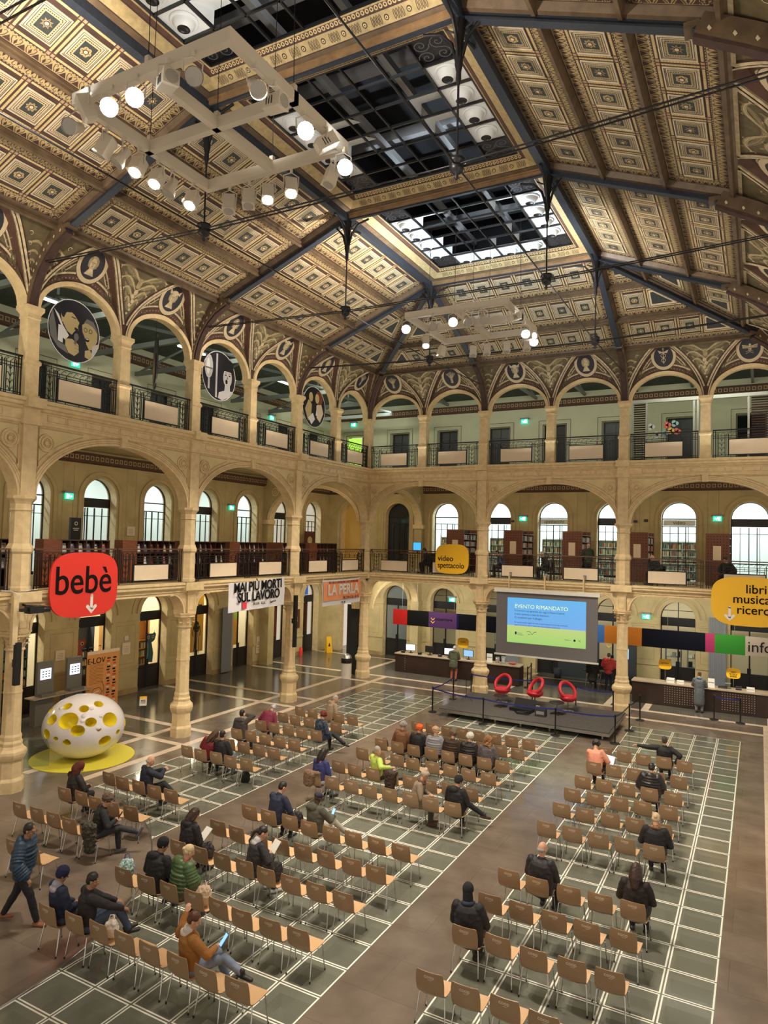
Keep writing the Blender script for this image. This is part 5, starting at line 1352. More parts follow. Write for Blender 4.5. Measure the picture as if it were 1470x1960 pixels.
for x in (1.05, 1.9, 4.0, 5.5, 12.5, 14.0, 16.6):
    g = G(); g.tube([(x, 2.2, 3.28), (x, 2.2, 5.0)], .006, steel, 4); g.build('cable', t)
text('lettering', 'oquartiere', .22, txb, t, (2.98, 2.11, 2.95), ROT_B, align='LEFT'); text('lettering', 'info', .62, txb, t, (17.07, 2.11, 2.86), ROT_B, align='LEFT')
g = G(lambda u, h, v: (u, 2.115-h, v))
for q in (0, -.16): g.stroke([(2.74, 2.98+q), (2.84, 2.88+q), (2.94, 2.98+q)], .03, .0, yelm)
for q in (0,): g.stroke([(11.45, 2.42), (11.55, 2.32), (11.65, 2.42)], .03, .0, yelm)
g.build('arrow', t)
scrm = lambda n, c, e=1.4: mat('lit screen '+n, c, .3, emit=e)
def monitor(x, y, z, rz, lab, c, w=.50, h=.30, on=True):
    t = thing('monitor', lab, 'monitor', (x, y, z), rz); g = G(); g.lathe([(.12, 0), (.12, .015), (.02, .02)], black, n=14); g.box((-.025, 0, .0), (.025, .03, .2), black); g.build('stand', t)
    g = G(); g.box((-w/2-.015, -.03, .14), (w/2+.015, .01, .17+h), black); g.build('casing', t)
    g = G(); g.box((-w/2, -.034, .155), (w/2, -.03, .155+h), c); g.build('screen', t)
    if on:
        g = G(lambda u, hh, v: (u, -.036-hh, v)); 
        for k in range(3): g.rect(-w/2+.04, .2+.08*k, w/2-.06, .215+.08*k, 0, mat('screen text', (.55, .25, .25), .5, emit=.4))
        g.build('text_lines', t)
    return t
monitor(1.35, 2.7, .98, .15, 'lit monitor on the left counter, first from its left end', scrm('a', (.62, .62, .75)))
monitor(2.45, 2.7, .98, -.1, 'dark switched off monitor on the left counter', black, on=False)
monitor(3.55, 2.7, .98, .1, 'lit monitor on the left counter just left of the man in olive', scrm('a', (.62, .62, .75)))
monitor(4.6, 2.7, .98, -.1, 'blue lit monitor on the left counter just right of the man in olive', scrm('b', (.12, .30, .70)))
for i, (x, lab) in enumerate(((.98, 'small black box device at the left end of the left counter'), (1.95, 'small black box device between the lit and the dark monitor'), (3.1, 'small black box device right of the dark monitor'))):
    g = G(); g.cbox((x, 2.55, 1.04), (.18, .14, .12), black); g.cbox((x, 2.48, 1.09), (.12, .02, .02), grey); tag(g.build('desk_device'), lab, 'device')
def yellow_board(x, z, lab, s=.3, lines=('accoglienza',)):
    t = thing('desk_sign', lab, 'sign'); g = G(lambda u, h, v: (u, 2.75-h, v)); plate(g, squircle(x, z, s, s*.82), 0, .03, yelm); g.build('board', t)
    g = G(); g.tube([(x+.0, 2.76, z-s*.8), (x, 2.76, .98)], .012, steel, 5); g.build('pole', t)
    for i, l in enumerate(lines): text('lettering', l, .085, txb, t, (x, 2.71, z+.05-.09*i), ROT_B)
yellow_board(4.28, 1.78, 'rounded yellow desk sign behind the man in olive', .3, ('prestito',)); yellow_board(13.85, 1.72, 'rounded yellow desk sign on the right counter, left one', .27, ('iscrizioni',)); yellow_board(16.55, 1.62, 'rounded yellow desk sign on the right counter, right one', .27, ('INFO', 'DI SALA', 'BORSA'))
# things on the counters
def boxy(x, y, z, w, d, h, m, nm, lab, cat, rz=0):
    g = G(); g.box((-w/2, -d/2, 0), (w/2, d/2, h), m); g.box((-w/2+.02, -d/2-.004, h*.5), (w/2-.02, -d/2, h*.62), grey); return tag(g.build(nm, loc=(x, y, z), rot=(0, 0, rz)), lab, cat)
boxy(5.75, 2.6, .98, .28, .03, .42, white, 'paper_stand', 'white paper notice standing on the left counter right of the column', 'notice', .2)
boxy(14.1, 2.6, .98, .32, .26, .18, white, 'paper_tray', 'white paper tray stack at the left of the right counter', 'tray'); boxy(14.5, 2.6, .98, .28, .22, .12, white, 'paper_tray', 'lower white paper tray beside the taller stack on the right counter', 'tray')
boxy(15.72, 2.45, .98, .26, .03, .38, white, 'paper_stand', 'white notice with red writing on the right counter beside the woman in grey', 'notice', -.1); boxy(16.15, 2.6, .98, .34, .24, .07, black, 'keyboard_tray', 'black flat tray on the right counter', 'tray'); boxy(16.75, 2.6, .98, .22, .22, .13, black, 'desk_device', 'black card terminal on the right counter', 'device'); boxy(17.2, 2.6, .98, .3, .26, .14, white, 'printer', 'small white printer on the right counter', 'printer'); boxy(16.35, 2.7, .98, .26, .2, .4, glassm, 'leaflet_holder', 'clear leaflet holder by the right yellow desk sign', 'holder')
for i, (x, h) in enumerate(((6.15, .28), (6.45, .34))):
    g = G(); g.lathe([(.10, 0), (.11, h), (.10, h), (.09, .02)], glassmat(f'clear plastic {i}', (.5, .5, .5), .35), n=14); g.cbox((0, 0, h*.4), (.1, .1, h*.5), white if i else redm); tag(g.build('clear_container', loc=(x, 2.65, .98)), f'clear plastic container on the left counter, {"taller right" if i else "shorter left"} one', 'container')
g = G(); g.lathe([(.06, 0), (.16, .04), (.2, .08)], mat('pink dish', (.5, .12, .12), .4), n=16, cap=False); tag(g.build('pink_dish', loc=(6.9, 2.7, .98)), 'pink shallow dish on the right end of the left counter', 'dish')
# office clutter seen behind the right counter
def office_desk(x, y, lab):
    t = thing('office_desk', lab, 'desk', (x, y, 0)); g = G(); g.box((-.7, -.35, .70), (.7, .35, .74), mat('pale wood', (.55, .45, .30), .5)); g.build('desk_top', t)
    for q in (-.65, .65):
        g = G(); g.box((q-.03, -.3, 0), (q+.03, .3, .70), grey); g.build('leg', t)
office_desk(14.4, 4.4, 'pale office desk behind the right counter'); office_desk(17.7, 4.2, 'pale wooden office desk behind the right counter near the edge')
def shelf_unit(x, y, lab, w=.8, H=2.0):
    t = thing('metal_shelf', lab, 'shelf', (x, y, 0))
    g = G()
    for a in (-w/2, w/2):
        for b in (0, .35): g.box((a-.02, b-.02, 0), (a+.02, b+.02, H), grey)
    g.build('frame', t)
    for k in range(5):
        g = G(); g.box((-w/2, 0, .1+.45*k), (w/2, .35, .13+.45*k), grey); g.build('shelf', t)
    g = G()
    for k in range(4):
        for q in range(3): g.box((-w/2+.05+.25*q, .05, .13+.45*k), (-w/2+.22+.25*q, .3, .13+.45*k+.12+.07*((q+k) % 3)), [white, grey, blackm][(q+k) % 3])
    g.build('boxes', t)
shelf_unit(13.75, 6.9, 'grey metal shelf unit behind the right counter window, left one', .7); shelf_unit(14.85, 6.9, 'grey metal shelf unit behind the right counter window, right one', .9); shelf_unit(4.9, 6.9, 'dark shelf unit seen behind the left counter', .8)
# screen wall behind: dark opening, bins, stools
g = G(mbr); g.rect(8.2, 0, 10.3, 2.2, .06, mat('dark slate door', (.02, .028, .035), .5), .04); g.build('door_61', kind='structure')
g = G(); g.lathe([(.17, 0), (.21, .5), (.19, .5), (.16, .03)], mat('dark blue bin', (.02, .025, .05), .5), n=16); tag(g.build('waste_bin', loc=(8.35, 5.7, 0)), 'dark blue waste bin by the dark doorway under the screen', 'bin')
for i, x in enumerate((10.1, 10.75)):
    t = thing('bar_stool', f'round topped stool by the wall under the screen, {"right" if i else "left"} one', 'stool', (x, 4.9, 0)); g = G(); g.lathe([(.26, .70), (.27, .73), (.25, .75)], mat('grey green seat', (.14, .14, .10), .5), n=18); g.build('seat', t)
    for a in range(3):
        g = G(); g.tube([(.1*cos(a*2.1), .1*sin(a*2.1), .70), (.24*cos(a*2.1), .24*sin(a*2.1), 0)], .012, chrome, 5); g.build('leg', t)
# touch kiosk with lit display by column
t = thing('display_kiosk', 'dark display kiosk with a small lit screen behind the red jacket', 'kiosk', (11.75, 5.6, 0)); g = G(); g.box((-.45, -.1, 0), (.45, .3, 2.3), mat('dark slate door', (.02, .028, .035))); g.build('cabinet', t); g = G(); g.box((-.2, -.12, 1.35), (.12, -.1, 1.85), scrm('c', (.25, .55, .85))); g.build('screen', t)
# ---------------------------------------------------------------- projection screen
t = thing('projection_screen', 'large projection screen hanging from the back gallery, showing a blue and green slide', 'projection screen')
scg = mat('grey screen cloth', (.155, .148, .150), .8); g = G(MB); g.box((7.14, .49, 2.0), (11.57, .50, 4.74), scg); g.build('screen_cloth', t)
g = G(MB); g.box((7.04, .42, 4.72), (11.66, .58, 4.88), white); g.build('casing', t); g = G(MB); g.box((7.08, .47, 1.92), (11.62, .53, 1.99), white); g.build('bottom_bar', t)
for x in (7.69, 9.3, 10.96):
    g = G(MB); g.box((x-.03, .44, 4.85), (x+.03, .50, 5.5), cream); g.box((x-.02, .2, 5.48), (x+.02, .5, 5.52), cream); g.box((x-.05, .2, 5.4), (x+.05, .3, 5.6), grey); g.build('bracket', t)
def em(n, c, e): return mat(n, c, .8, emit=e)
P0, P1, Q0, Q1 = 7.65, 11.09, 2.52, 4.49
slide = bpy.data.materials.new('projected slide'); slide.use_nodes = True; nt = slide.node_tree; b = nt.nodes['Principled BSDF']; b.inputs['Base Color'].default_value = (.03, .03, .03, 1)
tc = nt.nodes.new('ShaderNodeTexCoord'); sp = nt.nodes.new('ShaderNodeSeparateXYZ'); cr = nt.nodes.new('ShaderNodeValToRGB'); nt.links.new(tc.outputs['Generated'], sp.inputs[0]); nt.links.new(sp.outputs['Z'], cr.inputs[0])
E_ = cr.color_ramp.elements; E_[0].position = 0; E_[0].color = (.36, .66, .16, 1); E_[1].position = 1; E_[1].color = (.12, .47, .86, 1)
for p, c in ((.35, (.52, .66, .20, 1)), (.375, (.55, .60, .32, 1)), (.39, (.16, .42, .86, 1))): e = E_.new(p); e.color = c
nt.links.new(cr.outputs[0], b.inputs['Emission Color']); b.inputs['Emission Strength'].default_value = .55
g = G(MB); g.box((P0, .501, Q0), (P1, .503, Q1), slide); g.build('projected_slide', t)
si = mat('slide ink', (.01, .03, .10), .9, spec=.1); sy = em('slide title', (.62, .80, .42), .62)
text('lettering', 'EVENTO RIMANDATO', .235, sy, t, (7.98, -.506, 4.12), ROT_B, align='LEFT', ext=.001)
for i, (l, s_) in enumerate((("L'incontro in programma per oggi in Piazza Coperta", .105), ("è stato spostato a data da destinarsi.", .105), ("Ci scusiamo per il disagio.", .12))): text('lettering', l, s_, si, t, (7.98, -.506, 3.93-.15*i), ROT_B, align='LEFT', ext=.001)
for i, l in enumerate(("Per essere sempre aggiornati sulla programmazione iscriviti alla newsletter", "oppure vai sul sito sala b. visita il sito www.bibliotecasalaborsa.it")): text('lettering', l, .078, si, t, (7.98, -.506, 3.42-.12*i), ROT_B, align='LEFT', ext=.001)
text('lettering', 'Comune', .06, si, t, (8.13, -.506, 2.95), ROT_B, align='LEFT', ext=.001); text('lettering', 'di Bologna', .06, si, t, (8.13, -.506, 2.88), ROT_B, align='LEFT', ext=.001)
g = G(lambda u, h, v: (u, -.505-h, v)); g.disc(8.05, 2.94, .06, 0, si, 10, .7, 1.2); g.stroke([(8.55, 3.03), (8.68, 3.05), (8.78, 2.92), (8.88, 3.04), (8.98, 3.05)], .02, 0, si); g.disc(10.62, 2.83, .05, 0, si, 12); g.stroke([(10.78, 2.88), (10.88, 2.78)], .012, 0, si); g.stroke([(10.88, 2.88), (10.78, 2.78)], .008, 0, si); g.stroke([(8.6, 2.92), (8.68, 2.92)], .015, 0, si); g.build('emblem', t)
text('lettering', 'Rivedilo su', .06, si, t, (10.2, -.506, 2.83), ROT_B, align='LEFT', ext=.001)
# ================================================================ STAGE
stm = mat('grey brown stage carpet', (.075, .068, .066), .8, var=.2, scale=6)
t = thing('stage', 'low grey stage platform with metal edge below the projection screen', 'stage'); g = G(); g.box((6.35, -4.88, .20), (12.85, -1.35, .30), stm); g.build('deck', t)
g = G(); g.box((6.33, -4.92, .17), (12.88, -4.86, .27), steel); g.box((12.84, -4.9, .17), (12.89, -1.35, .27), steel); g.box((6.31, -4.9, .17), (6.36, -1.35, .27), steel); g.build('edge_trim', t)
for x in (6.6, 8.6, 9.6, 10.7, 12.6):
    for y in (-4.6, -1.6):
        g = G(); g.box((x-.03, y-.03, 0), (x+.03, y+.03, .2), steel); g.build('leg', t)
redl = mat('red leather', (.52, .022, .035), .38)
def tub_chair(x, y, rz, lab):
    t = thing('swivel_chair', lab, 'chair', (x, y, .3), rz, 'red swivel chairs on the stage')
    g = G(); g.lathe([(.22, 0), (.23, .015), (.20, .03), (.03, .04)], chrome, n=24); g.lathe([(.025, .03), (.025, .42)], chrome, n=8); g.tube([(.12*cos(a), .16+.06*sin(a), .2) for a in [pi*2*i/12 for i in range(12)]], .01, chrome, 5, closed=True); g.build('base', t)
    g = G(); n = 24
    R = []
    for k, (r, z) in enumerate(((.02, .40), (.22, .40), (.31, .46), (.34, .54), (.335, .60), (.28, .60), (.25, .52), (.02, .50))): R.append([(r*cos(2*pi*i/n), r*1.0*sin(2*pi*i/n), z) for i in range(n)])
    g.rings(R, redl, True, True); g.build('seat', t)
    # ring back rising to the rear (-y)
    P = []
    for i in range(28):
        a = 2*pi*i/28; x_ = .33*cos(a); y_ = .30*sin(a); P.append((x_*(1.05-.10*max(0, -y_/.3)), y_*.75-.05, .80-.98*y_))
    g = G(); g.tube(P, .062, redl, 10, closed=True, sq=1.3); g.build('backrest', t); return t
tub_chair(8.15, -2.5, -.25+pi, 'red leather ring backed swivel chair on the stage, left one'); tub_chair(9.5, -2.4, -.7+pi, 'red leather ring backed swivel chair on the stage, middle one'); tub_chair(10.85, -2.45, .9+pi, 'red leather ring backed swivel chair on the stage, right one')
def side_table(x, y, lab):
    t = thing('side_table', lab, 'table', (x, y, .3)); g = G(); g.lathe([(.28, .44), (.30, .45), (.28, .47)], black, n=24); g.build('table_top', t); g = G(); g.lathe([(.02, .05), (.02, .45)], chrome, n=8); g.build('pole', t)
    for a in range(4):
        g = G(); c, s_ = cos(a*pi/2+.4), sin(a*pi/2+.4); g.tube([(0, 0, .08), (c*.26, s_*.26, .02)], .02, black, 5); g.build('leg', t)
side_table(8.35, -3.3, 'small black round table before the left red chair'); side_table(10.6, -3.2, 'small black round table before the right red chair')
g = G()
for i in range(7): g.tube([(.25*sin(i*2.3+a*1.3)+.05*cos(a*3), .14*cos(i*1.7+a*1.9), .02+.012*i) for a in [k*.5 for k in range(10)]], .010, black, 5)
tag(g.build('cable_coil', loc=(9.45, -3.95, .3)), 'tangled coil of black cables on the stage front', 'cable')
t = thing('equipment_case', 'open black equipment case with lid on the stage', 'case', (9.3, -3.5, .3), -.15); g = G(); g.box((-.45, -.2, 0), (.45, .2, .12), black); g.build('case_body', t); g = G(); g.faces([(-.45, .2, .12), (.45, .2, .12), (.45, .38, .42), (-.45, .38, .42), (-.45, .23, .10), (.45, .23, .10), (.45, .41, .40), (-.45, .41, .40)], [(0, 1, 2, 3), (4, 5, 6, 7), (0, 3, 7, 4), (1, 2, 6, 5), (3, 2, 6, 7)], black); g.build('lid', t)
g = G(); g.faces([(-.2, -.14, 0), (.2, -.14, 0), (.2, .16, 0), (-.2, .16, 0), (-.2, -.06, .26), (.2, -.06, .26), (.2, .12, .3), (-.2, .12, .3)], [(0, 3, 2, 1), (4, 5, 6, 7), (0, 1, 5, 4), (1, 2, 6, 5), (2, 3, 7, 6), (3, 0, 4, 7)], black); g.cbox((0, -.11, .13), (.3, .01, .14), grey); tag(g.build('stage_monitor', loc=(10.15, -3.85, .3)), 'black wedge loudspeaker on the stage', 'loudspeaker')
t = thing('music_stand', 'black tripod stand at the left end of the stage', 'stand', (6.75, -3.0, .3)); g = G(); g.tube([(0, 0, .12), (0, 0, 1.35)], .012, black, 6); g.build('pole', t)
for a in range(3):
    g = G(); g.tube([(0, 0, .22), (.28*cos(a*2.1), .28*sin(a*2.1), .01)], .009, black, 5); g.build('leg', t)
# stanchions with blue belts
bluem = mat('blue belt', (.015, .02, .20), .5)
def post(x, y, z, lab):
    t = thing('stanchion', lab, 'stanchion', (x, y, z), group='belt barrier posts'); g = G(); g.lathe([(.17, 0), (.175, .015), (.16, .03), (.03, .045)], black, n=20); g.build('base', t); g = G(); g.lathe([(.027, .04), (.027, .93), (.034, .93), (.034, 1.0), (.02, 1.01)], black, n=12); g.build('pole', t); return t
PP = [(5.9, -4.5, 'at the left front of the stage'), (5.72, -1.9, 'at the left rear of the stage'), (6.1, -.75, 'between the left column and the stage'), (8.3, -5.15, 'in front of the stage, left one'), (8.85, -.55, 'behind the left red chair'), (11.05, -5.15, 'in front of the stage, right one'), (10.75, -.7, 'behind the right red chair'), (13.1, -5.0, 'at the right front corner of the stage'), (13.25, -2.95, 'at the right edge of the stage'), (13.35, -1.05, 'by the column right of the screen'), (12.3, -.9, 'behind the stage near the right column'), (15.92, .78, 'in front of the right counter by the woman in grey'), (16.86, .74, 'in front of the right counter nearest the edge'), (7.6, 3.5, 'at the end of the left counter'), (7.75, 2.4, 'in front of the left counter end')]
for x, y, l in PP: post(x, y, 0, 'black belt post '+l)
def belt(i, j, lab, m_=bluem):
    a, b = PP[i], PP[j]; n = 8; A = []; B = []
    for k in range(n+1):
        f = k/n; z = .97-.10*4*f*(1-f)*.6; A.append((a[0]+(b[0]-a[0])*f, a[1]+(b[1]-a[1])*f, z)); B.append((A[-1][0], A[-1][1], z-.05))
    g = G(); g.strip(A, B, m_); C = [(p[0]+.004, p[1]+.004, p[2]) for p in A]; g.strip(C, [(p[0], p[1], p[2]-.05) for p in C], m_)
    tag(g.build('barrier_belt'), lab, 'belt')
for i, j, l, mm in ((0, 1, 'dark blue belt along the left side of the stage', bluem), (0, 3, 'blue belt from the left front post to the next in front of the stage', bluem), (3, 5, 'blue belt across the middle front of the stage', bluem), (5, 7, 'blue belt at the right front of the stage', bluem), (7, 8, 'black belt at the right corner of the stage', black), (8, 9, 'black belt by the right column', black), (2, 4, 'blue belt behind the left part of the stage', bluem), (4, 6, 'blue belt behind the middle of the stage', bluem), (6, 10, 'blue belt behind the right part of the stage', bluem), (11, 12, 'dark blue belt in front of the right counter', bluem), (13, 14, 'black belt by the left counter end', black)):
    belt(i, j, l, mm)
# ================================================================ DOME SCULPTURE
dw = mat('white glossy shell', (.78, .75, .78), .12, coat=.6); dy = mat('yellow inner shell', (.80, .66, .03), .3); dmat = mat('yellow floor disc', (.72, .64, .06), .55)
cx, cy = -.76, -15.76
g = G(); g.lathe([(1.5, .004), (1.5, .02), (.001, .021)], dmat, (cx, cy, 0), 64, False, cap=False); tag(g.build('round_mat'), 'round yellow floor disc under the white sculpture', 'mat')
t = thing('dome_sculpture', 'large white egg shaped play sculpture with round yellow holes', 'sculpture', (cx, cy, .02))
import bmesh
A_, B_, ZC_ = 1.19, .95, .94
vdir = V3((CAMP.x-cx, CAMP.y-cy, 0)).normalized(); vr = V3((-vdir.y, vdir.x, 0))
holes = []
for u, v, r in ((-.40, .22, .27), (.64, .16, .235), (.16, .12, .15), (-.14, -.12, .18), (-.78, .28, .17), (-.84, -.16, .16), (-.60, -.30, .075), (-.35, -.42, .115), (.46, -.46, .18), (.34, -.12, .072), (.78, -.26, .09), (-.02, .62, .13), (.36, .74, .13), (-.45, .72, .13), (-.9, .62, .1), (1.02, .0, .12)):
    # direction of the hole centre on the ellipsoid, seen from the room side
    q = 1-min(.97, (u*u+v*v)); n = V3((vdir*sqrt(q)+vr*u)+V3((0, 0, v))); n.z += .28*sqrt(q); n.normalize(); holes.append((n, r))
for k in range(10): a = 2*pi*k/10+.5; n = V3((-vdir.x*cos(a*.3)+vr.x*sin(a), -vdir.y+vr.y*sin(a)*.7, .5*sin(k*2.1))).normalized(); holes.append((n, .17))
def shell(scale, nu, nv, name, m, cut, flip):
    me = bpy.data.meshes.new(name); bm = bmesh.new(); bmesh.ops.create_icosphere(bm, subdivisions=6, radius=1)
    rm = []
    for v in bm.verts:
        for n, r in holes:
            d = (v.co-n); dist = v.co.angle(n); ang = r*.92
            if dist < ang*1.16 and dist > ang*.84:   # snap the ring of vertices onto the hole rim
                ax = n.cross(v.co).normalized(); v.co = Matrix.Rotation(ang, 3, ax) @ n; break
    for f in bm.faces:
        c = f.calc_center_median().normalized()
        if any(c.angle(n) < r*.92-.004 for n, r in holes): rm.append(f)
    if cut: bmesh.ops.delete(bm, geom=rm, context='FACES')
    for v in bm.verts: v.co = V3((v.co.x*A_*scale, v.co.y*A_*scale, v.co.z*B_*scale+ZC_))
    bm.to_mesh(me); bm.free(); me.materials.append(m)
    for p in me.polygons: p.use_smooth = True
    o = bpy.data.objects.new(name, me); COL.objects.link(o); o.parent = t; return o
shell(1, 0, 0, 'outer_shell', dw, True, False)
g = G()
for n, r in holes:   # yellow tunnels behind the openings
    ax = n.orthogonal().normalized(); ay = n.cross(ax); R = []
    for (sc_, da) in ((1.005, .93), (.93, .86), (.80, .80), (.70, .66), (.66, .3), (.655, .02)):
        ring_ = []
        for i in range(28):
            a = 2*pi*i/28; d = (n*cos(r*da)+(ax*cos(a)+ay*sin(a))*sin(r*da)).normalized()*sc_; ring_.append((d.x*A_, d.y*A_, d.z*B_+ZC_))
        R.append(ring_)
    g.rings(R, dy, True, False)
g.build('yellow_holes', t)
g = G()
for u, v in ((-.02, .40), (.17, .62), (-.62, .62), (.42, .34), (-.04, .26), (.33, -.02)):
    q = 1-u*u-v*v; n = (vdir*sqrt(max(q, .05))+vr*u+V3((0, 0, v+.2))).normalized(); ax = n.orthogonal().normalized(); ay = n.cross(ax)
    R = [[tuple(V3(((d := (n*cos(rr_)+(ax*cos(2*pi*i/14)+ay*sin(2*pi*i/14))*sin(rr_))).x*A_*h_, d.y*A_*h_, d.z*B_*h_+ZC_))) for i in range(14)] for rr_, h_ in ((.065, 1.0), (.05, 1.02), (.02, 1.035))]
    g.rings(R, dw, True, True)
g.build('bumps', t)
# clear guard panel
g = G(); g.box((-.9, -.01, 0), (.5, .01, .8), glassm); tag(g.build('glass_guard', loc=(-1.15, -17.25, 0), rot=(0, 0, .9)), 'low clear guard panel beside the yellow disc', 'panel')
t = thing('info_stand', 'tilted white and yellow sign on a thin clear stand near the dome sculpture', 'sign', (-1.35, -12.9, 0), .8); g = G(); g.faces([(-.12, -.1, .95), (.12, -.1, .95), (.12, .16, 1.2), (-.12, .16, 1.2), (-.12, -.1, .94), (.12, -.1, .94), (.12, .16, 1.19), (-.12, .16, 1.19)], [(0, 1, 2, 3), (4, 5, 6, 7), (0, 1, 5, 4), (1, 2, 6, 5), (2, 3, 7, 6), (3, 0, 4, 7)], white); g.face([(-.12, .09, 1.137), (.12, .09, 1.137), (.12, .16, 1.205), (-.12, .16, 1.205)], yelm)
for k in range(3): g.face([(-.08, -.04+.04*k, 1.012+.038*k), (.08, -.04+.04*k, 1.012+.038*k), (.08, -.02+.04*k, 1.031+.038*k), (-.08, -.02+.04*k, 1.031+.038*k)], txb)
g.build('board', t); g = G(); g.box((-.09, .02, 0), (.09, .035, 1.05), glassm); g.build('stand', t)
# ================================================================ LEFT WALL FURNITURE
kioskm = mat('grey kiosk', (.17, .165, .15), .5)
for i, s in enumerate((14.15, 12.95)):
    t = thing('touch_kiosk', f'grey self service kiosk with lit screen by the left wall, {"nearer the poster" if i else "nearer the left edge"}', 'kiosk', (-4.9, -s, 0), pi/2)
    g = G(); g.box((-.36, -.0, 0), (.36, .3, 1.02), kioskm); g.box((-.62, -.28, 1.0), (.62, .25, 1.04), mat('pale wood shelf', (.42, .33, .22), .5)); g.box((-.32, .0, 1.04), (.32, .12, 2.25), kioskm); g.box((-.28, -.22, 1.04), (.28, .1, 1.14), kioskm); g.build('cabinet', t)
    g = G(); g.box((-.21, -.012, 1.62), (.21, .0, 2.0), mat('bright kiosk screen', (.70, .78, .95), emit=1.6)); g.build('screen', t)
    g = G(lambda u, h, v: (u, -.014-h, v))
    for a in range(3):
        for b in range(3): g.rect(-.15+.12*a, 1.70+.09*b, -.07+.12*a, 1.735+.09*b, 0, slate)
    g.build('icons', t)
t = thing('poster_stand', 'tall orange poster stand with drawings beside the grey kiosks', 'poster', (-4.75, -11.75, 0), pi/2)
g = G(); g.box((-.78, 0, .05), (.70, .04, 2.38), mat('orange poster', (.70, .31, .09), .6)); g.box((-.78, -.004, 2.26), (.70, 0, 2.38), placardm); g.build('board', t)
text('lettering', 'E-LOV', .30, txb, t, (-.38, -.008, 2.0), ROT_B)
g = G(lambda u, h, v: (u, -.006-h, v))
for k in range(14): g.stroke([(-.68, 1.85-.055*k), (-.35, 1.87-.055*k), (-.05, 1.84-.055*k)], .008, 0, txb)
for c in (.18, .46):
    for k in range(17): g.rect(c-.08+.02*((k*7) % 3), .25+.11*k, c+.06+.02*((k*5) % 3), .31+.11*k, 0, [txb, discb, redm, placardm][(k*3+int(c*10)) % 4])
g.stroke([(-.6, .75), (-.45, .95), (-.2, .98), (-.05, .8), (-.2, .65), (-.5, .68)], .02, 0, txb, closed=True); g.stroke([(-.45, .8), (-.2, .85)], .05, 0, placardm); g.stroke([(-.1, 1.2), (0, 1.0), (0, .7)], .015, 0, txb); g.build('print', t)
for (s, z, w, h, lab) in ((9.3, 1.72, .42, .5, 'framed white notice on the ground left wall between two glass doors'), (9.3, 2.32, .18, .18, 'small white notice above the framed one on the ground left wall'), (12.5, 1.9, .4, .4, 'faint notice on the wall behind the kiosks'), (.35, .6, .30, .9, 'pale leaflet board on the ground left wall by the black totem'), (6.0+3.3, 6.6+.2, .42, .4, 'framed notice on the middle left gallery wall')):
    g = G(mlr); g.rect(s-w/2, z, s+w/2, z+h, .045, placardm if w > .2 else offw, .03)
    for k in range(4): g.rect(s-w*.3, z+h*(.2+.15*k), s+w*.3, z+h*(.23+.15*k), .047, grey)
    tag(g.build('notice'), lab, 'notice')
t = thing('framed_poster', 'dark framed poster with pale figure beside the curtained left door', 'poster'); g = G(mlr); g.rect(-3.45, 1.6, -2.6, 2.7, .06, mat('maroon frame', (.09, .02, .012), .5), .05); g.build('frame', t); g = G(mlr); g.disc(-3.0, 2.2, .22, .065, skin1, 10); g.disc(-3.08, 2.05, .14, .066, placardm, 8); g.build('print', t)
t = thing('framed_poster', 'dark framed poster with a face in the middle left gallery corner', 'poster'); g = G(mlr); g.rect(-4.1, 6.1, -3.1, 7.3, .5, mat('maroon frame', (.09, .02, .012)), .05); g.build('frame', t); g = G(mlr); g.disc(-3.6, 6.75, .25, .505, skin1, 12); g.disc(-3.6, 6.55, .14, .506, placardm, 8); g.build('print', t)
g = G(); g.lathe([(.09, 0), (.10, .42), (.06, .5), (.02, .53)], redm, n=10); tag(g.build('fire_extinguisher', loc=(-6.1, 3.3, .0)), 'red fire extinguisher by the ground left wall', 'extinguisher')
g = G(mbr); g.rect(-.15, 6.0, .05, 6.6, .1, redm, .09); tag(g.build('fire_extinguisher'), 'red fire extinguisher on the middle back wall near the corner', 'extinguisher')
t = thing('wet_floor_sign', 'yellow folding caution sign by the far left wall', 'sign', (-5.5, 5.35, 0), pi/2-.5); g = G(); g.faces([(-.2, -.16, 0), (.2, -.16, 0), (.16, 0, .95), (-.16, 0, .95)], [(0, 1, 2, 3)], yelm); g.faces([(-.2, .16, 0), (.2, .16, 0), (.16, .02, .95), (-.16, .02, .95)], [(0, 1, 2, 3)], yelm); g.build('board', t); g = G(); g.face([(-.08, -.10, .35), (.08, -.10, .35), (.0, -.07, .6)], black); g.build('pictogram', t)
t = thing('litter_bin', 'white round litter bin with domed grey lid before the dark panel', 'bin', (-.62, -.55, 0)); g = G(); g.lathe([(.25, 0), (.26, .05), (.26, .72)], offw, n=24); g.build('body', t); g = G(); g.lathe([(.265, .72), (.275, .74), (.275, .95), (.265, .97)], black, n=24); g.lathe([(.265, .97), (.22, 1.1), (.10, 1.18), (.001, 1.2)], steel, n=24, cap=False); g.build('lid', t)
g = G(); g.box((-1.15, .28, 0), (-.40, .36, 3.55), mat('dark grey panel', (.022, .024, .028), .5)); tag(g.build('room_divider'), 'tall dark grey panel behind the litter bin', 'panel')
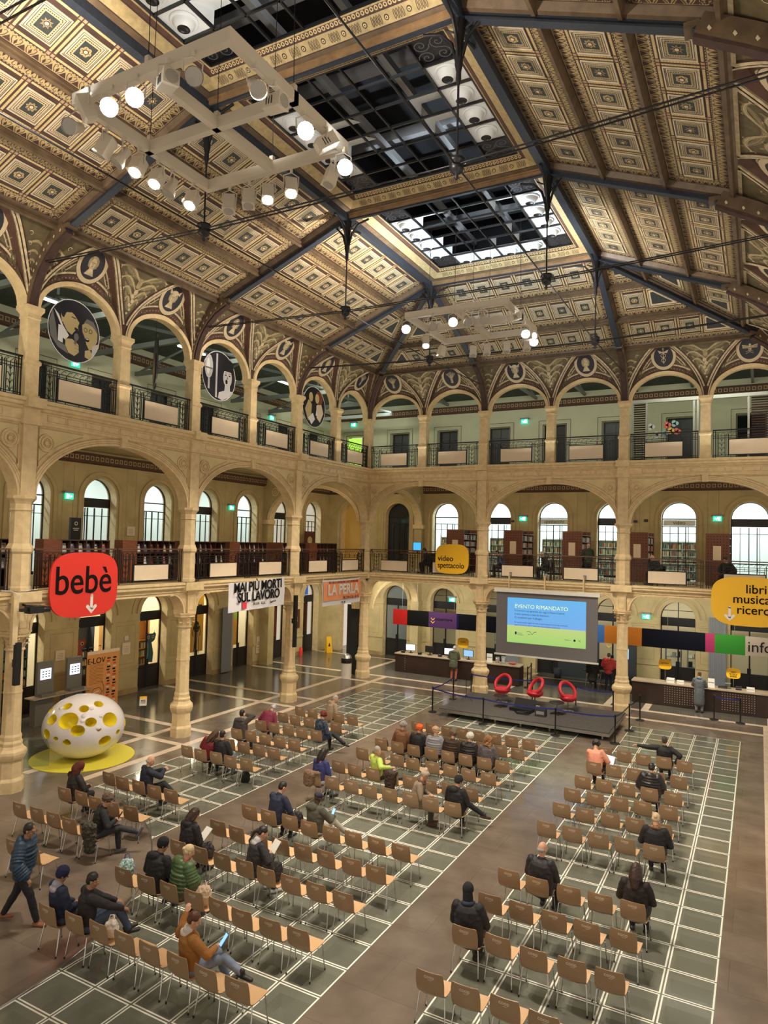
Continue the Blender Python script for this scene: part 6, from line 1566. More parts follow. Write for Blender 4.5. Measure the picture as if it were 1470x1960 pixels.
# line speakers and camera rig on the columns
def line_speaker(y, z0, z1, x, lab):
    t = thing('line_speaker', lab, 'loudspeaker', (x, y, 0)); g = G(); g.box((-.06, -.075, z0), (.06, .075, z1), black); g.build('cabinet', t); g = G(); g.box((-.16, -.03, (z0+z1)/2-.1), (-.05, .03, (z0+z1)/2+.1), black); g.build('bracket', t)
line_speaker(-19.0, 2.9, 4.0, .62, 'slim black line speaker on the leftmost column'); line_speaker(-6.6, 2.35, 4.5, .5, 'slim black line speaker on the column between the banners')
g = G(); g.box((.50, -19.16, 3.95), (.62, -19.02, 5.2), cream); tag(g.build('cable_duct'), 'cream cable duct above the line speaker on the leftmost column', 'duct')
t = thing('camera_rig', 'black camera rig on an arm at the leftmost column', 'camera', (.75, -18.62, 4.82)); g = G(); g.box((-.12, -.25, -.08), (.12, .15, .10), black); g.tube([(-.45, -.1, .12), (-.1, -.05, .05)], .03, iron, 6); g.build('camera_body', t); g = G(lambda x, y, z: (x+.05, z, y)); g.lathe([(.07, .15), (.08, .35), (.06, .36)], black, n=12); g.build('camera_lens', t); g = G(); g.box((-.05, -.45, -.02), (.05, -.2, .06), black); g.tube([(0, .1, .1), (.02, .3, .06), (0, -.3, .14)], .02, black, 5); g.build('handle', t)
g = G(); g.tube([(.44, -19.4, 5.34), (.46, -19.15, 5.32), (.5, -18.9, 5.2), (.62, -19.08, 4.9)], .014, offw, 6); g.tube([(.46, -18.95, 5.3), (.46, -18.4, 5.33)], .012, offw, 6); tag(g.build('cable'), 'pale cable looping over the cornice above the leftmost column', 'cable')
# security sensors
for M, s, z, lab in ((mlr, 10.6, 3.5, 'small black sensor box on the ground left wall'), (mbr, 5.6, 8.1, 'small black sensor box left of the spettacolo window'), (mbr, 12.0, 8.15, 'small black sensor box left of the video window'), (mbr, 12.5, 8.2, 'small black camera left of the video window'), (mlr, 4.9, 3.5, 'small black sensor box on the ground left wall near the totem')):
    g = G(M); g.rect(s-.09, z-.06, s+.09, z+.06, .08, black, .08); tag(g.build('sensor_box'), lab, 'sensor')
# reading tables, computer in the gallery
monitor(1.35, 3.2, 6.25, .2, 'blue lit monitor on a desk in the middle back gallery near the corner', mat('blue screen', (.05, .35, .80), emit=1.2), .42, .4, False)
t = thing('reading_desk', 'desk carrying the blue lit monitor in the middle back gallery', 'desk', (1.4, 3.2, 5.25)); g = G(); g.box((-.9, -.3, .95), (.9, .35, 1.0), woodr); g.build('desk_top', t)
for q in (-.85, .85):
    g = G(); g.box((q-.03, -.28, 0), (q+.03, .3, .95), black); g.build('leg', t)
# ================================================================ CHAIRS
shell_b = mat('tan brown plastic', (.31, .20, .112), .32, var=.06, scale=3); shell_s = mat('tan plastic lit side', (.62, .40, .22), .38)  # one plastic; seat side paler, the light falling on it put into the colour
logom = mat('pale chair print', (.62, .56, .46), .6)
def chair_proto():
    t = bpy.data.objects.new('stacking_chair', None); COL.objects.link(t)
    def sheet(prof, widths, sides, nm, m0, m1, th=.012):
        g = G(); n = 10; F_, K = [], []
        for (y, z, ny, nz, w, cv) in prof:
            F_.append([(w*(-1+2*i/n), y+cv*ny*(1-((-1+2*i/n)**2)), z+cv*nz*(1-((-1+2*i/n)**2))) for i in range(n+1)])
            K.append([(a, b+ny*th, c+nz*th) for a, b, c in F_[-1]])
        for A, B in zip(F_, F_[1:]): g.strip(A, B, m0, True)
        for A, B in zip(K, K[1:]): g.strip(A, B, m1, True)
        for E1, E2 in ((F_[0], K[0]), (F_[-1], K[-1]), ([r[0] for r in F_], [r[0] for r in K]), ([r[-1] for r in F_], [r[-1] for r in K])): g.strip(E1, E2, m1)
        return g
    # seat: (y, z, normal y, normal z (outer side), half width, crown)
    g = sheet([(.225, .425, .3, -1, .20, .0), (.20, .445, .1, -1, .215, .004), (.10, .45, 0, -1, .22, .012), (-.02, .438, -.05, -1, .215, .02), (-.12, .440, -.3, -.95, .21, .022), (-.175, .458, -.6, -.8, .205, .022)], None, None, 'seat', shell_s, shell_b); g.build('seat', t)
    g = sheet([(-.175, .458, -.6, -.8, .205, .022), (-.205, .49, -.95, -.3, .205, .026), (-.222, .55, -1, -.1, .212, .03), (-.238, .64, -1, -.1, .215, .032), (-.25, .72, -1, -.1, .21, .028), (-.26, .785, -1, -.15, .197, .02), (-.264, .80, -1, -.1, .185, .016)], None, None, 'backrest', shell_s, shell_b); b = g.build('backrest', t)
    text('lettering', 'coop', .075, logom, b, (.0, -.292, .735), (pi/2+.1, 0, 0), ext=.0005, bold=.001); text('lettering', 'reno', .03, logom, b, (.01, -.290, .695), (pi/2+.1, 0, 0), ext=.0005)
    g = G(); 
    for sg in (-1, 1):
        g.tube([(sg*.17, .14, .425), (sg*.17, -.13, .42)], .009, chrome, 5); g.tube([(sg*.17, .0, .42), (sg*.235, .0, .415), (sg*.245, .03, .41)], .007, chrome, 5)
    g.tube([(-.17, .12, .422), (.17, .12, .422)], .008, chrome, 5); g.tube([(-.17, -.10, .420), (.17, -.10, .420)], .008, chrome, 5); g.build('seat_frame', t)
    for sx, sy in ((-1, 1), (1, 1), (-1, -1), (1, -1)):
        g = G(); g.tube([(sx*.165, sy*.12, .425), (sx*.195, sy*.15, .40), (sx*.225, sy*.19+(-.03 if sy < 0 else 0), .012)], .0105, chrome, 6); lg = g.build('leg', t)
        g = G(); g.lathe([(.014, 0), (.014, .03)], black, (sx*.226, sy*.193+(-.03 if sy < 0 else 0), 0), 6); g.build('rubber_foot', lg)
    return t
cp = chair_proto(); cfirst = [True]; SEATS = {}
LX, MX, RX = (2.92, .553), (7.33, .553), (13.42, .553)
ROWS = []
for k, y in enumerate((-9.55, -10.6, -11.8, -13.0, -14.0, -15.2, -17.95, -19.2, -20.33)): ROWS.append(('L', k+1, LX, y, 5, 0))
ROWS.append(('L', 10, (2.92, .553), -21.56, 5, 3))
for k, y in enumerate((-8.97, -10.1, -11.48, -12.62, -13.97, -15.1, -17.74, -18.77, -19.92, -21.25, -22.7)): ROWS.append(('M', k+1, MX, y, 8, 0))
for k, y in enumerate((-8.55, -10.12, -11.5, -12.6, -13.76, -15.02, -17.66, -18.66, -19.85, -21.2)): ROWS.append(('R', k+1, RX, y, 5, 0))
BL = {'L': 'left', 'M': 'middle', 'R': 'right'}
OCC = {'R21': 'under the woman with a laptop', 'R14': 'under the man with outstretched arm', 'R34': 'under the person in black hood', 'R65': 'under the blonde person', 'R72': 'under the bald man', 'R75': 'under the long haired woman', 'R91': 'under the person in black balaclava'}
for blk, rn, (x0, dx), y, n, i0 in ROWS:
    for i in range(i0, n):
        x = x0+dx*i+random.uniform(-.012, .012); yy = y+.26+random.uniform(-.03, .03); rz = random.uniform(-.05, .05)
        if blk == 'L': rz += .06
        if blk == 'M' and rn == 11 and i < 3: yy -= .12*(2-i)*.5
        SEATS[f'{blk}{rn}_{i}'] = (x, yy, rz)
        lab = f'beige stacking chair, {BL[blk]} block, {ORD[rn] if rn < 10 else "tenth" if rn == 10 else "eleventh"} row from the stage, {ORD[i+1]} from left'
        if cfirst[0]: cfirst[0] = False; cp.location = (x, yy, .003); cp.rotation_euler = (0, 0, rz); tag(cp, lab, 'chair', 'stacking chairs set in rows')
        else: dup(cp, (x, yy, .003), rz, lab, 'stacking chairs set in rows')
# ================================================================ PEOPLE
class Blob:
    """closed tapered pieces unioned by a voxel remesh into one continuous skin"""
    def __init__(s): s.g = G(); s.m = mat('black', (0, 0, 0))
    def cap(s, a, b, r0, r1, n=12, flat=None):
        a, b = V3(a), V3(b); d = b-a; L = d.length
        if L < 1e-5: return s.ell(a, (r0, r0, r0))
        d.normalize(); u = d.orthogonal().normalized()
        if flat is not None:
            u = (V3(flat[0])-d*d.dot(V3(flat[0]))).normalized()
        v = d.cross(u); ku = flat[1] if flat else 1; R = []
        for k in (-80, -50, -20): R.append((a+d*(r0*sin(rad(k))), r0*cos(rad(k))))
        for k in (1, 2): R.append((a+d*(L*k/3), r0+(r1-r0)*k/3))
        for k in (20, 50, 80): R.append((b+d*(r1*sin(rad(k))), r1*cos(rad(k))))
        s.g.rings([[tuple(c+u*(q*ku*cos(2*pi*i/n))+v*(q*sin(2*pi*i/n))) for i in range(n)] for c, q in R], s.m)
    def ell(s, c, r, rot=None, n=14):
        c = V3(c); R = []
        for k in range(-80, 81, 20):
            a = rad(k); ring_ = []
            for i in range(n):
                p = V3((r[0]*cos(a)*cos(2*pi*i/n), r[1]*cos(a)*sin(2*pi*i/n), r[2]*sin(a)))
                if rot: p = rot @ p
                ring_.append(tuple(c+p))
            R.append(ring_)
        s.g.rings(R, s.m)
    def chain(s, P, Rr, flat=None):
        for i in range(len(P)-1): s.cap(P[i], P[i+1], Rr[i], Rr[i+1], flat=flat)
    def build(s, name, parent, m, vox=.014, noise=0, nscale=.1, sm=2, tex=None):
        me = s.g.mesh(name); o = bpy.data.objects.new(name, me)
        r = o.modifiers.new('r', 'REMESH'); r.mode = 'VOXEL'; r.voxel_size = vox; r.use_smooth_shade = True
        c = o.modifiers.new('s', 'SMOOTH'); c.iterations = sm; c.factor = .5
        if noise:
            tx = bpy.data.textures.new('n', 'CLOUDS'); tx.noise_scale = nscale
            d = o.modifiers.new('d', 'DISPLACE'); d.texture = tx; d.strength = noise; d.mid_level = .5
        m2 = baked(o)
        m2.materials.clear(); m2.materials.append(m)
        for p in m2.polygons: p.use_smooth = True
        q = bpy.data.objects.new(name, m2); COL.objects.link(q)
        if parent: q.parent = parent
        return q
skin = mat('light skin', (.56, .31, .20), .5); skin_d = mat('dark skin', (.06, .03, .02), .45); skin_m = mat('olive skin', (.36, .19, .11), .5)
def CM(n, c, r=.75, **k): return mat('cloth '+n, c, r, **k)
def ik(a, b, l1, l2, pole):
    a, b, pole = V3(a), V3(b), V3(pole); d = b-a; L = min(d.length, (l1+l2)*.995); d.normalize(); b = a+d*L
    x = (l1*l1-l2*l2+L*L)/(2*L); h = sqrt(max(0, l1*l1-x*x)); q = (pole-d*pole.dot(d)); q = q.normalized() if q.length > 1e-4 else V3((0, 0, -1))
    return a+d*x+q*h, b
def person(lab, loc, rz, pose='sit', top=None, bottom=None, shoes=None, sk=None, hair=None, hairstyle='short', lean=0, side=0, turn=0, nod=.35, tilt=0, hands=None, legs=None, S=1.0,
           puffy=0, long=0, hood=False, hoodcol=None, fine=False, scarf=None, hat=None, glasses=False, extras=None, bulk=1.0, inner=None):
    """local frame: +y is forward, z up, origin on the floor under the pelvis"""
    t = thing('person', lab, 'person', loc, rz)
    top = top or CM('black', (.012, .012, .014)); bottom = bottom or CM('black trousers', (.012, .012, .016)); shoes = shoes or CM('dark shoes', (.02, .015, .012), .5); sk = sk or skin
    sit = pose == 'sit'
    pel = V3((0, -.005, .53)) if sit else V3((0, 0, .93*S))
    ax = V3((sin(side), sin(lean)*1.0, cos(lean)*cos(side))).normalized()
    T = .50*S; fwd = V3((0, 1, 0)); fwd = (fwd-ax*fwd.dot(ax)).normalized(); rt = fwd.cross(ax).normalized()
    chest = pel+ax*.36*S; neck = pel+ax*T+fwd*.01; 
    sh = {g_: pel+ax*.455*S+rt*g_*.175*S*(.5+.5*bulk) for g_ in (-1, 1)}
    hd = (Matrix.Rotation(turn, 3, ax) @ fwd); hup = (ax*cos(nod)+hd*sin(nod)).normalized(); hup = V3((hup.x*.8, hup.y*.8, hup.z+.25)).normalized() if lean > .1 else hup
    hfw = (hd*cos(nod)-ax*sin(nod)); hfw = (hfw-hup*hfw.dot(hup)).normalized(); hrt = hfw.cross(hup).normalized()
    if tilt:
        Rm = Matrix.Rotation(tilt, 3, hfw); hup = Rm @ hup; hrt = Rm @ hrt
    hc = neck+ax*.075*S+hup*.105*S+hfw*.02
    HR = Matrix((hrt, hfw, hup)).transposed()
    H = lambda x, y, z: hc+HR @ V3((x, y, z))*S
    hp = {g_: pel+V3((g_*.09, 0, -.02)) for g_ in (-1, 1)}
    kn, ft = {}, {}
    for g_ in (-1, 1):
        lg = (legs or {}).get(g_)
        if sit:
            k_, f_ = lg if lg else ((g_*.13, .42, .50), (g_*.12, .40, .08)); kn[g_] = V3(k_); ft[g_] = V3(f_)
        else:
            f_ = V3(lg[1]) if lg else V3((g_*.11, .0, .08)); k_, f2 = ik(hp[g_], f_, .43*S, .43*S, V3((0, 1, 0))); kn[g_] = k_; ft[g_] = f_
    hn, el = {}, {}
    for g_ in (-1, 1):
        h_ = (hands or {}).get(g_); 
        if h_ is None: h_ = (g_*.12, .25, .62) if sit else (g_*.27, .03, .80*S)
        pole = V3((g_*.9, -.5, -.6)); 
        if isinstance(h_[0], (tuple, list)): pole = V3(h_[1]); h_ = h_[0]
        el[g_], hn[g_] = ik(sh[g_], V3(h_), .29*S, .27*S, pole)
    vox = .009 if fine else .012
    # ---- body: one continuous skin
    b = Blob()
    b.ell(H(0, -.012, .03), (.078*S, .095*S, .098*S), HR); b.ell(H(0, .012, -.035), (.060*S, .076*S, .075*S), HR); b.ell(H(0, .05, -.085), (.03*S, .03*S, .028*S), HR)
    b.cap(H(0, .085, .012), H(0, .104, -.018), .011*S, .016*S, 8)           # nose
    b.cap(H(-.03, .078, .030), H(.03, .078, .030), .014*S, .014*S, 8)       # brow
    b.ell(H(0, .078, -.055), (.028*S, .014*S, .012*S), HR, 8)               # lips
    for g_ in (-1, 1):
        b.ell(H(g_*.080, -.008, -.005), (.010*S, .020*S, .032*S), HR, 8); b.ell(H(g_*.042, .055, -.02), (.022*S, .022*S, .02*S), HR, 8)
    b.cap(neck-ax*.06, H(0, -.02, -.05), .062*S, .054*S)
    b.cap(pel, chest, .11*S, .12*S, flat=(rt, 1.25)); b.cap(sh[-1], sh[1], .055*S, .055*S)
    for g_ in (-1, 1):
        b.chain([sh[g_], el[g_], hn[g_]], [.045*S, .036*S, .024*S]); b.chain([hp[g_], kn[g_], ft[g_]], [.075*S, .052*S, .036*S])
        # hand with palm, four fingers and thumb
        fd = (hn[g_]-el[g_]).normalized(); sd = fd.cross(V3((0, 0, 1))); sd = sd.normalized() if sd.length > .1 else V3((1, 0, 0)); up_ = sd.cross(fd)
        pm = hn[g_]+fd*.085*S; b.cap(hn[g_], pm, .024*S, .030*S, flat=(sd, 1.25))
        for k, fl in enumerate((.062, .075, .070, .055)):
            a0 = pm+sd*(k-1.5)*.021*S; a1 = a0+fd*fl*.55*S-up_*.012*S; a2 = a1+fd*fl*.35*S-up_*.028*S; b.chain([a0, a1, a2], [.0105*S, .0095*S, .0085*S])
        th0 = hn[g_]+fd*.02+sd*(-g_)*.02; b.chain([th0, th0+fd*.035+sd*(-g_)*.028-up_*.008, th0+fd*.07+sd*(-g_)*.03-up_*.02], [.014*S, .012*S, .010*S])
    bd = b.build('body', t, sk, vox, sm=1)
    g = G()
    for g_ in (-1, 1):
        c = H(g_*.031, .089, .008); g.rings([[tuple(c+HR @ V3((q*cos(2*pi*i/8)*1.3, y_, q*sin(2*pi*i/8)*.8))) for i in range(8)] for q, y_ in ((.011, -.004), (.009, .003), (.003, .005))], mat('eye white', (.6, .58, .55), .2)); g.rings([[tuple(c+HR @ V3((q*cos(2*pi*i/8), y_, q*sin(2*pi*i/8)))) for i in range(8)] for q, y_ in ((.005, .002), (.004, .0065))], black)
    g.build('eye', t)
    # ---- jacket
    j = Blob(); pf = 1+.35*puffy; th = .026+.028*puffy
    low = pel-ax*(.06+long) if not sit else pel-ax*.05
    bb = 1+(bulk-1)*.4
    j.cap(low, chest, (.115+th)*S*bb, (.125+th)*S*bb, 16, flat=(rt, 1.38*bulk/bb)); j.cap(chest, neck-ax*.07, (.12+th)*S*bb, (.085+th*.5)*S, 16, flat=(rt, 1.55*bulk/bb))
    if not sit and long: j.cap(pel, low, (.15+th)*S, (.17+th)*S, 16, flat=(rt, 1.15))
    j.cap(sh[-1]-ax*.01, sh[1]-ax*.01, (.062+th*.6)*S, (.062+th*.6)*S); j.cap(neck-ax*.04, neck+ax*.015, .078*S, .070*S)
    for g_ in (-1, 1): j.chain([sh[g_], el[g_], hn[g_]-(hn[g_]-el[g_])*.05], [(.062+th)*S*pf, (.050+th*.8)*S*pf, (.036+th*.5)*S*pf])
    if sit and long:
        for g_ in (-1, 1): j.cap(hp[g_], hp[g_]+(kn[g_]-hp[g_])*.6, (.10+th)*S, (.095+th)*S)
    if hood:
        j.ell(neck-hd*.09+ax*.0, (.135*S, .085*S, .085*S)); j.ell(neck-hd*.06-ax*.05, (.12*S, .08*S, .08*S))
    if puffy:
        for k in range(7): c = pel+ax*(.06+.065*k); q = (.135+th)*S*bulk*(1.04 if k < 5 else .9); j.g.tube([tuple(c+rt*(q*1.3*cos(2*pi*i/20))+fwd*(q*1.02*sin(2*pi*i/20))) for i in range(20)], .024, j.m, 6, closed=True)
        for g_ in (-1, 1):
            for k in range(5):
                for (p, q_) in ((sh[g_], el[g_]), (el[g_], hn[g_])):
                    c = p+(q_-p)*(.15+.17*k); d_ = (q_-p).normalized(); u_ = d_.orthogonal().normalized(); v_ = d_.cross(u_); rr_ = (.052+th)*S*pf; j.g.tube([tuple(c+u_*rr_*cos(2*pi*i/12)+v_*rr_*sin(2*pi*i/12)) for i in range(12)], .016, j.m, 5, closed=True)
    jk = j.build('coat' if long else 'jacket', t, top, vox*1.25, noise=.022 if not puffy else .008, nscale=.09, sm=2 if not puffy else 1)
    if inner:   # lining or shirt shown at the neck
        n_ = Blob(); n_.cap(neck-ax*.05-hd*.02, neck+ax*.03-hd*.02, .095*S, .085*S); n_.ell(neck-hd*.09-ax*.03, (.11, .05, .06)); n_.build('collar', t, inner, vox*1.3)
    if scarf:
        s_ = Blob(); P = [neck+ax*.01+rt*(.085*cos(2*pi*i/12))+fwd*(.085*sin(2*pi*i/12)+.01)-ax*.02*sin(2*pi*i/12) for i in range(12)]; s_.g.tube([tuple(p) for p in P], .038, s_.m, 8, closed=True); s_.build('scarf', t, scarf, vox*1.3, noise=.015, nscale=.05)
    # ---- trousers
    q = Blob(); q.cap(hp[-1], hp[1], .115*S, .115*S)
    for g_ in (-1, 1): q.chain([hp[g_], kn[g_], ft[g_]+(kn[g_]-ft[g_])*.08], [.100*S, .074*S, .056*S])
    q.build('trousers', t, bottom, vox*1.25, noise=.014, nscale=.07)
    for g_ in (-1, 1):
        f_ = Blob(); dr = (ft[g_]-kn[g_]); tdir = V3((0, 1, 0)) if abs(dr.normalized().y) < .75 else V3((0, .5, .85)); tdir = (tdir+V3((g_*.15, 0, 0))).normalized()
        if abs(dr.normalized().x) > .5: tdir = V3((dr.normalized().x*.7, .5, -.2)).normalized()
        a = ft[g_]+V3((0, 0, -.035)); f_.cap(a-tdir*.05, a+tdir*.15, .040*S, .034*S, flat=(tdir.cross(V3((0, 0, 1))) if abs(tdir.z) < .9 else V3((1, 0, 0)), 1.2)); f_.cap(ft[g_]+V3((0, 0, .03)), a, .045*S, .045*S); f_.build('shoe', t, shoes, .010)
    # ---- hair or hat
    if hair and hairstyle != 'none':
        h = Blob()
        if hairstyle in ('short', 'balding'):
            if hairstyle == 'short': h.ell(H(0, -.022, .048), (.085*S, .096*S, .088*S), HR); h.ell(H(0, -.05, .0), (.080*S, .065*S, .075*S), HR)
            else: h.ell(H(0, -.055, -.005), (.082*S, .062*S, .055*S), HR)
        elif hairstyle == 'long':
            h.ell(H(0, -.024, .048), (.090*S, .100*S, .090*S), HR); h.chain([H(0, -.05, .02), H(0, -.085, -.12), H(0, -.09, -.26)], [.088*S, .085*S, .06*S], flat=(hrt, 1.15))
            for g_ in (-1, 1): h.chain([H(g_*.07, 0, .02), H(g_*.085, -.03, -.1), H(g_*.08, -.03, -.2)], [.035, .035, .025])
        elif hairstyle == 'curly':
            h.ell(H(0, -.03, .045), (.112*S, .118*S, .105*S), HR)
            for k in range(26):
                a, e = random.uniform(0, 2*pi), random.uniform(-.9, 1.4); p = V3((cos(a)*cos(e), sin(a)*cos(e), sin(e)))
                if p.y > .45 and p.z < .5: continue
                h.ell(H(p.x*.10, p.y*.105-.03, p.z*.095+.04), (.03, .03, .03), n=8)
        elif hairstyle == 'curlylong':
            h.ell(H(0, -.03, .045), (.105*S, .112*S, .10*S), HR)
            for k in range(34):
                u_ = random.random(); a = random.uniform(pi*.95, pi*2.05); h.ell(H(.11*cos(a), .07*sin(a)-.03, .08-.30*u_), (.038, .038, .04), n=8)
        elif hairstyle == 'bun':
            h.ell(H(0, -.02, .045), (.084*S, .096*S, .088*S), HR); h.ell(H(0, -.055, .0), (.078, .06, .07), HR); h.ell(H(0, -.115, .03), (.035, .035, .035))
        elif hairstyle == 'ponytail':
            h.ell(H(0, -.02, .045), (.084*S, .096*S, .088*S), HR); h.ell(H(0, -.055, .0), (.078, .06, .07), HR); h.chain([H(0, -.10, .03), H(0, -.16, -.06), H(0, -.15, -.22)], [.03, .035, .015])
        h.build('hair', t, hair, .011, noise=.03 if hairstyle.startswith('curl') else .012, nscale=.03)
    if hat:
        kind, hm = hat; h = Blob()
        if kind == 'beanie': h.ell(H(0, -.012, .055), (.092*S, .107*S, .095*S), HR); h.cap(H(0, -.012, .03), H(0, -.014, .06), .097*S, .098*S, flat=(hfw, 1.12)); h.ell(H(0, -.05, .01), (.085, .065, .075), HR)
        elif kind == 'pointbeanie': h.ell(H(0, -.015, .05), (.092*S, .105*S, .09*S), HR); h.ell(H(0, -.03, .12), (.06, .06, .07), HR)
        elif kind == 'hoodup': h.ell(H(0, -.035, .03), (.108*S, .120*S, .125*S), HR); h.ell(H(0, -.07, -.08), (.11, .09, .09), HR); h.cap(neck, H(0, -.06, -.05), .10, .11)
        elif kind == 'cap': h.ell(H(0, -.015, .055), (.090*S, .103*S, .075*S), HR); h.cap(H(-.035, .09, .06), H(.035, .09, .06), .012, .012); h.cap(H(0, .06, .06), H(0, .135, .05), .05, .012, flat=(hup, .25))
        elif kind == 'balaclava': h.ell(H(0, -.012, .04), (.093*S, .108*S, .110*S), HR); h.cap(H(0, -.03, -.03), neck+ax*.01, .085, .088)
        h.build('hat' if kind != 'hoodup' else 'hood', t, hm, .011, noise=.008, nscale=.03)
    if glasses:
        g = G()
        for g_ in (-1, 1): g.tube([tuple(H(g_*.034+.022*cos(2*pi*i/10), .100, .008+.018*sin(2*pi*i/10))) for i in range(10)], .0025, black, 4, closed=True); g.tube([tuple(H(g_*.056, .098, .012)), tuple(H(g_*.082, .0, .01))], .0025, black, 4)
        g.build('glasses', t)
    return t, hn, H
def seat(key): x, y, rz = SEATS[key]; return (x, y, .003), rz
def sperson(key, lab, **k):
    l, rz = seat(key); r = k.pop('rot', 0); dx = k.pop('dx', 0); dy = k.pop('dy', 0)
    return person(lab, (l[0]+dx, l[1]+dy, 0), rz+r, 'sit', **k)
def held(t_loc_rz, name, lab, cat, p, size, m, rx=.6, rz=0):
    """small thing held in the lap of a seated person"""
    (x, y, z), r = t_loc_rz; c, s_ = cos(r), sin(r); P = (x+p[0]*c-p[1]*s_, y+p[0]*s_+p[1]*c, p[2])
    g = G(); g.cbox((0, 0, 0), size, m if not isinstance(m, tuple) else m[0])
    if isinstance(m, tuple): g.face([(-size[0]*.45, -size[1]*.45, size[2]*.55), (size[0]*.45, -size[1]*.45, size[2]*.55), (size[0]*.45, size[1]*.45, size[2]*.55), (-size[0]*.45, size[1]*.45, size[2]*.55)], m[1])
    o = g.build(name, loc=P, rot=(rx, 0, r+rz)); return tag(o, lab, cat)
phs = mat('lit phone screen', (.25, .5, .8), emit=1.0)
crossed = {1: ((.10, .42, .56), (-.06, .68, .34)), -1: ((-.08, .42, .50), (-.10, .42, .08))}
crossr = {-1: ((-.06, .42, .50), (-.05, .42, .08)), 1: ((.06, .44, .58), (.42, .66, .30))}
lap = {-1: (-.07, .28, .66), 1: (.07, .28, .66)}
bk = CM('black', (.012, .012, .014)); nv = CM('navy', (.012, .018, .045)); wh = CM('white hair', (.62, .60, .56)); gy = CM('grey hair', (.32, .30, .28)); bh = CM('black hair', (.012, .010, .009), .5); brh = CM('brown hair', (.07, .035, .018), .55); bl = CM('blonde hair', (.55, .42, .25), .55)
jean = CM('jeans', (.10, .15, .24), var=.2)
# ---- middle block, third row ladies
sperson('M3_1', 'grey haired person in brown fleece, third row of the middle block', top=CM('brown fleece', (.18, .08, .035)), hair=gy, hairstyle='curly', lean=.15)
sperson('M3_2', 'person with bright orange hair in black, third row of the middle block', top=bk, hair=CM('orange hair', (.75, .13, .02)), hairstyle='curly', lean=.1, turn=-.2)
sperson('M3_3', 'light haired person in grey fluffy coat, third row of the middle block', top=CM('grey fluffy', (.26, .26, .29), .9), hair=CM('strawberry hair', (.52, .34, .22)), hairstyle='curly', lean=.1, turn=.4, puffy=.15)
sperson('M3_4', 'grey brown haired person in dark brown coat, third row of the middle block', top=CM('dark brown coat', (.04, .022, .014)), hair=CM('greybrown hair', (.14, .10, .08)), hairstyle='curly', lean=.1, puffy=.1)
sperson('M3_5', 'white haired person in black sparkling coat, third row of the middle block', top=CM('black sparkle', (.018, .014, .014), .6, var=.5, scale=60), hair=wh, hairstyle='curly', puffy=.1, lean=.05)
sperson('M3_6', 'person with long curly light brown hair in grey patterned coat, third row', top=CM('grey tweed', (.11, .10, .11), .9, var=.6, scale=30), hair=CM('lightbrown hair', (.24, .12, .05)), hairstyle='curlylong', lean=.12)
l_ = sperson('M5_2', 'grey haired man in bright yellow green top leaning on the next chair', top=CM('lime top', (.42, .55, .10)), hair=gy, hairstyle='short', turn=-1.2, rot=-.5, hands={1: ((.50, .10, .86), (.2, -.8, -.1)), -1: (-.05, .30, .62)}, legs=crossed, lean=-.1)
sperson('M6_0', 'dark haired woman with purple patterned scarf and blue sleeves looking at her phone', top=CM('navy purple', (.03, .04, .16), .8, var=.5, scale=14), inner=CM('purple print', (.30, .08, .28), .8, var=.9, scale=26), bottom=CM('light jeans', (.35, .38, .42)), hair=bh, hairstyle='long', lean=.15, hands=lap, turn=-.3, rot=-.2)
held(((SEATS['M6_0'][0], SEATS['M6_0'][1], 0), -.2), 'phone', 'lit phone held by the woman with the purple scarf', 'phone', (.02, .37, .72), (.08, .15, .01), (black, phs), .9)
sperson('M6_5', 'person in beige coat and pale beanie, turned sideways', top=CM('beige coat', (.25, .19, .14), .85), bottom=CM('olive trousers', (.06, .05, .035)), shoes=CM('brown shoes', (.12, .04, .025), .4), hat=('pointbeanie', CM('pale beanie', (.50, .40, .32))), rot=-1.25, lean=.3, nod=.3, long=.1, hands={1: (.10, .38, .70), -1: (-.05, .36, .70)}, glasses=True, scarf=CM('brown scarf', (.12, .06, .04)))
sperson('M6_7', 'person in black coat and knitted cap with crossed leg, end of sixth row', top=bk, hat=('beanie', CM('striped knit', (.02, .02, .02), .9, var=.9, scale=40)), legs=crossr, shoes=CM('brown boots', (.06, .03, .022), .4), turn=-.4, bulk=1.08, hood=True, rot=-.15)
sperson('M7_1', 'black haired man in navy jumper looking down at his phone', top=nv, hair=bh, hairstyle='short', lean=.22, nod=.6, turn=-.4, hands={-1: (.02, .34, .68), 1: (.16, .34, .68)}, rot=-.1, bulk=1.05)
sperson('M7_3', 'person in dark cap, olive hoodie and pale trousers holding a lit phone', top=CM('olive hoodie', (.075, .075, .055), .85), sk=skin_d, hood=True, hat=('cap', CM('navy cap', (.015, .015, .03))), bottom=CM('pale trousers', (.40, .37, .31)), shoes=CM('white trainers', (.5, .5, .48)), legs={1: ((.14, .44, .62), (.30, .70, .32)), -1: ((-.06, .44, .52), (-.05, .55, .09))}, turn=-.3, hands={-1: (.02, .26, .70), 1: (.2, .36, .74)}, rot=-.15, bulk=1.08)
held(((SEATS['M7_3'][0], SEATS['M7_3'][1], 0), -.15), 'phone', 'small lit phone held by the person in the olive hoodie', 'phone', (.16, .42, .84), (.08, .14, .01), (black, phs), 1.0)
sperson('M9_0', 'dark haired woman in black coat with fur trimmed hood reading papers', top=bk, hair=CM('dark brown hair', (.035, .015, .010), .5), hairstyle='long', lean=.15, scarf=CM('dark fur', (.03, .03, .035), .9), long=.1, nod=.55, hands=lap, turn=-.3, rot=-.2, bulk=1.1, fine=True, hood=True)
held(((SEATS['M9_0'][0], SEATS['M9_0'][1], 0), -.2), 'paper_sheets', 'white paper sheets held by the woman in the fur trimmed coat', 'paper', (.05, .40, .74), (.2, .28, .008), white, .7)
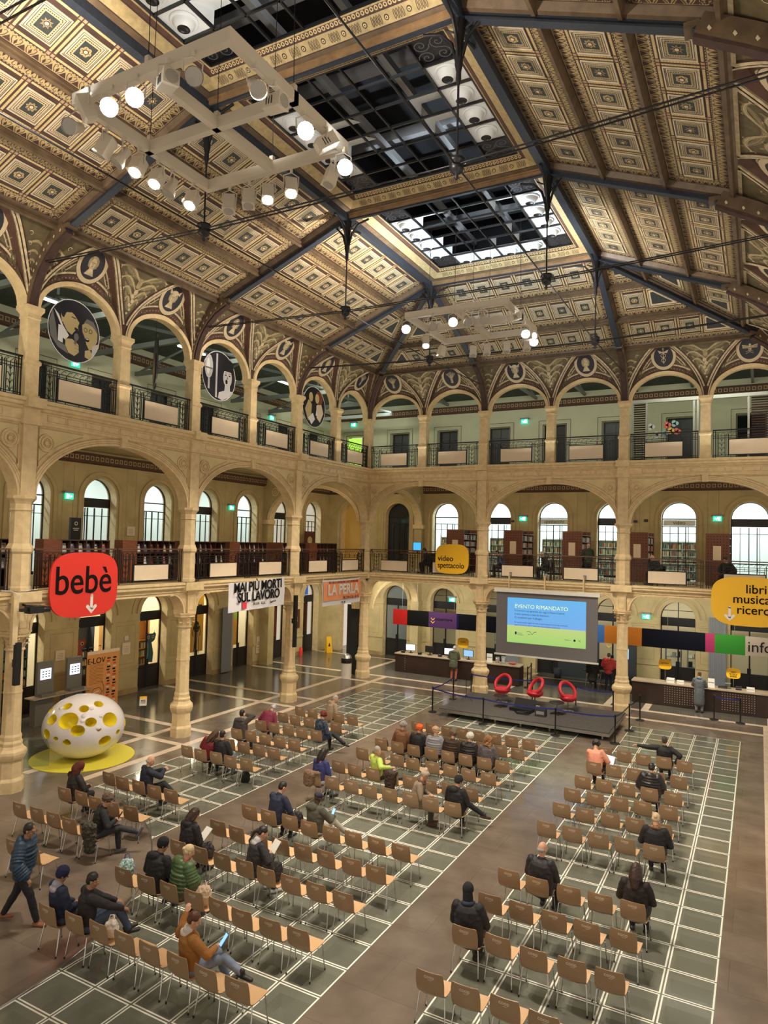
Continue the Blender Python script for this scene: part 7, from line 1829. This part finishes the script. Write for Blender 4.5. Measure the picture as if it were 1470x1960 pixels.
sperson('M9_3', 'woman with dark ponytail in black and white jacket reading sheets', top=CM('black grey jacket', (.02, .02, .022)), inner=CM('pale grey', (.45, .45, .45)), hair=bh, hairstyle='ponytail', lean=.2, nod=.6, turn=-.5, rot=-.35, hands={-1: (.0, .34, .76), 1: (.16, .32, .76)}, shoes=CM('white trainers', (.5, .5, .48)), fine=True)
held(((SEATS['M9_3'][0], SEATS['M9_3'][1], 0), -.35), 'paper_sheets', 'white sheets held by the woman with the ponytail', 'paper', (.08, .42, .86), (.2, .28, .008), white, .9)
sperson('M10_1', 'person in black hooded coat and black beanie, tenth row of the middle block', top=bk, long=.3, hat=('beanie', CM('black knit', (.010, .010, .012), .9)), turn=-.7, lean=.12, hood=True, bulk=1.15, fine=True, sk=skin_m)
sperson('M10_2', 'blonde person in green quilted puffer jacket, tenth row of the middle block', top=CM('green puffer', (.065, .115, .045), .38), bottom=CM('grey trousers', (.10, .09, .10)), hair=bl, hairstyle='bun', puffy=.5, bulk=.9, hood=True, lean=.18, nod=.5, turn=-.3, scarf=CM('red scarf', (.4, .02, .05)), hands=lap, fine=True, rot=-.15)
sperson('M11_0', 'person in navy beanie and navy jacket slumped in the last row', top=nv, hat=('beanie', CM('navy knit', (.012, .014, .05), .9)), bottom=CM('greyblue trousers', (.05, .05, .08)), lean=-.12, nod=.5, inner=CM('pale stripe', (.35, .33, .40)), turn=-.2, legs={1: ((.14, .44, .56), (.14, .70, .20)), -1: ((-.1, .44, .56), (-.1, .70, .20))}, hands={-1: (-.05, .22, .66), 1: (.08, .22, .66)}, fine=True, sk=skin_m, rot=-.25)
sperson('M11_1', 'dark haired man in black jacket and jeans holding his raised knee, last row', top=CM('black jacket', (.018, .015, .017)), bottom=CM('blue jeans', (.055, .08, .14), var=.25), hair=bh, hairstyle='short', lean=.02, nod=.3, turn=-.5, sk=skin_m, rot=-.45, legs={1: ((.16, .44, .74), (.20, .62, .34)), -1: ((-.12, .45, .66), (.0, .66, .30))}, hands={1: ((.22, .50, .72), (1, 0, -.6)), -1: ((-.06, .46, .74), (-.8, 0, -.5))}, fine=True)
sperson('M11_5', 'brown haired man in mustard brown hooded jacket with white lining using a blue phone', top=CM('mustard jacket', (.30, .125, .022), .8, var=.12, scale=10), inner=CM('white fleece lining', (.62, .55, .50), .95), bottom=CM('light blue jeans', (.16, .20, .28), var=.2), hair=CM('auburn hair', (.09, .03, .014), .5), hairstyle='short', lean=-.05, side=.05, nod=.45, turn=-.55, rot=-.45, hood=False, legs={1: ((.22, .44, .60), (.50, .62, .46)), -1: ((-.06, .45, .54), (.0, .60, .12))},
        hands={-1: ((-.50, .08, 1.02), (-.7, -.2, -.9)), 1: ((.14, .34, .74), (.9, -.4, -.3))}, fine=True, bulk=1.05)
held(((SEATS['M11_5'][0], SEATS['M11_5'][1], 0), -.45), 'phone', 'bright blue phone in the hand of the man in mustard jacket', 'phone', (.20, .44, .84), (.085, .20, .012), (mat('blue phone case', (.03, .16, .45), .4), phs), .9)
# ---- left block
sperson('L1_2', 'grey haired man in beige hooded coat, first row of the left block', top=CM('beige parka', (.27, .20, .14), .85), hair=gy, hairstyle='short', lean=.3, nod=.5, turn=-.6, rot=-.5, hood=True, hands=lap, bulk=1.1)
sperson('L3_0', 'person in maroon and navy jacket with striped cap, bent forward', top=CM('maroon jacket', (.15, .012, .035)), hat=('beanie', CM('striped white knit', (.42, .40, .42), .9, var=.8, scale=30)), lean=.5, nod=.7, side=.1, hands=lap)
sperson('L3_4', 'person with curly dark red hair in blue patterned coat with crossed legs', top=CM('blue pattern', (.04, .06, .10), .9, var=1.2, scale=18), hair=CM('dark red hair', (.13, .015, .012)), hairstyle='curly', long=.2, legs=crossr, lean=.1, rot=-.4)
sperson('L4_0', 'dark haired person in grey brown hooded jacket holding a phone to the ear', top=CM('greybrown jacket', (.055, .048, .045)), hair=bh, hairstyle='short', hood=True, bulk=1.15, hands={1: ((.12, .06, 1.18), (1, 0, -.5)), -1: (-.1, .2, .66)}, nod=.1)
sperson('L6_1', 'long haired person in red jacket leaning towards the neighbour in black', top=CM('red jacket', (.17, .012, .02)), hair=brh, hairstyle='long', side=.35, lean=.05, turn=-.5)
sperson('L6_2', 'dark haired person in black jumper and jeans beside the one in red', top=bk, bottom=jean, hair=bh, hairstyle='short', nod=.1, bulk=1.05)
sperson('L7_2', 'balding man in dark navy coat with raised hands, seventh row left block', top=CM('navy coat', (.012, .016, .032)), hair=gy, hairstyle='balding', turn=-.5, rot=-.4, lean=.05, hands={1: (.12, .42, .95), -1: (.0, .42, .92)}, bulk=1.1, legs=crossr)
sperson('L8_0', 'person in dark red hood and black jacket with white stripe looking at a phone', top=CM('black sport jacket', (.014, .012, .013), .5), hat=('hoodup', CM('dark red hood', (.10, .018, .012), .8)), lean=.1, nod=.6, turn=-.4, rot=-.2, hands={-1: (.0, .32, .70), 1: (.16, .32, .70)})
sperson('L9_4', 'curly haired woman with fur coat on her chair, crossed leg in grey trainer', top=bk, bottom=CM('charcoal trousers', (.03, .03, .035)), hair=CM('ash brown hair', (.10, .06, .04)), hairstyle='curly', lean=.25, nod=.5, turn=-.6, rot=-.65, shoes=CM('grey trainers', (.12, .12, .13)), legs={1: ((.10, .44, .58), (.22, .82, .46)), -1: ((-.05, .44, .50), (.0, .46, .09))}, hands={-1: (.04, .36, .76), 1: (.14, .36, .76)}, fine=True)
held(((SEATS['L9_4'][0], SEATS['L9_4'][1], 0), -.65), 'phone', 'black phone held by the curly haired woman with crossed leg', 'phone', (.10, .46, .86), (.08, .15, .01), black, 1.0)
# ---- right block
sperson('R1_3', 'man in black coat stretching his arm along the next chairs, first row right block', top=bk, hair=CM('dark grey hair', (.05, .045, .04)), hairstyle='short', lean=-.05, hands={-1: ((-.75, -.1, .98), (0, -1, -.2)), 1: ((.30, -.10, .62), (1, -.3, 0))}, nod=.0, bulk=1.1, long=.2)
sperson('R2_0', 'person with black bun and peach jumper using a laptop, second row right block', top=CM('peach jumper', (.62, .26, .17)), hair=bh, hairstyle='curly', lean=.35, nod=.7, hands={-1: (.0, .36, .66), 1: (.18, .36, .66)}, side=-.1)
x, y, rz = SEATS['R2_0']; t = thing('laptop', 'open laptop with lit screen on the lap of the person in peach', 'laptop', (x+.22, y+.34, .60), -.45); g = G(); g.box((-.16, -.11, 0), (.16, .11, .015), steel); g.build('base', t); g = G(); g.faces([(-.16, .11, .015), (.16, .11, .015), (.16, .20, .22), (-.16, .20, .22)], [(0, 1, 2, 3)], mat('laptop screen', (.55, .62, .70), emit=.9)); g.faces([(-.17, .118, .010), (.17, .118, .010), (.17, .21, .225), (-.17, .21, .225)], [(0, 1, 2, 3)], steel); g.build('screen', t)
sperson('R3_3', 'person in black puffer jacket with hood down on the collar, third row right block', top=CM('black puffer', (.014, .014, .016), .4), hair=bh, hairstyle='short', puffy=.5, hood=True, nod=.4, lean=.1)
sperson('R6_4', 'blonde person with tied hair and patterned scarf in black coat, sixth row', top=bk, hair=bl, hairstyle='bun', scarf=CM('brown pattern scarf', (.30, .16, .08), .9, var=.8, scale=30), nod=.4, lean=.08, bulk=1.05)
sperson('R7_1', 'bald man in black padded jacket, seventh row of the right block', top=CM('black padded', (.014, .014, .018), .6), hair=gy, hairstyle='balding', turn=-.3, puffy=0, bulk=1.2, nod=.15, rot=-.1, fine=True)
sperson('R7_4', 'long dark haired woman in black brown coat, seventh row of the right block', top=CM('brown black coat', (.016, .011, .010)), hair=CM('dark brown hair', (.035, .015, .010), .5), hairstyle='long', long=.3, scarf=CM('black fur', (.012, .010, .010), .9), nod=.3, bulk=1.05, fine=True)
sperson('R9_0', 'person in black jacket with black balaclava and blue collar, ninth row right block', top=bk, hat=('balaclava', CM('black knit', (.010, .010, .012))), scarf=CM('navy collar', (.02, .03, .06)), bulk=1.2, side=-.08, bottom=CM('striped brown trousers', (.09, .06, .035), .8, var=1.0, scale=16), nod=.2, fine=True, legs={1: ((.12, .42, .5), (.05, .30, .08)), -1: ((-.1, .42, .5), (0, .30, .08))})
# ---- standing
person('bearded man in blue puffer jacket and black trousers walking past on the left', (6.10, -22.42, 0), -1.1, 'stand', top=CM('blue puffer', (.018, .045, .085), .5), bottom=CM('black trousers', (.012, .012, .016)), shoes=CM('tan shoes', (.25, .10, .045), .5), sk=skin_m, hair=bh, hairstyle='short', puffy=.35, lean=.08, nod=.15, glasses=True, hood=True, fine=True, S=1.0, legs={-1: (None, (-.08, -.36, .10)), 1: (None, (.08, .34, .07))}, hands={1: (.30, .24, .92), -1: (-.26, -.08, .84)})
person('person in olive parka and rust trousers standing at the left counter', (4.15, 1.85, 0), 0.1, 'stand', top=CM('olive parka', (.065, .07, .04)), bottom=CM('rust trousers', (.30, .09, .05)), hair=gy, hairstyle='short', hood=True, long=.12, nod=.5, lean=.08, hands={-1: (-.1, .30, 1.02), 1: (.1, .30, 1.02)})
person('person in red quilted puffer jacket and jeans standing behind the screen', (11.15, 4.3, 0), .0, 'stand', top=CM('red puffer', (.78, .09, .10), .5), bottom=CM('dark jeans', (.03, .045, .09)), hair=bh, hairstyle='short', puffy=.5, bulk=.92, nod=.2, hands={-1: (-.15, .3, 1.05), 1: (.15, .3, 1.05)})
person('person in long black clothes standing under the screen beside the red jacket', (10.55, 3.6, 0), .2, 'stand', top=bk, hair=bh, hairstyle='short', long=.3, legs={-1: (None, (-.1, -.05, .08)), 1: (None, (.14, .2, .08))})
person('woman in long grey coat and blue scarf standing at the right counter', (15.3, 1.75, 0), -.05, 'stand', top=CM('grey coat', (.10, .11, .12), .85), bottom=CM('greyblue leggings', (.20, .21, .28)), hair=brh, hairstyle='bun', scarf=CM('blue scarf', (.03, .10, .28)), long=.42, nod=.5, hands={-1: (-.12, .30, 1.02), 1: (.12, .30, 1.02)}, S=.98)
person('man in green hooded jacket browsing the bookcase in the back middle gallery', (10.35, 3.3, 5.25), .5, 'stand', top=CM('green jacket', (.03, .05, .035)), hair=gy, hairstyle='balding', hood=True, hands={-1: (-.2, .35, 1.1), 1: (.1, .35, 1.1)})
for i, (x, y, lab, c, hr) in enumerate(((3.0, 1.2, 'person reading behind the balustrade left of the yellow video sign', bk, bh), (6.9, 1.0, 'person with dark hair and blue grey top behind the back balustrade', CM('bluegrey top', (.05, .07, .13)), bh), (9.0, 1.0, 'grey haired person reading behind the back balustrade above the screen', bk, gy), (13.7, .95, 'balding person bent over a table behind the back balustrade, right of the second column', CM('dark top', (.02, .02, .022)), gy), (16.4, 1.1, 'person in black behind the back balustrade near the right edge', bk, bh))):
    person(lab, (x, y, 5.27), pi/2+.3*i, 'sit', top=c, hair=hr, hairstyle='short' if i != 3 else 'balding', lean=.35, nod=.5)
    g = G(); g.box((-.22, -.25, .42), (.22, .2, .46), black); g.box((-.22, -.27, .42), (.22, -.24, .85), black)
    for a, b in ((-.2, -.24), (.2, -.24), (-.2, .18), (.2, .18)): g.box((a-.015, b-.015, 0), (a+.015, b+.015, .42), black)
    tag(g.build('reading_chair', loc=(x, y, 5.25), rot=(0, 0, pi/2+.3*i)), 'black chair under the '+' '.join(lab.split()[:8]), 'chair')
# ================================================================ BAGS AND COATS ON CHAIRS
def bag(key, nm, lab, m, dz=.47, dy=0, sz=(.16, .12, .17), dx=0, cat='bag', noise=.05, strap=None):
    x, y, rz = SEATS[key]; t = thing(nm, lab, cat, (x+dx, y+dy, dz), rz); b = Blob(); b.ell((0, 0, sz[2]*.8), sz); b.ell((sz[0]*.3, 0, sz[2]*1.3), (sz[0]*.6, sz[1]*.7, sz[2]*.6)); b.ell((-sz[0]*.4, .02, sz[2]*.7), (sz[0]*.6, sz[1]*.8, sz[2]*.7)); b.build('bag_body', t, m, .012, noise=noise, nscale=.06)
    g = G(); g.tube([(-.08, 0, sz[2]*1.3), (-.06, .02, sz[2]*2.1), (.02, .02, sz[2]*2.3), (.09, 0, sz[2]*1.4)], .010, strap or m, 5); g.build('strap', t); return t
bag('M10_0', 'tote_bag', 'blue white patterned bag on the chair left of the black hooded coat', CM('patterned bag', (.42, .60, .58), .8, var=1.1, scale=26), dy=-.17, dz=.62, strap=CM('blue strap', (.04, .08, .35)))
bag('M10_3', 'tote_bag', 'cream tote bag on the chair right of the green puffer', CM('cream tote', (.50, .38, .27), .85))
bag('M11_2', 'tote_bag', 'white plastic bag on the chair right of the man holding his knee', CM('white bag', (.70, .64, .58), .6), sz=(.13, .10, .14))
bag('M7_2', 'backpack', 'black backpack on the chair between the navy jumper and the olive hoodie', CM('black nylon', (.016, .015, .016), .6), dy=.02)
bag('M9_4', 'backpack', 'grey black backpack on the chair right of the woman with ponytail', CM('black nylon', (.016, .015, .016), .6), dy=.05, sz=(.15, .12, .18))
bag('L6_4', 'backpack', 'black backpack on the floor under the last chair of the sixth left row', CM('black nylon', (.016, .015, .016), .6), dz=.0, dy=.1, dx=-.3)
bag('M3_0', 'handbag', 'black handbag on the first chair of the third middle row', CM('black nylon', (.016, .015, .016), .6), sz=(.12, .1, .13))
bag('M9_0', 'handbag', 'black shiny handbag beside the woman in fur trimmed coat', CM('black nylon', (.016, .015, .016), .6), dz=.46, dx=.5, dy=.1, sz=(.13, .1, .13))
def coat_on(key, lab, m, side=0, L=.45, noise=.05):
    x, y, rz = SEATS[key]; b = Blob(); b.cap((-.17, -.27, .80), (.17, -.27, .80), .045, .05); b.cap((side*.1, -.30, .76), (side*.14, -.31, .80-L), .10, .075, flat=((1, 0, 0), 1.9)); o = b.build('coat', None, m, .013, noise=noise, nscale=.05); o.location = (x, y, 0); o.rotation_euler = (0, 0, rz); tag(o, lab, 'coat')
coat_on('M5_3', 'dark brown coat hanging over the chair right of the lime green top', CM('dark brown coat', (.04, .022, .014)))
coat_on('L9_4', 'black coat with grey fur collar hanging behind the curly haired woman', CM('grey fur', (.07, .06, .045), .95, var=.8, scale=30), 1, .5, .08)
coat_on('M6_0', 'tan jacket hanging on the chair of the woman with the purple scarf', CM('tan jacket', (.20, .12, .07)), -1, .3)

bpy.data.scenes.remove(TMP)
